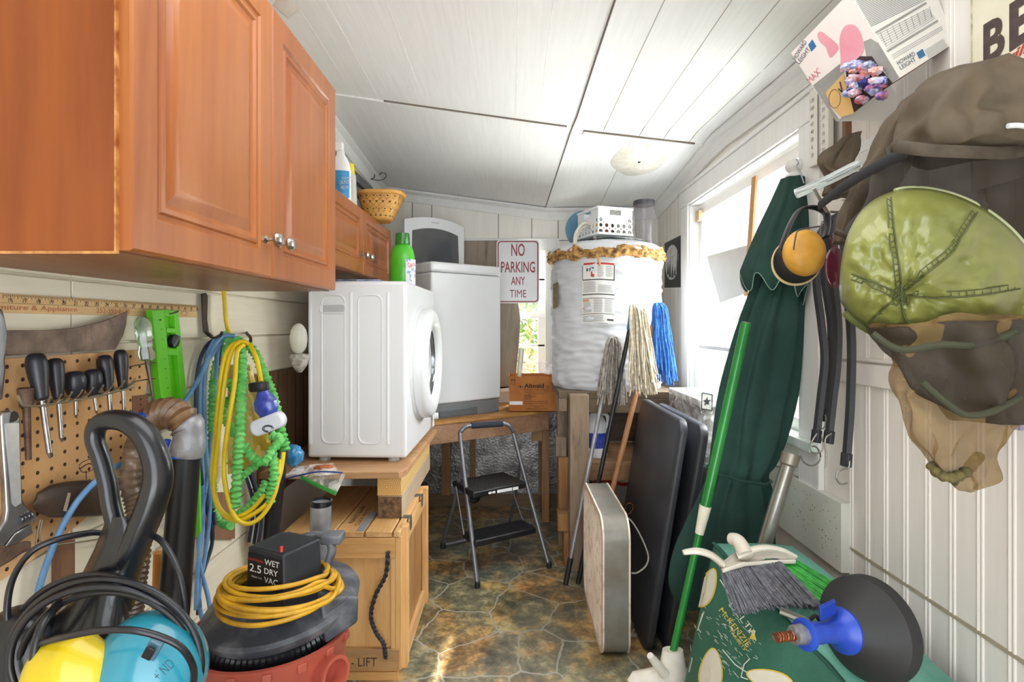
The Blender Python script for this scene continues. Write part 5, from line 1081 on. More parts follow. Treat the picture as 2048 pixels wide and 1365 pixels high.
strap('black rubber strap second from the left, ending highest', [V(1.0, 1.715, 1.64), P(1652, 470, 1.69), P(1650, 560, 1.69), P(1662, 650, 1.71), P(1662, 740, 1.71), P(1650, 800, 1.71), P(1647, 838, 1.71)], [P(1640, 838, 1.69), P(1634, 848, 1.69), P(1646, 858, 1.69), P(1652, 845, 1.69), P(1650, 830, 1.69)])
strap('black rubber strap third from the left, hook hanging straight down', [V(1.0, 1.69, 1.64), P(1668, 470, 1.62), P(1668, 560, 1.62), P(1676, 650, 1.64), P(1674, 730, 1.64), P(1666, 800, 1.64), P(1657, 882, 1.64)], [P(1663, 868, 1.62), P(1652, 876, 1.62), P(1650, 890, 1.62), P(1653, 910, 1.62), P(1652, 930, 1.62), P(1650, 936, 1.62)])
strap('black rubber strap hanging right-most and longest', [V(1.0, 1.68, 1.64), P(1690, 500, 1.56), P(1697, 600, 1.54), P(1703, 690, 1.56), P(1701, 800, 1.56), P(1696, 880, 1.56), P(1692, 928, 1.56)], [P(1699, 922, 1.54), P(1697, 936, 1.54), P(1684, 940, 1.54), P(1674, 948, 1.54), P(1674, 960, 1.54), P(1682, 969, 1.54), P(1694, 967, 1.54)])
tag(MB().cyl((XR, 1.70, 1.645), (.985, 1.70, 1.65), .004).build('nail', zinc), 'nail in the side wall from which the black rubber straps hang', 'nail')
tag(MB().tube([P(1601, 912, 1.7), P(1608, 925, 1.7), P(1622, 932, 1.7), P(1636, 926, 1.7), P(1641, 912, 1.7), P(1634, 896, 1.68), P(1625, 893, 1.66)], .0026, 8, 6).build('wire_hook', zinc), 'loose zinc hook hanging from the left-most rubber strap', 'hook')
tag(MB().tube([P(1592, 388, 1.42), P(1640, 368, 1.38), P(1700, 338, 1.34), P(1720, 328, 1.33)], .0125, 14, 3).build('clear_rod', plain('clear_rod', '#e9f4f2', .06, var=.05, trans=.8, coat=.5), smooth=60), 'thick clear plastic rod poking out left of the hanging nets', 'rod')
tag(MB().tube([P(1628, 378, 1.37), P(1640, 400, 1.37), P(1655, 425, 1.38)], .008, 6, 1, flat=.25).build('metal_bracket', plain('satin_pole', '#a5a7a4', .3, .7)), 'grey metal strip bracket crossing the clear plastic rod', 'bracket')
pg = [PX(1680, 302, XR-.006), PX(1770, 264, XR-.006), PX(1770, 390, XR-.006), PX(1680, 400, XR-.006)]; t = thing('paper_sheet', 'white printed paper sheet headed Functions behind the nets', 'paper', pg[3])
MB().prism(pg, (.002, 0, 0)).build('sheet', plain('paper_white', '#eeedea', .6, var=.03), t)
mb = MB(); M = planeM(*pg[:3], .0008); textM(mb, 'Functions', M, (1685, 316), (1708, 305), 4.5); lineM(mb, M, [(1686, 322), (1735, 300)], .7); mb.build('heading', greyink, t, smooth=None)
# nets and hats
net1 = sheer('brown_netting', '#5f503c', .80, .75, 0, 7, .35); net2 = sheer('tan_netting', '#a08250', .6, .7, 0, 9, c2='#755c33'); net3 = sheer('dark_netting', '#3e3529', .76, .7, 0, 6, .4)
oli = plain('olive_nylon', '#8b8d48', .36, .0, c2='#70743a', scale=5, bump=.3, bscale=14, coat=.15); olid = plain('olive_seam', '#4c5128', .7)
t = thing('net_hat', 'brown mesh head net hat on top of the hanging pile', 'hat', P(1900, 310, 1.1))
rows = interp([(142, 1895, 1985, 1.06), (165, 1850, 2060, 1.06), (200, 1815, 2085, 1.05), (245, 1795, 2085, 1.04), (285, 1790, 2065, 1.03), (312, 1795, 2040, 1.03)], 5)
MB().loft(ringlist(rows, lambda q: .03+.07*math.sin(PI*min(1, q*.6+.1)), pleat=.12, np_=6, seed=9, wob=.02), caps=True).build('crown', net1, t, smooth=80)
MB().tube([P(1792, 292, .99), P(1850, 300, .95), P(1930, 304, .94), P(2010, 306, .96), P(2050, 300, 1.0)], .011, 8, 6, flat=.25, ref=(0, 0, 1)).build('brim_band', plain('brown_webbing', '#4d4234', .8, c2='#3a3226', scale=30), t)
t = thing('net_sleeve', 'long brown netting drape hanging down left of the mesh hat', 'netting', P(1680, 460, 1.25))
rows = interp([(190, 1810, 1880, 1.14), (240, 1765, 1850, 1.15), (300, 1735, 1830, 1.17), (370, 1700, 1790, 1.2), (430, 1672, 1745, 1.24), (485, 1662, 1710, 1.26)], 5)
MB().loft(ringlist(rows, .045, pleat=.22, np_=4, seed=11, wob=.012)).build('netting', net1, t, smooth=80)
MB().tube([P(1672, 462, 1.20), P(1690, 470, 1.19), P(1704, 482, 1.19)], .008, 8, 5).build('cuff', plain('brown_webbing', '#4d4234', .8), t)
t = thing('net_drape', 'dark translucent brown netting between mesh hat and olive hat', 'netting', P(1900, 470, 1.13))
rows = interp([(300, 1760, 2075, 1.1), (350, 1740, 2090, 1.1), (400, 1715, 2095, 1.1), (450, 1690, 2098, 1.1), (500, 1680, 2098, 1.1)], 5)
MB().loft(ringlist(rows, .035, pleat=.1, np_=5, seed=13, wob=.014)).build('netting', net3, t, smooth=80)
tag(MB().tube([P(1638, 412, 1.36), P(1690, 372, 1.2), P(1750, 335, 1.08), P(1812, 305, 1.0)], .012, 8, 6, flat=.3, ref=(0, 0, 1)).build('webbing_strap', plain('black_webbing', '#1f1f22', .8)), 'flat black webbing strap running up across the netting', 'strap')
tag(MB().loft(ringlist(interp([(290, 1672, 1690, 1.6), (312, 1640, 1705, 1.6), (340, 1632, 1700, 1.6), (370, 1638, 1695, 1.6), (395, 1650, 1690, 1.6)], 5), .04, pleat=.35, np_=6, seed=15, wob=.028)).build('net_bundle', net1, smooth=80), 'small bunched brown net left of the white paper', 'netting')
# olive hat dome
hub = (1803, 590)
outl = [(1680, 590), (1684, 520), (1700, 460), (1735, 410), (1790, 382), (1850, 378), (1920, 395), (1985, 430), (2040, 480), (2085, 550), (2080, 615), (2005, 655), (1925, 686), (1850, 692), (1780, 674), (1720, 642), (1690, 616)]
ol = crom([V(a, b, 0) for a, b in outl], 8, True); no = len(ol)
def dome(u, v):
    i = u*no; k = int(i) % no; f = i-int(i); o_ = ol[k].lerp(ol[(k+1) % no], f); hx, hy = hub[0]+30*v*(1-v), hub[1]-60*v*(1-v)
    x, y = hx+(o_.x-hub[0])*v, hy+(o_.y-hub[1])*v
    dc_ = ((x-1865)/200)**2+((y-535)/165)**2
    d = 1.06-.14*math.sqrt(max(0, 1-min(1, dc_)))
    w = V(x*.013, y*.013, 1); d += (.022*noise.noise(w*1.2+V(3, 0, 0))+.009*noise.noise(w*3)+.016*abs(noise.noise(w*1.9+V(0, 7, 0)))+.004*noise.noise(w*7))*(1-v**6)
    d += .012*math.exp(-((x-1803)**2+(y-590)**2)/700)
    return P(x, y, d)
t = thing('olive_hat', 'shiny olive green fabric hat hanging crown outwards on the right', 'hat', dome(.5, 1))
MB().grid(dome, no, 26, True).build('crown', oli, t, smooth=80, solid=.0015)
Md = None
def seam(pts):
    out = []
    for q in crom([V(a, b, 0) for a, b in pts], 6):
        dc_ = ((q.x-1865)/200)**2+((q.y-535)/165)**2; d = 1.06-.14*math.sqrt(max(0, 1-min(1, dc_))); w = V(q.x*.013, q.y*.013, 1); rr = 0
        d += .022*noise.noise(w*1.2+V(3, 0, 0))+.009*noise.noise(w*3)+.016*abs(noise.noise(w*1.9+V(0, 7, 0)))+.004*noise.noise(w*7)+.012*math.exp(-((q.x-1803)**2+(q.y-590)**2)/700); out.append(P(q.x, q.y, d-.005))
    return out
for s_ in ([(1803, 590), (1800, 540), (1790, 470), (1782, 395)], [(1803, 590), (1850, 550), (1905, 505), (1925, 470), (1955, 425)], [(1803, 590), (1760, 570), (1703, 548)], [(1803, 590), (1765, 620), (1735, 648)], [(1803, 590), (1812, 640), (1862, 686)], [(1803, 590), (1860, 596), (1950, 592), (2040, 578)]):
    p = seam(s_); mb = MB(); mb.tube(p, .0016, 5, 1); q_ = [a+(b-a).cross(V(0, 1, 0)).normalized()*.010 for a, b in zip(p, p[1:])]; mb.tube(q_, .0012, 5, 1)
    for i in range(0, len(q_)): mb.tube([p[i], q_[i]], .0009, 4, 1)
    mb.build('seam', olid, t)
MB().tube([P(o_.x, o_.y, 1.055) for o_ in ol[4*8:11*8]], .005, 8, 1).build('rim_highlight', plain('rim_highlight_pale', '#c3c99a', .5), t, smooth=80)  # pale tube stands for light catching the hat's upper rim
MB().tube([P(o_.x, o_.y+6, 1.05) for o_ in ol[10*8:16*8]], .009, 8, 1).build('lower_binding', plain('olive_binding', '#5f6630', .7), t, smooth=80)
t = thing('head_net', 'tan and brown head net gathered to a knot below the olive hat', 'netting', P(1915, 970, 1.0))
rows = interp([(640, 1738, 2090, 1.0), (700, 1748, 2080, 1.0), (770, 1772, 2055, 1.0), (830, 1792, 2030, 1.0), (885, 1815, 1990, 1.0), (925, 1838, 1965, 1.0), (948, 1865, 1950, 1.0), (968, 1895, 1925, 1.0)], 5)
MB().loft(ringlist(rows, lambda q: .065-.04*q, pleat=.2, np_=6, seed=17, wob=.02)).build('netting', net2, t, smooth=80)
rows = interp([(650, 1735, 2088, .99), (700, 1760, 2080, .985), (760, 1800, 2070, .985), (810, 1850, 2060, .985), (835, 1900, 2040, .985)], 5)
MB().loft(ringlist(rows, .075, pleat=.16, np_=5, seed=19, wob=.02)).build('inner_net', net3, t, smooth=80)
MB().tube([P(1745, 668, .93), P(1800, 700, .91), P(1880, 690, .9), P(1960, 690, .9), P(2040, 660, .92)], .006, 8, 6).tube([P(1845, 765, .9), P(1885, 800, .89), P(1930, 830, .89), P(1980, 825, .89), (P(2040, 795, .9))], .0055, 8, 6).build('net_hem', plain('dark_olive_binding', '#3b3c28', .8), t)
MB().tube([P(1862, 930, .98), P(1880, 950, .96), P(1905, 955, .95), P(1930, 945, .96), P(1948, 925, .98), P(1958, 912, 1.0)], lambda q: .009+.0012*math.sin(q*55), 10, 10).tube([P(1905, 955, .965), P(1912, 972, .97)], lambda q: .012*(1-.8*q), 8, 4).build('gathered_hem', plain('olive_gather', '#6b6034', .8, c2='#3f3a22', scale=60), t, smooth=80)
MB().tube([P(1938, 938, .97), P(1944, 955, .97), P(1953, 968, .97), P(1950, 980, .97)], .003, 6, 6).build('drawstring', plain('brown_string', '#54432f', .8), t)
tag(MB().loft(ringlist(interp([(760, 2020, 2080, 1.06), (800, 2008, 2085, 1.06), (850, 2012, 2085, 1.06), (856, 2015, 2080, 1.06)], 4), .02, pleat=.1, seed=4, wob=.01)).build('lilac_cloth', plain('lilac_fabric', '#9d92a6', .8)), 'pale lilac cloth corner behind the head net, cut by the frame', 'cloth')
tag(MB().tube([P(2016, 252, .93), P(2035, 251, .93), P(2060, 254, .93)], .0045, 8, 4).build('plastic_hanger', plain('hanger_white', '#e9ebee', .3)), 'white plastic hanger bar showing beside the mesh hat', 'hanger')
# ============================================================ LEFT WALL TOOLS
def PW(px, py, X=-.93): return PX(px, py, X)
WY = lambda px, X: X*F/(px-1024)
YD, ZU = V(0, 1, 0), V(0, 0, 1)      # on the left wall reading runs away from the camera
# yardstick
t = thing('yardstick', 'pale wooden yardstick with printed inches nailed along the cream boards', 'yardstick', (XL+.006, 1.3, 1.322))
ysm = wood('yardstick_wood', '#cfa66c', '#e6c691', 'Y', .5, .8)
MB().box(XL+.0005, XL+.005, .82, 1.653, 1.322, 1.358).build('stick', ysm, t, bevel=.001)
mb = MB(); inch = (1.653-1.03)/20.3; xk = XL+.0052; y16 = 1.036
for i in range(0, 21*8):
    y = y16+i*inch/8-inch*.5
    if y > 1.65: break
    L = .011 if (i+4) % 8 == 0 else (.008 if i % 4 == 0 else (.006 if i % 2 == 0 else .004)); mb.box(xk-.0003, xk+.0003, y, y+.0006, 1.357-L, 1.357)
mb.box(xk-.0003, xk+.0003, .82, 1.65, 1.3405, 1.341)
for n_ in range(16, 37):
    y = y16+(n_-16)*inch
    if y < 1.65: mb.text(str(n_), (xk+.0002, y, 1.3425), YD, ZU, .0085, None, 'C')
ys = mb.build('inch_scale', plain('ruler_ink', '#2d231a', .7), t, smooth=None)
mb = MB(); mb.text('Furniture & Appliance', (xk, .985, 1.3285), YD, ZU, .010, .21); mb.text('252-393-8130', (xk, 1.25, 1.327), YD, ZU, .011, .108, ex=.0008); mb.text('Travel', (xk, 1.42, 1.3285), YD, ZU, .006, .03)
for k in range(4): mb.tube([V(xk+.0006, 1.585+.016*math.cos(k*PI/2), 1.333+.007*math.sin(k*PI/2)), V(xk+.0006, 1.585+.016*math.cos(k*PI/2+1.2), 1.333+.007*math.sin(k*PI/2+1.2))], .0007, 4, 1)
mb.build('advert_lettering', plain('faded_red_ink', '#c07050', .7), t, smooth=None)
# pegboard
peg = plain('pegboard_tan', '#ddb382', .65, c2='#cd9c64', scale=5, bump=.2, bscale=200)
PXb = XL+.014
t = thing('pegboard', 'tan perforated pegboard with a worn right edge, holding tools', 'pegboard', (PXb, 1.15, .84))
ed = [(.80, 1.237), (1.405, 1.237), (1.408, 1.21), (1.40, 1.19), (1.412, 1.17), (1.408, 1.14), (1.40, 1.12), (1.392, 1.11), (1.395, 1.06), (1.385, .98), (1.375, .93), (1.30, .90), (1.10, .845), (.80, .80)]
MB().prism([V(PXb, y, z) for y, z in ed], (-.005, 0, 0)).build('board', peg, t)
mb = MB(); 
for i in range(16):
    for j in range(15):
        y, z = .92+i*.033, 1.222-j*.0268
        if y > 1.39 or z < .86+(1.3-y)*-.05 or (z < .92 and y > 1.2): continue
        mb.cyl((PXb-.003, y, z), (PXb+.0004, y, z), .0040, n=10)
mb.build('peg_holes', plain('peg_hole_dark', '#4a3220', .9), t)
# machete blade
rust = plain('rusted_steel', '#8a7568', .5, .55, c2='#54453d', scale=16, bump=.4, bscale=80)
bp = [(-20, 662), (20, 661), (90, 661), (150, 656), (205, 643), (253, 623), (250, 650), (244, 672), (234, 690), (228, 700), (180, 702), (110, 706), (15, 712), (-20, 713)]
tag(MB().prism([PW(a, b, -.925) for a, b in bp], (.003, 0, 0)).build('machete_blade', rust, bevel=.0008), 'broad rusty machete blade with upswept tip above the pegboard', 'machete')
# screwdrivers in a wire rack
hnd = plain('dark_blue_handle', '#23252f', .38, var=.3, coat=.1); stl = plain('bright_steel', '#b5b3b0', .25, .95, c2='#8a8583', scale=30)
def driver(label, x0, x1, yt, yb, sx0, sx1, sb, stubby=False, X=-.895):
    cx_ = (x0+x1)/2; d = WY(cx_, X); r = (x1-x0)/2*d/F; top_ = P(cx_+(x0-sx1)*0-3, yt, d); bot = P(sx0, yb, d); L = (top_-bot).length
    t = thing('screwdriver', label, 'screwdriver', bot, 'dark handled screwdrivers in the wire rack')
    ax_ = (top_-bot).normalized()
    pr = [(r*.5, 0), (r*.62, L*.06), (r*.66, L*.2), (r*.9, L*.5), (r, L*.75), (r*.9, L*.92), (r*.5, L)] if not stubby else [(r*.5, 0), (r*.6, L*.12), (r*.95, L*.4), (r, L*.65), (r*.9, L*.9), (r*.5, L)]
    MB().lathe(pr, bot, ax_, 8).build('handle', hnd, t, smooth=50, sub=1)
    tip = P(sx1, sb, d); sr = r*.26 if not stubby else r*.16
    MB().cyl(bot, tip, sr, sr*.95, 12).cyl(tip, tip-ax_*sr*2, sr*.95, sr*.3, 12).build('shaft', stl, t)
    M = planeM(P(cx_, yt, d-r*1.02), P(cx_+10, yt, d-r*1.02), P(cx_, yt+30, d-r*1.02), 0)
    return t
driver('largest dark screwdriver, left-most in the wire rack', 52, 94, 706, 802, 84, 99, 906)
driver('long dark screwdriver second from the left with print on its handle', 95, 129, 716, 800, 117, 123, 876)
driver('stubby dark screwdriver, left one of the two stubbies', 130, 174, 742, 798, 151, 152, 830, True)
driver('stubby dark screwdriver, right one of the two stubbies', 168, 206, 738, 792, 188, 193, 822, True)
driver('dark screwdriver right of the stubbies, slightly behind them', 194, 227, 710, 784, 218, 221, 828, False, -.905)
driver('slim dark screwdriver, right-most in the wire rack', 229, 258, 699, 780, 246, 249, 835, False, -.90)
for (px_, py_) in ((110, 758), (163, 765), (198, 762)):
    d = WY(px_, -.87)
mb = MB(); d = WY(112, -.895)-.03
rk = [(35, 790), (42, 805), (52, 812), (85, 812), (120, 806), (160, 800), (200, 792), (240, 782), (268, 775)]
tag(MB().tube([PX(a, b, -.87) for a, b in rk], .0022, 6, 4).tube([PX(a, b-8, -.925) for a, b in rk], .0022, 6, 4).build('wire_rack', plain('rack_wire', '#b0a890', .35, .8)), 'wire tool rack holding the row of screwdrivers', 'rack')
wr = [o for o in COL.objects if o.name == 'wire_rack'][0]
for i in range(9): a, b = 92+i*21, 810-i*4.6; MB().tube([PX(a-16, b+6, -.925), PX(a, b-2, -.885), PX(a+10, b-16, -.86)], .0018, 5, 3).build('prong', plain('rack_wire', '#b0a890', .35, .8), wr)
# rusty chisel
t = thing('rusty_chisel', 'old rusty socket chisel left of the screwdrivers', 'chisel', PX(57, 922, -.9)); rb = plain('rust_brown', '#7a5f50', .6, .4, c2='#4a372d', scale=30, bump=.6)
MB().cyl(PX(53, 815, -.9), PX(52, 776, -.9), .010, .0135, 16).build('socket', rb, t, bevel=.002); MB().cyl(PX(57, 920, -.9), PX(53, 815, -.9), .0048, .0062, 10).build('blade', rb, t)
# clear handled awl
t = thing('awl', 'clear plastic handled awl with dark steel spike on wire clips', 'awl', PX(308, 809, -.91)); d = WY(287, -.91)
a, b = P(285, 642, d), P(295, 722, d)
MB().lathe([(.012, 0), (.017, .004), (.019, .02), (.0145, .035), (.0185, .05), (.0185, .095), (.010, .108)], b, a-b, 8).build('handle', plain('clear_handle', '#e6efe6', .08, var=.05, trans=.85, coat=.5), t, smooth=40)
MB().cyl(P(289, 695, d), P(295, 730, d), .005).cyl(P(295, 730, d), P(308, 809, d), .005, .0008, 10).build('spike', plain('dark_spike', '#6b5c55', .4, .8), t)
for y_ in (728, 760): MB().tube([PX(264, y_+5, -.93), PX(290, y_, -.90), PX(311, y_-2, -.90)], .0018, 6, 3).build('clip', stl, t)
# green torpedo level
lime = plain('lime_plastic', '#6fd626', .4, c2='#5cc018', scale=8)
t = thing('spirit_level', 'lime green torpedo spirit level with ruler edge hung on the boards', 'level', PX(350, 850, -.92))
xl = -.915
def PL(px, py, X=xl): return PX(px, py, X)
q = lambda x, y: (x/4.876, 580+y/4.876)
mb = MB()
mb.prism([PL(*q(1485, 200)), PL(*q(1605, 195)), PL(*q(1690, 1180)), PL(*q(1585, 1170))], (-.018, 0, 0))
mb.prism([PL(*q(1700, 205)), PL(*q(1742, 215)), PL(*q(1840, 1215)), PL(*q(1780, 1200))], (-.018, 0, 0))
for a_, b_ in (((1600, 195), (1745, 260)), ((1620, 370), (1755, 420)), ((1630, 570), (1775, 640)), ((1680, 1090), (1830, 1200))):
    mb.prism([PL(*q(a_[0]+6, a_[1]), -.9163), PL(*q(b_[0]-6, a_[1]+10), -.9163), PL(*q(b_[0]-6, b_[1]), -.9163), PL(*q(a_[0]+6, b_[1]), -.9163)], (-.016, 0, 0))
mb.prism([PL(*q(1605, 260), -.93), PL(*q(1745, 260), -.93), PL(*q(1840, 1200), -.93), PL(*q(1690, 1180), -.93)], (-.003, 0, 0))
mb.build('body', lime, t, smooth=None, bevel=.001)
c_ = PL(*q(1668, 500), -.925); MB().cyl(c_, c_+V(.014, 0, 0), .0175, n=28).build('vial_housing', plain('vial_black', '#22262a', .4), t, bevel=.001)
MB().tube([c_+V(.015, -.012, -.012), c_+V(.015, .012, .012)], .004, 8, 1).build('vial', plain('clear_handle', '#e6efe6', .08, var=.05, trans=.85, coat=.5), t)
mb = MB(); M = planeM(PL(300, 700), PL(340, 700), PL(300, 800), .0006)
for i in range(9): x_, y_ = 1560+i*10.5, 290+i*95; textM(mb, str(i+1), M, q(x_-8, y_+10), q(x_+10, y_+9), 2.6)
for i in range(80): x_, y_ = 1588+i*1.15, 215+i*11.6; lineM(mb, M, [q(x_+(10 if i % 4 else 0), y_), q(x_+17, y_)], .35)
mb.build('printed_scale', plain('level_ink', '#25420f', .6), t, smooth=None)
tag(MB().tube([PX(328, 630, -.93), PX(345, 627, -.91), PX(357, 623, -.895)], .0022, 6, 2).build('nail', rust), 'rusty nail from which the green level hangs', 'nail')
tag(MB().prism([PL(*q(1290, 1035), -.935), PL(*q(1445, 1020), -.935), PL(*q(1450, 1215), -.935), PL(*q(1290, 1230), -.935)], (-.004, 0, 0)).mat(1).cyl(PL(*q(1372, 1070), -.9348), PL(*q(1372, 1070), -.9335), .0018).cyl(PL(*q(1372, 1122), -.9348), PL(*q(1372, 1122), -.9335), .0018).cyl(PL(*q(1372, 1174), -.9348), PL(*q(1372, 1174), -.9335), .0018).build('leather_strip', [plain('red_brown_leather', '#7d4a36', .6), gap]), 'red brown leather strip with punched holes beside the pegboard', 'strip')
# adjustable wrench
chrome = plain('worn_chrome', '#b9b9bb', .25, .9, c2='#8d8d90', scale=12)
t = thing('adjustable_wrench', 'big chrome adjustable wrench hanging at the left edge of the pegboard', 'wrench', PX(20, 1100, -.90))
r2 = lambda x, y: (x/4.876, 800+y/4.876)
wp = [(20, 160), (45, 112), (110, 98), (165, 115), (200, 165), (205, 400), (212, 700), (225, 980), (250, 1030), (385, 1145), (300, 1215), (150, 1290), (60, 1400), (-60, 1500), (-120, 1440), (-20, 1300), (60, 1180), (75, 1080), (60, 800), (35, 450), (22, 240)]
Xw = -.90; mb = MB(); sp = [PX(*r2(*p), Xw) for p in wp]
mb.prism(sp, (-.012, 0, 0)); mb.build('handle', chrome, t, bevel=.003)
mb = MB(); mb.prism([PX(*r2(*p), Xw+.0012) for p in ((52, 235), (185, 225), (208, 1010), (150, 1045), (120, 1010))], (-.002, 0, 0)); mb.build('recessed_panel', plain('cast_panel', '#c9c8c6', .4, .6, scale=60), t)
MB().cyl(PX(*r2(108, 165), Xw-.005), PX(*r2(108, 165), Xw+.0008), .0105, n=20).build('hang_hole', gap, t)
a_, b_ = PX(*r2(170, 1185), Xw-.002), PX(*r2(270, 1135), Xw-.002)
MB().lathe([(.009, 0), (.009, .003), (.006, .004), (.006, .006), (.009, .007), (.009, .010), (.006, .011), (.006, .013), (.009, .014), (.009, .017), (.006, .018), (.006, .02), (.009, .021), (.009, .024)], a_, b_-a_, 16).build('worm_screw', plain('dark_chrome', '#77777b', .3, .9), t)
MB().prism([PX(*r2(*p), Xw) for p in ((150, 1300), (305, 1215), (330, 1300), (150, 1420), (60, 1430))], (-.011, 0, 0)).build('jaw', chrome, t, bevel=.002)
M = planeM(PX(20, 900, Xw+.0014), PX(40, 900, Xw+.0014), PX(20, 950, Xw+.0014), .0004)
tag(MB().cyl(PX(23, 822, -.93), PX(23, 822, -.885), .0025).build('peg_hook', rb), 'small steel peg from which the wrench hangs', 'hook')
# chrome tool cut by the frame
tag(MB().loft([[PX(x, y, -.90+dx) for x, dx in ((-14, 0), (x1_, 0), (x1_, -.014), (-14, -.014))] for y, x1_ in ((618, 4), (640, 10), (670, 15), (700, 12), (722, 9), (740, 11), (765, 8), (800, 5))]).build('pliers', chrome, smooth=60, bevel=.003), 'chrome plier jaw cut by the left edge of the photo', 'pliers')
# leather sheath, wires, wooden strips, lower tools
lea = plain('dark_leather', '#4a382b', .5, c2='#2e241d', scale=10, bump=.3, coat=.1)
t = thing('leather_sheath', 'dark brown leather sheath lying across the lower pegboard', 'sheath', PX(130, 1035, -.91))
MB().loft([[P(x, yc0+h_*math.sin(a_), WY(x, -.91+.014*math.cos(a_))) for a_ in [2*PI*i/16 for i in range(16)]] for x, yc0, h_ in ((66, 1012, 5), (74, 1006, 20), (100, 1003, 33), (130, 1000, 36), (165, 998, 37), (205, 996, 36), (240, 995, 30))]).build('sheath', lea, t, smooth=70)
MB().prism([PX(*r2(*p), -.893) for p in ((675, 910), (692, 912), (650, 1090), (628, 1085))], (-.003, 0, 0)).build('strap_loop', plain('pale_leather', '#a08c78', .7), t)
tag(MB().tube([PX(158, 932, -.9), PX(165, 925, -.9), PX(180, 920, -.9), PX(192, 930, -.9), PX(182, 942, -.9), PX(165, 945, -.9), PX(158, 935, -.9)], .0008, 5, 6).tube([PX(160, 938, -.89), PX(178, 928, -.9), PX(195, 935, -.9), PX(200, 925, -.9)], .0012, 5, 6).tube([PX(172, 942, -.9), PX(173, 960, -.9)], .0008, 5, 1).build('wire_coil', plain('black_wire', '#26221f', .5, .5)), 'small tangle of thin black wire on the pegboard', 'wire')
oldst = wood('old_stained_strip', '#6e4c38', '#9a735a', 'Z', .6)
for i, (x0_, x1_, y0_, y1_, lb_) in enumerate(((112, 150, 1080, 1400, 'stained brown upright strip low on the wall below the sheath'), (398, 470, 985, 1078, 'dark stained wood block behind the hanging cords'))):
    tag(MB().prism([PX(x0_, y0_, -.94), PX(x1_, y0_, -.94), PX(x1_, y1_, -.94), PX(x0_, y1_, -.94)], (-.009, 0, 0)).build('wooden_strip', oldst), lb_, 'wood strip')
tag(MB().tube([PX(80, 1040, -.92), PX(72, 1088, -.92), PX(90, 1093, -.92), PX(190, 1080, -.92), PX(230, 1070, -.92)], .0018, 6, 3).tube([PX(84, 1040, -.92), PX(80, 1082, -.92), PX(110, 1084, -.92), PX(230, 1062, -.92)], .0018, 6, 3).build('wire_basket_holder', plain('rack_wire', '#b0a890', .35, .8)), 'bent wire holder beneath the leather sheath', 'holder')
tag(MB().loft([[PX(x, y+h_*s_, -.9+k_) for s_, k_ in ((-1, 0), (1, 0), (1, -.02), (-1, -.02))] for x, y, h_ in ((-12, 1120, 22), (20, 1108, 16), (45, 1095, 12), (62, 1092, 9))]).build('rusty_pruner', rb, smooth=40, bevel=.003), 'rusty dark cutting tool under the wrench jaw', 'pruner')
# blue funnel / scoop and bag, orange handled tool
blue_sc = plain('bright_blue_plastic', '#1f56d8', .35, c2='#1a46b4', scale=9)
tag(MB().tube([PX(256, 830, -.86), PX(275, 838, -.84), PX(300, 832, -.83), PX(322, 828, -.83)], lambda q: .010+.008*q, 14, 5).tube([P(336, 880, 1.26), P(328, 910, 1.26), P(330, 940, 1.26)], .007, 8, 3).build('blue_scoop', blue_sc, smooth=60), 'bright blue plastic scoop behind the black loop handle', 'scoop')
tag(MB().box(-.90, -.87, 1.30, 1.36, .92, 1.06).build('spray_bottle', plain('bottle_white', '#e3e4e8', .4), bevel=.012, bseg=3), 'white bottle standing behind the black tube', 'bottle')
t = thing('garden_tool', 'tool with orange wooden handle between the black tube and the loop handle', 'tool', P(318, 1300, 1.3))
MB().cyl(P(313, 1320, 1.3), P(320, 1105, 1.3), .013, .014, 14).build('handle', wood('orange_handle', '#c97a22', '#e5a24a', 'Z', .4), t)
film('plastic_bag', [P(300, 1040, 1.30), P(345, 1035, 1.32), P(340, 1130, 1.3), P(305, 1120, 1.3)], 'crumpled clear bag hanging left of the black tube', 'bag', clearmat('clear_sheet'), .018, seed=9)
# ============================================================ CORDS AND HOSES ON THE HOOKS
iron = plain('black_iron', '#2f2a27', .5, .6, c2='#4e4039', scale=20)
t = thing('iron_hook', 'flat black iron strap hook above the blue cords', 'hook', PX(413, 668, -.93)); xk = -.935
MB().prism([PX(a, b, xk) for a, b in ((404, 588), (412, 586), (416, 592), (415, 640), (418, 664), (428, 672), (418, 674), (408, 664), (406, 640))], (-.004, 0, 0)).build('strap', iron, t, bevel=.001)
MB().tube([PX(413, 666, xk), PX(425, 676, -.90), PX(440, 672, -.85), PX(444, 664, -.84)], .004, 8, 4).build('prong', iron, t)
t = thing('iron_hook', 'short black iron hook at the top of the yellow cord', 'hook', PX(500, 688, -.92))
MB().tube([PX(494, 666, -.945), PX(494, 668, -.90), PX(501, 676, -.85), PX(500, 687, -.845), PX(492, 689, -.86)], .005, 8, 5).build('hook', iron, t)
def CP(px, py, d):
    return P(px, py, min(d, .928*F/(1024-px)))
def hang(name, label, cat, mat, r, loops, group=None):
    mb = MB()
    for pts in loops: mb.tube([CP(*p) for p in pts], r, 9, 7)
    return tag(mb.build(name, mat, smooth=80), label, cat, group)
cblue = plain('blue_cable', '#7ba6d0', .5, c2='#5483b4', scale=12); cnavy = plain('navy_cable', '#20283c', .5, c2='#2c3a58', scale=12)
def oval(cx, yt, yb, w, d0, dd, ph=0, low=1.0, xs=0):
    out = []
    for i in range(25):
        a_ = 2*PI*i/24+ph; y = (yt+yb)/2-math.cos(a_)*(yb-yt)/2; s_ = math.sin(a_); wy = w*(.45+.55*(y-yt)/(yb-yt)) if y < (yt+yb)/2 else w*(.75+.25*math.sin(PI*(y-yt)/(yb-yt)))
        out.append((cx+xs*(y-yt)/(yb-yt)+s_*wy, y, d0+dd*s_))
    return out
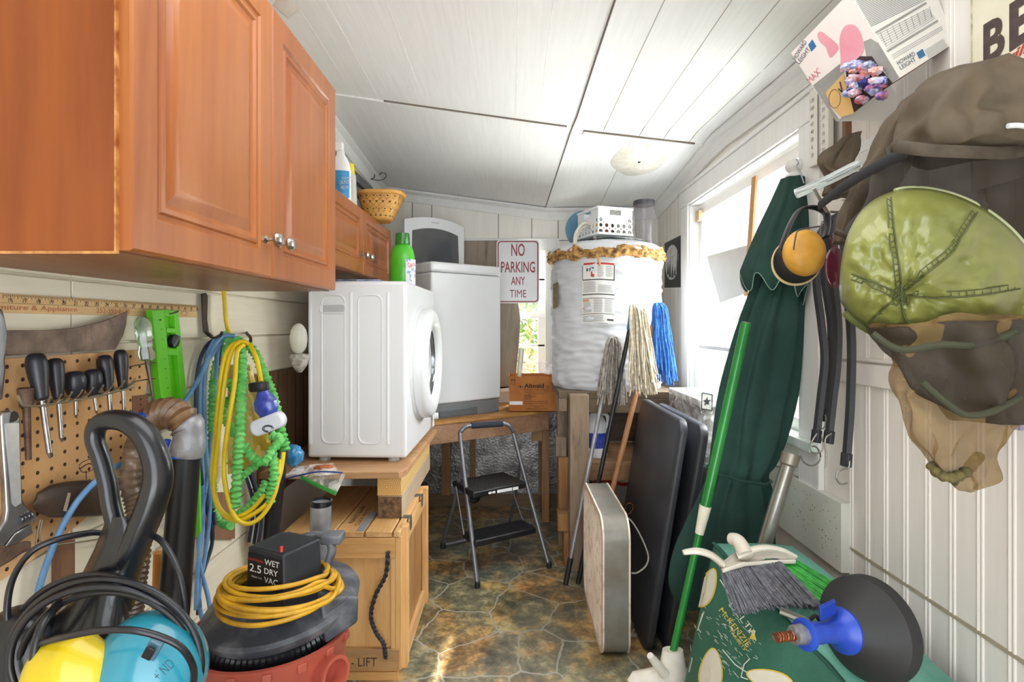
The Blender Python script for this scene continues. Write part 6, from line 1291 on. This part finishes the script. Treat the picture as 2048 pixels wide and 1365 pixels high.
hang('blue_cable_coil', 'hank of pale blue cable hanging from the iron strap hook', 'cable', cblue, .0062, [
    [(470, 672, 1.66), (445, 674, 1.65), (425, 700, 1.62), (405, 745, 1.58), (372, 800, 1.5), (330, 850, 1.42), (280, 905, 1.30), (230, 935, 1.2), (190, 965, 1.15), (150, 1010, 1.12), (112, 1080, 1.1), (80, 1170, 1.1), (62, 1260, 1.1)],
    [(450, 668, 1.68), (430, 680, 1.68), (412, 720, 1.68), (408, 800, 1.68), (412, 900, 1.68), (420, 1000, 1.68), (412, 1100, 1.66), (398, 1180, 1.64), (405, 1240, 1.62), (425, 1260, 1.60)],
    [(455, 672, 1.70), (432, 700, 1.69), (403, 745, 1.7), (400, 850, 1.7), (405, 950, 1.7), (405, 1060, 1.7), (395, 1140, 1.68), (392, 1220, 1.66)],
    [(460, 676, 1.71), (438, 690, 1.71), (432, 760, 1.71), (425, 840, 1.7), (415, 950, 1.7), (400, 1050, 1.68), (400, 1130, 1.66), (415, 1190, 1.64), (425, 1250, 1.55)]])
hang('navy_cable_coil', 'hank of dark navy cable hanging among the blue cable', 'cable', cnavy, .0058, [
    [(445, 672, 1.72), (415, 690, 1.72), (398, 730, 1.72), (392, 800, 1.72), (396, 900, 1.72), (410, 1000, 1.72), (425, 1080, 1.72), (402, 1160, 1.7), (396, 1230, 1.7)],
    [(452, 670, 1.73), (440, 700, 1.73), (438, 780, 1.72), (430, 860, 1.72), (425, 950, 1.72), (428, 1050, 1.72)],
    [(470, 900, 1.95), (505, 1000, 1.95), (498, 1085, 1.95)], [(480, 900, 1.96), (515, 1000, 1.96), (508, 1088, 1.96)], [(488, 900, 1.94), (522, 1020, 1.94), (516, 1092, 1.94)]])
yel2 = plain('bright_yellow_cord', '#f2d21c', .4, c2='#dcb80c', scale=12)
hang('yellow_extension_cord', 'bright yellow extension cord hanging in long loops beside the green hose', 'cord', yel2, .0066, [
    [(445, 560, 1.74), (449, 600, 1.74), (452, 640, 1.74), (462, 685, 1.76)],
    [(497, 688, 1.64), (480, 684, 1.62), (462, 705, 1.60), (450, 760, 1.58), (440, 840, 1.57), (432, 920, 1.57), (428, 980, 1.57), (440, 1020, 1.57), (470, 1042, 1.57), (505, 1030, 1.58), (540, 1000, 1.6), (560, 950, 1.62), (567, 905, 1.64)],
    [(492, 684, 1.63), (465, 690, 1.61), (448, 720, 1.59), (438, 790, 1.58), (430, 880, 1.58), (425, 960, 1.58), (438, 1015, 1.58), (465, 1035, 1.58), (500, 1022, 1.59), (530, 990, 1.6)],
    [(488, 690, 1.61), (474, 705, 1.59), (470, 760, 1.57), (458, 840, 1.55), (448, 920, 1.55), (452, 980, 1.55), (470, 1035, 1.55), (500, 1048, 1.56), (530, 1025, 1.58), (552, 980, 1.6), (560, 920, 1.63)],
    [(500, 690, 1.64), (512, 715, 1.62), (519, 745, 1.60), (522, 765, 1.58)]])
# expandable hose: gathered fabric sleeve
def ruffled(mb, path, r, seed=0, step=.0062):
    c = crom([Vector(p) for p in path], 40); out = [c[0]]; acc = 0
    for a, b in zip(c, c[1:]):
        acc += (b-a).length
        if acc >= step: out.append(b); acc = 0
    n_ = len(out); rings = []; pu = None
    for i, p in enumerate(out):
        t_ = (out[min(i+1, n_-1)]-out[max(i-1, 0)]).normalized(); u = mb.frame(t_)[0] if pu is None else (pu-t_*t_.dot(pu)).normalized(); pu = u; w = t_.cross(u)
        rr = r*1.22*(1.0 if i % 2 else .66)*(1+.16*noise.noise(p*40+V(seed, 0, 0)))
        rings.append([p+(u*math.cos(2*PI*k/12)+w*math.sin(2*PI*k/12))*rr*(1+.10*math.sin(3*2*PI*k/12+i*1.7))+t_*.002*math.sin(2*PI*k/12*2+i) for k in range(12)])
    mb.loft(rings)
grh = plain('green_hose_sleeve', '#86d678', .85, c2='#58b557', scale=20, bump=.4)
t = thing('expandable_hose', 'bright green gathered expandable hose hanging with the yellow cord', 'hose', CP(480, 1050, 1.62))
mb = MB()
ruffled(mb, [CP(445, 672, 1.72), CP(475, 690, 1.66), CP(484, 720, 1.62), CP(482, 800, 1.58), CP(478, 880, 1.56), CP(474, 950, 1.56), CP(470, 1020, 1.56)], .0135, 1)
ruffled(mb, [CP(470, 680, 1.72), CP(505, 700, 1.72), CP(525, 740, 1.72), CP(545, 790, 1.72), CP(560, 850, 1.7), CP(572, 905, 1.7)], .0135, 2)
ruffled(mb, [CP(448, 690, 1.76), CP(430, 740, 1.76), CP(424, 830, 1.76), CP(425, 930, 1.76), CP(428, 1010, 1.76), CP(440, 1045, 1.74), CP(462, 1052, 1.7)], .011, 3)
ruffled(mb, [CP(485, 890, 1.58), CP(505, 915, 1.58), CP(528, 925, 1.58), CP(545, 900, 1.6), CP(560, 880, 1.64), CP(540, 870, 1.66)], .012, 4)
ruffled(mb, [CP(478, 960, 1.60), CP(500, 940, 1.6), CP(520, 925, 1.6)], .0105, 5)
ruffled(mb, [CP(545, 905, 1.62), CP(548, 950, 1.6), CP(542, 985, 1.6), CP(540, 1010, 1.6)], .0125, 6)
ruffled(mb, [CP(455, 1035, 1.62), CP(490, 1020, 1.64), CP(520, 985, 1.66), CP(530, 965, 1.68)], .010, 7)
ruffled(mb, [CP(455, 760, 1.68), CP(470, 790, 1.67), CP(460, 800, 1.68), CP(445, 830, 1.68), CP(465, 860, 1.66), CP(470, 875, 1.66)], .011, 8)
mb.build('sleeve', grh, t, smooth=50)
tag(MB().grid(lambda u, v: P(455+95*u*(.5+.5*v), 730+220*v-30*u*v, 1.80+.02*noise.noise(V(u*5, v*5, 0))), 12, 16).build('yellow_bag', sheer('yellow_film', '#d8b52a', .9, .35, .3, 12)), 'yellow plastic mesh bag glimpsed behind the hose loops', 'bag')
# plug of the yellow cord
t = thing('power_plug', 'translucent blue plug with black tag and white cap on the yellow cord', 'plug', P(535, 870, 1.56))
pd = 1.56; MB().lathe([(.012, 0), (.014, .02), (.020, .035), (.028, .05), (.030, .07), (.024, .085), (.02, .095)], P(522, 768, pd), P(537, 832, pd)-P(522, 768, pd), 12, sq=(1.15, .8)).build('plug_body', plain('plug_blue', '#4457b4', .25, c2='#2b3a94', scale=40, coat=.5), t, smooth=30)
MB().lathe([(.022, 0), (.024, .004), (.024, .022), (.02, .026)], P(517, 765, pd), P(519, 790, pd)-P(517, 765, pd), 16, sq=(1.2, .7)).build('black_tag', plain('tag_black', '#16171a', .5), t, smooth=40)
MB().prism(rrect(P(532, 850, pd-.03), V(.93, 0, .37), V(-.37, 0, .93), .098, .046, .02), (0, .032, 0)).build('white_cap', plain('cap_white', '#dfe3ea', .3), t, bevel=.007, bseg=3)
mb = MB(); cq = P(536, 858, pd-.0315)
for r_ in (.0155, .0115): mb.tube([cq+V(math.cos(a_)*r_, 0, math.sin(a_)*r_*.62) for a_ in [2*PI*i/20 for i in range(16)]], .0011, 5, 1)
mb.build('cap_logo', plain('logo_navy', '#2a3040', .5), t)
tag(MB().cyl(P(540, 1095, 1.98), P(556, 930, 1.98), .026, .030, 20).cyl(P(556, 930, 1.98), P(566, 880, 2.0), .028, .026, 20).build('black_pipe', plain('black_pipe_plastic', '#23262e', .4, var=.2), smooth=40), 'black plastic pipe standing behind the green hose', 'pipe')
# globe behind the dryer, bags on the plank
t = thing('glass_globe', 'white globe above a clear ribbed bowl at the left of the dryer', 'globe', P(592, 742, 2.12))
MB().ball(P(597, 678, 2.18), (.034, .034, .062), 24, 14).build('white_globe', plain('globe_white', '#dedccf', .3), t, smooth=80)
MB().lathe([(.01, -.06), (.028, -.035), (.037, 0), (.038, .012), (.034, .014)], P(599, 715, 2.18), (0, 0, 1), 24).build('bowl', clearmat('bowl_glass', '#c9c4ba', .6, .1), t, smooth=60)
bb = P(588, 912, 2.08); tag(MB().ball(bb+V(0, 0, 0), (.034, .03, .04), 28, 20, lambda q: 1+.22*noise.noise(q*2.6)+.08*noise.noise(q*7)).build('blue_bag', sheer('blue_film', '#3fa2e0', .9, .25, .4, 16, .35), smooth=80), 'crumpled bright blue plastic bag left of the dryer foot', 'bag')
film('zip_bag', [P(562, 958, 2.02), P(680, 948, 1.98), P(668, 925, 2.1), P(590, 935, 2.1)], 'clear zip bag with dark blue closure on the plank edge', 'bag', clearmat('bag_film', '#f0e8e2', .5, .12), .010, seed=3)
tag(MB().tube([P(562, 961, 2.0), P(600, 951, 1.99), P(640, 944, 1.97), P(684, 946, 1.95)], .0065, 6, 5, flat=.4).build('zip_closure', plain('zip_blue', '#1d3f94', .3, coat=.3)), 'glossy dark blue zip strip of the clear bag', 'zip')
film('zip_bag', [P(600, 960, 2.0), P(672, 990, 1.95), P(690, 950, 1.98), P(640, 945, 2.0)], 'second clear zip bag with green closure, hanging below the blue one', 'bag', clearmat('bag_film', '#f0e8e2', .5, .12), .008, seed=5)
tag(MB().tube([P(602, 955, 1.99), P(632, 970, 1.96), P(672, 988, 1.94)], .008, 6, 4, flat=.35, ref=(0, 0, 1)).build('zip_closure', plain('zip_green', '#3fa94d', .3)), 'bright green zip strip hanging under the plank edge', 'zip')
tag(MB().ball(P(648, 936, 2.06), (.04, .02, .012), 14, 8, lambda q: 1+.3*noise.noise(q*4)).build('copper_fittings', plain('orange_copper', '#d98a60', .4, .3, c2='#b8683f', scale=60)), 'orange copper coloured fittings inside the zip bag', 'fittings')
# things on the dryer and on the far cabinet
t = thing('detergent_bottle', 'lime green laundry detergent bottle with clear green cap on the dryer', 'bottle', V(-.545, 2.74, 1.4635)); q = V(-.545, 2.74, 1.4635)
lg = plain('detergent_green', '#58c932', .32, c2='#49b827', scale=5, coat=.3)
MB().lathe([(.058, 0), (.063, .008), (.063, .12), (.060, .18), (.050, .215), (.034, .235), (.030, .24)], q, n=36, sq=(1, .7)).build('bottle', lg, t, smooth=60)
MB().lathe([(.036, .236), (.037, .24), (.034, .29), (.030, .292)], q, n=28).build('cap', sheer('green_cap', '#2f8a2c', .78, .2, .3), t, smooth=50)
mb = MB(); mb.grid(lambda u, v: q+V(.0645*math.cos(-1.2+1.25*u), .0645*.72*math.sin(-1.2+1.25*u), .02+.14*v), 10, 6)
mb.build('front_label', plain('label_mixed', '#e6e4ec', .35, c2='#7fa3d8', scale=60, lo=.42, hi=.5), t)
mb = MB(); M = solver(lambda u, v: q+V(.0650*math.cos(-1.2+1.25*u), .0650*.72*math.sin(-1.2+1.25*u), .02+.14*v), .4, .6, .001); textM(mb, 'Gain', M, (817, 536), (830, 532), 10); mb.build('brand_lettering', plain('gain_red', '#d9442f', .4), t, smooth=None)
t = thing('food_container', 'low clear plastic container with blue rim on the dryer under the cabinet', 'container', V(-.66, 2.42, 1.464))
MB().loft([[V(-.66, 2.42, 1.4635+z_)+V(.095*k_*sx_, .07*k_*sy_, 0) for sx_, sy_ in ((-1, -1), (1, -1), (1, 1), (-1, 1))] for z_, k_ in ((0, .86), (.026, .96), (.026, 1.0), (.031, 1.0), (.031, .9))]).build('tray', clearmat('tray_plastic', '#b9c4ea', .5, .1), t, bevel=.004)
tag(MB().ball(V(-.565, 2.56, 1.475), (.03, .03, .012), 14, 8, lambda q: 1+.3*noise.noise(q*4)).build('crumpled_wrapper', plain('orange_wrapper', '#d9683f', .4, c2='#e8dcd0', scale=60)), 'orange and clear crumpled wrapper right of the container on the dryer', 'wrapper')
t = thing('spray_bottle', 'white laundry pre-wash spray bottle with blue label on the far cabinet', 'bottle', V(-.735, 2.36, 1.828)); q = V(-.735, 2.36, 1.828)
MB().lathe([(.040, 0), (.044, .006), (.044, .13), (.036, .17), (.018, .20), (.016, .215)], q, n=28, sq=(1, .7)).build('bottle', jug, t, smooth=60)
MB().box(q.x-.03, q.x+.012, q.y-.012, q.y+.012, q.z+.215, q.z+.255).build('trigger_head', jug, t, bevel=.006, bseg=3)
def lbl(u, v, k=1.015): a_ = -2.5+2.1*u; return q+V(.044*k*math.cos(a_), .0315*k*math.sin(a_), .012+.115*v)
MB().grid(lbl, 12, 4).build('label', plain('label_sky_blue', '#3f9ccf', .4, c2='#2f7fb8', scale=20), t)
mb = MB(); M = planeM(q+V(-.04, -.034, 0), q+V(.04, -.034, 0), q+V(0, -.034, .1), .001); textM(mb, 'Awesome', M, (684, 359), (702, 357), 5); textM(mb, 'LAUNDRY', M, (680, 369), (704, 367), 8); textM(mb, 'PRE-WASH', M, (682, 379), (704, 377), 7); mb.build('label_lettering', paper, t, smooth=None)
t = thing('pale_bottle', 'pale bottle with yellow cap behind the pre-wash bottle', 'bottle', V(-.74, 2.50, 1.828)); MB().cyl((-.74, 2.5, 1.828), (-.74, 2.5, 1.98), .036, .03, 20).build('bottle', plain('pale_grey_bottle', '#c4c2b8', .4), t); MB().cyl((-.74, 2.5, 1.98), (-.74, 2.5, 2.03), .026, .022, 16).build('cap', plain('yellow_cap', '#e8cf2c', .4), t)
# chip basket
t = thing('woven_basket', 'honey coloured woven wood basket tipped on the far cabinet edge', 'basket', V(-.70, 2.86, 1.828)); bc_ = V(-.69, 2.84, 1.832)
chip = wood('basket_splint', '#c98a3e', '#e3ad5e', 'X', .45, .5); chip2 = plain('basket_splint_light', '#ddaa5c', .45, c2='#c78c42', scale=8)
def bw_(u, v, k=1.0): a_ = 2*PI*u; sq_ = (abs(math.cos(a_))**3+abs(math.sin(a_))**3)**(-1/3); rr = (.062+.058*v**.7)*k*sq_*.93; return bc_+V(rr*math.cos(a_)*1.02+.02*v, rr*math.sin(a_)*.9, .145*v)
MB().grid(lambda u, v: bw_(u, v), 48, 8, True).build('body', chip2, t, solid=.003)
MB().grid(lambda u, v: bw_(u, .001)*(1-v)+(bc_+V(0, 0, .001))*v, 48, 2, True).build('base', chip2, t)
MB().grid(lambda u, v: bw_(u, .86+.14*v, 1.035), 48, 2, True).build('rim_band', chip, t, solid=.004)
mb = MB(); 
for i in range(20):
    for s_ in (1, -1): mb.tube([bw_(i/20+s_*.22*v_, v_*.86, 1.014) for v_ in [k/6 for k in range(7)]], .0012, 4, 1)
mb.build('weave_edge', plain('weave_edge_brown', '#7a4f22', .8), t)  # thin brown lines along the splint edges
mb = MB()
for i in range(20):
    for v_ in (.16, .38, .62, .8):
        u_ = i/20+(.0 if v_ in (.16, .62) else .025); p_ = bw_(u_, v_, 1.013); n_ = (bw_(u_, v_, 1.1)-p_).normalized(); t1_ = (bw_(u_+.01, v_, 1.013)-p_).normalized(); t2_ = n_.cross(t1_)
        mb.add([p_+t1_*.0055+n_*.0006, p_+t2_*.0065+n_*.0006, p_-t1_*.0055+n_*.0006, p_-t2_*.0065+n_*.0006], [(0, 1, 2, 3)])
mb.build('weave_gaps', plain('weave_gap_dark', '#2a1c10', .9), t, smooth=None)
# double hook under the ceiling, bracket on the near cabinet
tag(MB().tube([P(739, 346, 3.62), P(743, 345, 3.62), P(749, 349, 3.62), P(748, 356, 3.62), P(741, 359, 3.62)], .0045, 8, 6, flat=.5).tube([P(740, 358, 3.62), P(756, 361, 3.62), P(766, 359, 3.62), P(772, 353, 3.62), P(770, 347, 3.62), P(763, 346, 3.62), P(759, 350, 3.62)], .0045, 8, 6, flat=.5).build('double_hook', iron), 'black scrolled double hook hanging under the ceiling above the basket', 'hook')
tag(MB().prism([P(560, -14, 1.55), P(598, 14, 1.55), P(574, 34, 1.58), P(545, 10, 1.58)], (0, .01, 0)).build('hook_bracket', plain('bracket_white', '#dfddd4', .4), smooth=40), 'white plastic bracket over the near cabinet, cut by the frame', 'bracket')
# ============================================================ FOREGROUND: TUBE, LOOP-HANDLED VACUUM, WET DRY VAC
blkg = plain('glossy_black_plastic', '#16171c', .28, var=.2, scale=5, coat=.2); tape = plain('duct_tape', '#a9aaac', .38, .35, c2='#85868a', scale=18, bump=.5, bscale=40)
t = thing('blower_tube', 'thick black blower tube with taped brown corrugated elbow on top', 'tube', P(350, 1330, 1.25)); d = 1.25
MB().lathe([(.036, -.22), (.034, 0), (.0325, .005), (.031, .36), (.031, .40)], P(345, 1255, d), P(372, 905, d)-P(345, 1255, d), 36).build('tube', plain('satin_black', '#17181c', .36, var=.2), t, smooth=40)
MB().lathe([(.0335, .0), (.0335, .006)], P(372, 912, d), (0, 0, 1), 36).build('blue_ring', blue_sc, t)
MB().tube([P(373, 910, d), P(378, 885, d), P(377, 858, d), P(372, 850, d)], lambda q: .034+.002*math.sin(q*9), 28, 4).build('duct_tape', tape, t, smooth=60)
el = [P(374, 858, d), P(362, 836, d), P(340, 826, d+.01), P(315, 832, d+.02), P(300, 850, d+.03)]
cc = crom(el, 14); mb = MB(); rings = []; pu = None
def corr(mb, path, r0, r1, step, n=20, m=None):
    c = crom([Vector(p) for p in path], 30); out = [c[0]]; acc = 0
    for a, b in zip(c, c[1:]):
        acc += (b-a).length
        if acc >= step: out.append(b); acc = 0
    N_ = len(out); pu = None; R = []
    for i, p in enumerate(out):
        t_ = (out[min(i+1, N_-1)]-out[max(i-1, 0)]).normalized(); u = mb.frame(t_)[0] if pu is None else (pu-t_*t_.dot(pu)).normalized(); pu = u; w = t_.cross(u); rr = (r0, (r0+r1)/2, r1, (r0+r1)/2)[i % 4]
        R.append([p+(u*math.cos(2*PI*k/n)+w*math.sin(2*PI*k/n))*rr for k in range(n)])
    mb.loft(R)
corr(mb, el, .036, .028, .0028); mb.build('corrugated_elbow', plain('brown_corrugated', '#8b6a4a', .4, c2='#5f4630', scale=30, coat=.2), t, smooth=50)
mb = MB(); corr(mb, [P(300, 850, d+.03), P(284, 870, d+.02), P(270, 905, 1.22), P(262, 960, 1.2), P(275, 1020, 1.2), P(278, 1100, 1.2), P(268, 1180, 1.2), P(262, 1260, 1.2), P(262, 1400, 1.2)], .024, .0195, .0022); mb.build('suction_hose', plain('smoky_ribbed_hose', '#7a6652', .35, c2='#4e4238', scale=20, coat=.3), t, smooth=50)
tag(MB().prism([P(384, 925, 1.36), P(398, 915, 1.36), P(400, 1065, 1.36), P(383, 1088, 1.36)], (0, .006, 0)).build('lime_strip', lime), 'pointed lime green plastic strip showing right of the black tube', 'strip')
t = thing('wall_shelf', 'narrow wooden shelf just below the picture that carries the teal vacuum', 'shelf', V(-.70, .80, .60))
MB().box(XL+.001, -.42, .56, .98, .625, .645).build('shelf_board', oldst, t, bevel=.002); MB().box(XL+.001, -.6, .75, .77, .50, .624).build('shelf_bracket', oldst, t)
# loop handled teal vacuum
dv = .86
t = thing('canister_vacuum', 'teal and yellow vacuum with tall black loop handle and wound cord', 'vacuum', P(240, 1420, dv))
lp = [P(232, 1050, dv), P(222, 1010, dv), P(215, 965, dv), P(203, 920, dv), P(190, 880, dv), P(196, 852, dv), P(222, 840, dv), P(258, 846, dv), P(290, 872, dv), P(311, 915, dv), P(316, 960, dv), P(303, 1010, dv), P(283, 1060, dv), P(262, 1110, dv), P(246, 1160, dv), P(236, 1215, dv)]
def lr_(q): return .0125+.0085*min(1, max(0, (q-.25)*2.2))
MB().tube(lp, lr_, 24, 8, flat=1.15).build('loop_handle', blkg, t, smooth=80)
MB().loft([[P(cx_+w_*math.cos(a_), y, dv+.03*sz_*math.sin(a_)) for a_ in [2*PI*i/28 for i in range(28)]] for y, cx_, w_, sz_ in ((1035, 236, 22, .5), (1060, 238, 34, .6), (1100, 232, 44, .7), (1150, 215, 52, .9), (1200, 195, 60, 1.1), (1245, 182, 78, 1.5), (1285, 175, 105, 1.9), (1330, 170, 125, 2.2), (1400, 165, 135, 2.4))]).build('neck', blkg, t, smooth=80)
MB().ball(P(300, 1345, .80), (.074, .07, .085), 36, 22, lambda q: 1+.06*(abs(q.x)**3)).build('teal_shell', plain('teal_plastic', '#2b8da3', .25, c2='#237a90', scale=5, coat=.5), t, smooth=80)
MB().ball(P(140, 1365, .76), (.064, .045, .066), 36, 22, lambda q: 1+.03*math.sin(q.x*9)).build('yellow_cover', plain('yellow_plastic', '#d8bf18', .35, c2='#c4a90e', scale=5, coat=.3), t, smooth=80)
MB().ball(P(205, 1370, .80), (.085, .06, .075), 28, 18).build('motor_housing', blkg, t, smooth=80); MB().ball(P(40, 1345, .84), (.075, .06, .10), 28, 18).build('side_pod', blkg, t, smooth=80)
sc_ = P(303, 1303, .735); ux_, uy_ = V(.5, -.1, .85).normalized(), V(-.8, -.15, .5).normalized()
MB().par(sc_-ux_*.014-uy_*.009, ux_*.028, uy_*.018, ux_.cross(uy_)*-.008).build('switch_surround', plain('switch_grey', '#4c6e80', .4), t, bevel=.002); MB().par(sc_-ux_*.009-uy_*.006-V(0, .005, 0), ux_*.018, uy_*.012, V(0, -.003, .001)).build('switch', plain('black_plastic', '#17181b', .35), t, bevel=.001)
M = planeM(P(320, 1330, .732), P(340, 1330, .735), P(320, 1350, .732), .001); mb = MB(); textM(mb, '+ ND', M, (318, 1363), (352, 1330), 20); mb.build('marker_scribble', plain('marker_ink', '#1f5566', .7), t, smooth=None)
cordm = plain('black_cord', '#1a1b21', .35, var=.2, coat=.1)
mb = MB()
def cc_(cx, cy, rx, ry, d, a0, a1, n=14, tilt=0): return [P(cx+rx*math.cos(math.radians(a0+(a1-a0)*i/n)), cy-ry*math.sin(math.radians(a0+(a1-a0)*i/n)), d+tilt*math.cos(math.radians(a0+(a1-a0)*i/n))) for i in range(n+1)]
for pts in (cc_(208, 1330, 195, 170, .80, -20, 205), cc_(205, 1325, 185, 150, .79, -25, 200, tilt=.02), cc_(215, 1345, 178, 160, .80, -15, 195), cc_(190, 1350, 190, 200, .82, 20, 190, tilt=-.02)): mb.tube(pts, .0048, 8, 5)
mb.tube([P(*p) for p in ((85, 1400, .84), (45, 1330, .83), (22, 1275, .82), (14, 1225, .82), (25, 1160, .82), (62, 1105, .82), (120, 1078, .84), (190, 1066, .88), (222, 1075, .90))], .0046, 8, 6)
mb.tube([P(*p) for p in ((255, 1060, .90), (285, 1064, .88), (325, 1085, .86), (355, 1140, .84), (368, 1200, .83), (372, 1262, .83), (378, 1330, .83), (370, 1400, .82))], .0046, 8, 6)
mb.tube([P(*p) for p in ((75, 1290, .75), (130, 1275, .72), (200, 1262, .71), (270, 1262, .71), (330, 1278, .72), (368, 1302, .73), (388, 1345, .75), (380, 1400, .77))], .0046, 8, 6)
mb.tube([P(*p) for p in ((80, 1380, .74), (68, 1320, .74), (85, 1250, .76), (120, 1205, .8))], .006, 8, 5)
mb.build('power_cord', cordm, t, smooth=80)
# wet dry vac
t = thing('wet_dry_vac', 'red tub wet dry vacuum with dusty black lid and printed motor head', 'vacuum', V(-.58, 1.36, 0))
vc = V(-.60, 1.37, 0); redp = plain('faded_red_plastic', '#b85a48', .45, c2='#a04a3c', scale=5); dust = plain('dusty_black', '#3d4048', .5, c2='#73757a', scale=12, lo=.30, hi=.55)
MB().lathe([(.150, .0), (.158, .01), (.180, .50), (.190, .535), (.193, .55), (.186, .552), (.176, .53), (.145, .03), (.001, .03)], vc, n=64).build('tub', redp, t, smooth=40)
mb = MB()
for i in range(8): a_ = math.radians(200+i*22); q = vc+V(.186*math.cos(a_), .186*math.sin(a_), .462); mb.par(q, V(-math.sin(a_), math.cos(a_), 0)*.02, V(math.cos(a_), math.sin(a_), 0)*.012, V(0, 0, .02))
for i in range(8): 
    a_ = math.radians(200+i*22); q = vc+V(.183*math.cos(a_), .183*math.sin(a_), .522); MB().par(q, V(-math.sin(a_), math.cos(a_), 0)*.02, V(math.cos(a_), math.sin(a_), 0)*.012, V(0, 0, .02)).build('rim_lug', redp, t, bevel=.002)
sp = vc+V(.165, -.085, .49); MB().lathe([(.034, -.03), (.036, .02), (.040, .028), (.040, .036), (.032, .036), (.030, .0)], sp, (.86, -.5, .1), 32).build('hose_port', redp, t, smooth=40)
mb = MB(); corr(mb, [vc+V(.14*math.cos(a_), .13*math.sin(a_), .55+.010*math.sin(a_)) for a_ in [math.radians(150+i*18) for i in range(13)]], .026, .022, .0022, 18); mb.build('coiled_hose', plain('black_ribbed_hose', '#26282f', .35, var=.3, coat=.2), t, smooth=50)
lc = V(-.575, 1.38, .61); ln = V(-.10, -.10, 1).normalized()
MB().lathe([(.175, -.028), (.182, -.022), (.187, -.006), (.182, .004), (.13, .030), (.112, .036), (.10, .06), (.001, .06)], lc, ln, 64).build('lid', dust, t, smooth=35)
q = P(650, 1185, 1.28)
MB().hexa([P(640, 1195, 1.27), P(718, 1195, 1.33), P(716, 1245, 1.33), P(652, 1290, 1.27), P(625, 1165, 1.37), P(700, 1165, 1.42), P(700, 1240, 1.42), P(625, 1250, 1.37)]).build('lid_latch', dust, t, bevel=.006, bseg=2)
mb = MB()
for k in range(3): mb.tube([P(652+k*6, 1228-k*5, 1.265+.0*k), P(684+k*6, 1205-k*5, 1.29)], .0016, 5, 2)
mb.build('latch_ribs', dust, t)
n0, l0, b0_, r0_ = P(567, 1112, 1.22), P(496, 1094, 1.27), P(564, 1062, 1.366), P(641, 1078, 1.318)
zt_ = .788
for v_ in (n0, l0, b0_, r0_): v_.z = zt_
zbm = .64
mk = lambda v_, z_, k=1.0: V((v_.x-lc.x)*k+lc.x, (v_.y-1.3)*k+1.3, z_)
hd_ = plain('black_textured', '#2a2c31', .55, var=.25, scale=20, bump=.2)
MB().hexa([mk(v_, zbm, 1.06) for v_ in (l0, n0, r0_, b0_)]+[v_ for v_ in (l0, n0, r0_, b0_)]).build('motor_head', hd_, t, bevel=.004)
mb = MB(); e1_, e2_ = (r0_-n0), (l0-n0)
for i in range(22): f = .06+.88*i/21; a_ = n0+e1_*f+e2_*.08; mb.tube([a_+V(0, 0, .0012), a_+e2_*.8+V(0, 0, .0012)], .0011, 4, 1)
mb.build('vent_grille', plain('grille_grey', '#4a4c50', .5), t)
fa, fb = mk(l0, zbm, 1.06), mk(n0, zbm, 1.06); fu = (n0-l0).normalized(); fv = (l0-fa).normalized(); fn_ = fu.cross(fv).normalized(); fo = l0
W_ = (n0-l0).length; pl_ = lambda a_, h_: l0+fu*(a_*W_)-fv*h_+fn_*.001
MB().add([pl_(.02, .012), pl_(.98, .012), pl_(.99, .125), pl_(.0, .125)], [(0, 3, 2, 1)]).build('name_panel', plain('panel_black', '#1b1c1f', .4), t)
mb = MB(); 
for s_, a_, h_, hh, w_ in (('WET', .5, .030, .0125, .047), ('DRY', .5, .050, .0125, .043), ('VAC', .5, .070, .0125, .043), ('2.5', .08, .053, .017, .038)): mb.text(s_, pl_(a_, h_)+fn_*.0004, fu, fv, hh, w_, off=.01)
mb.text('PEAK H.P.', pl_(.14, .066)+fn_*.0004, fu, fv, .004, .035)
mb.build('white_lettering', plain('lettering_white', '#dddcd8', .5), t, smooth=None)
mb = MB(); mb.text('CRAFTSMAN', pl_(.04, .029)+fn_*.0004, fu, fv, .006, .048); mb.build('red_lettering', plain('lettering_red', '#c43a2c', .5), t, smooth=None)
MB().cyl(P(563, 1104, 1.225), P(563, 1099, 1.225)+V(0, 0, .006), .0035).build('red_switch', plain('switch_red', '#d33a3a', .4), t)
MB().tube([P(600, 1078, 1.40), P(632, 1070, 1.42), P(655, 1080, 1.40), P(664, 1100, 1.38), P(655, 1130, 1.36), P(645, 1160, 1.34)], lambda q: .013-.003*q, 12, 6, flat=.7).build('carry_handle', dust, t, smooth=70)
MB().par(P(640, 1092, 1.38), V(.05, .0, 0), V(0, .05, 0), V(0, 0, .022)).build('handle_block', dust, t, bevel=.004)
ym = plain('dirty_yellow_cord', '#dba924', .5, c2='#a87c1c', scale=16)
random.seed(12); cps = []
for k in range(10):
    rr = .093+.0036*k+random.uniform(-.004, .004); z_ = .700-.005*k+random.uniform(-.003, .003); tx, ty = random.uniform(-.09, .09), random.uniform(-.12, .08); ph = random.random()*6
    for i in range(16):
        a_ = 2*PI*i/16; rk = rr*(1+.035*math.sin(2*a_+ph)); x_, y_ = rk*math.cos(a_)*1.15, rk*math.sin(a_)*1.0
        cps.append(V(-.548+x_, 1.30+y_, max(z_+x_*tx+y_*ty+.01, .655)))
tag(MB().tube(cps, .0054, 8, 4).build('yellow_cord_coil', ym, smooth=80), 'dirty yellow extension cord wound around the vacuum motor head', 'cord')
t = thing('taped_tube', 'silver taped tube with black open top between vac and crate', 'tube', P(640, 1110, 1.52)); a_, b_ = P(638, 1200, 1.53), P(642, 1006, 1.53)
MB().cyl(a_, b_, .0275, .0285, 28).build('tube', tape, t); MB().lathe([(.028, -.008), (.0305, -.006), (.0305, .006), (.027, .008), (.026, -.004), (.001, -.004)], b_, b_-a_, 28).build('black_mouth', blkg, t, smooth=40)
MB().cyl(a_-V(0, 0, .08), a_, .022, .0275).build('lower_neck', hd_, t)
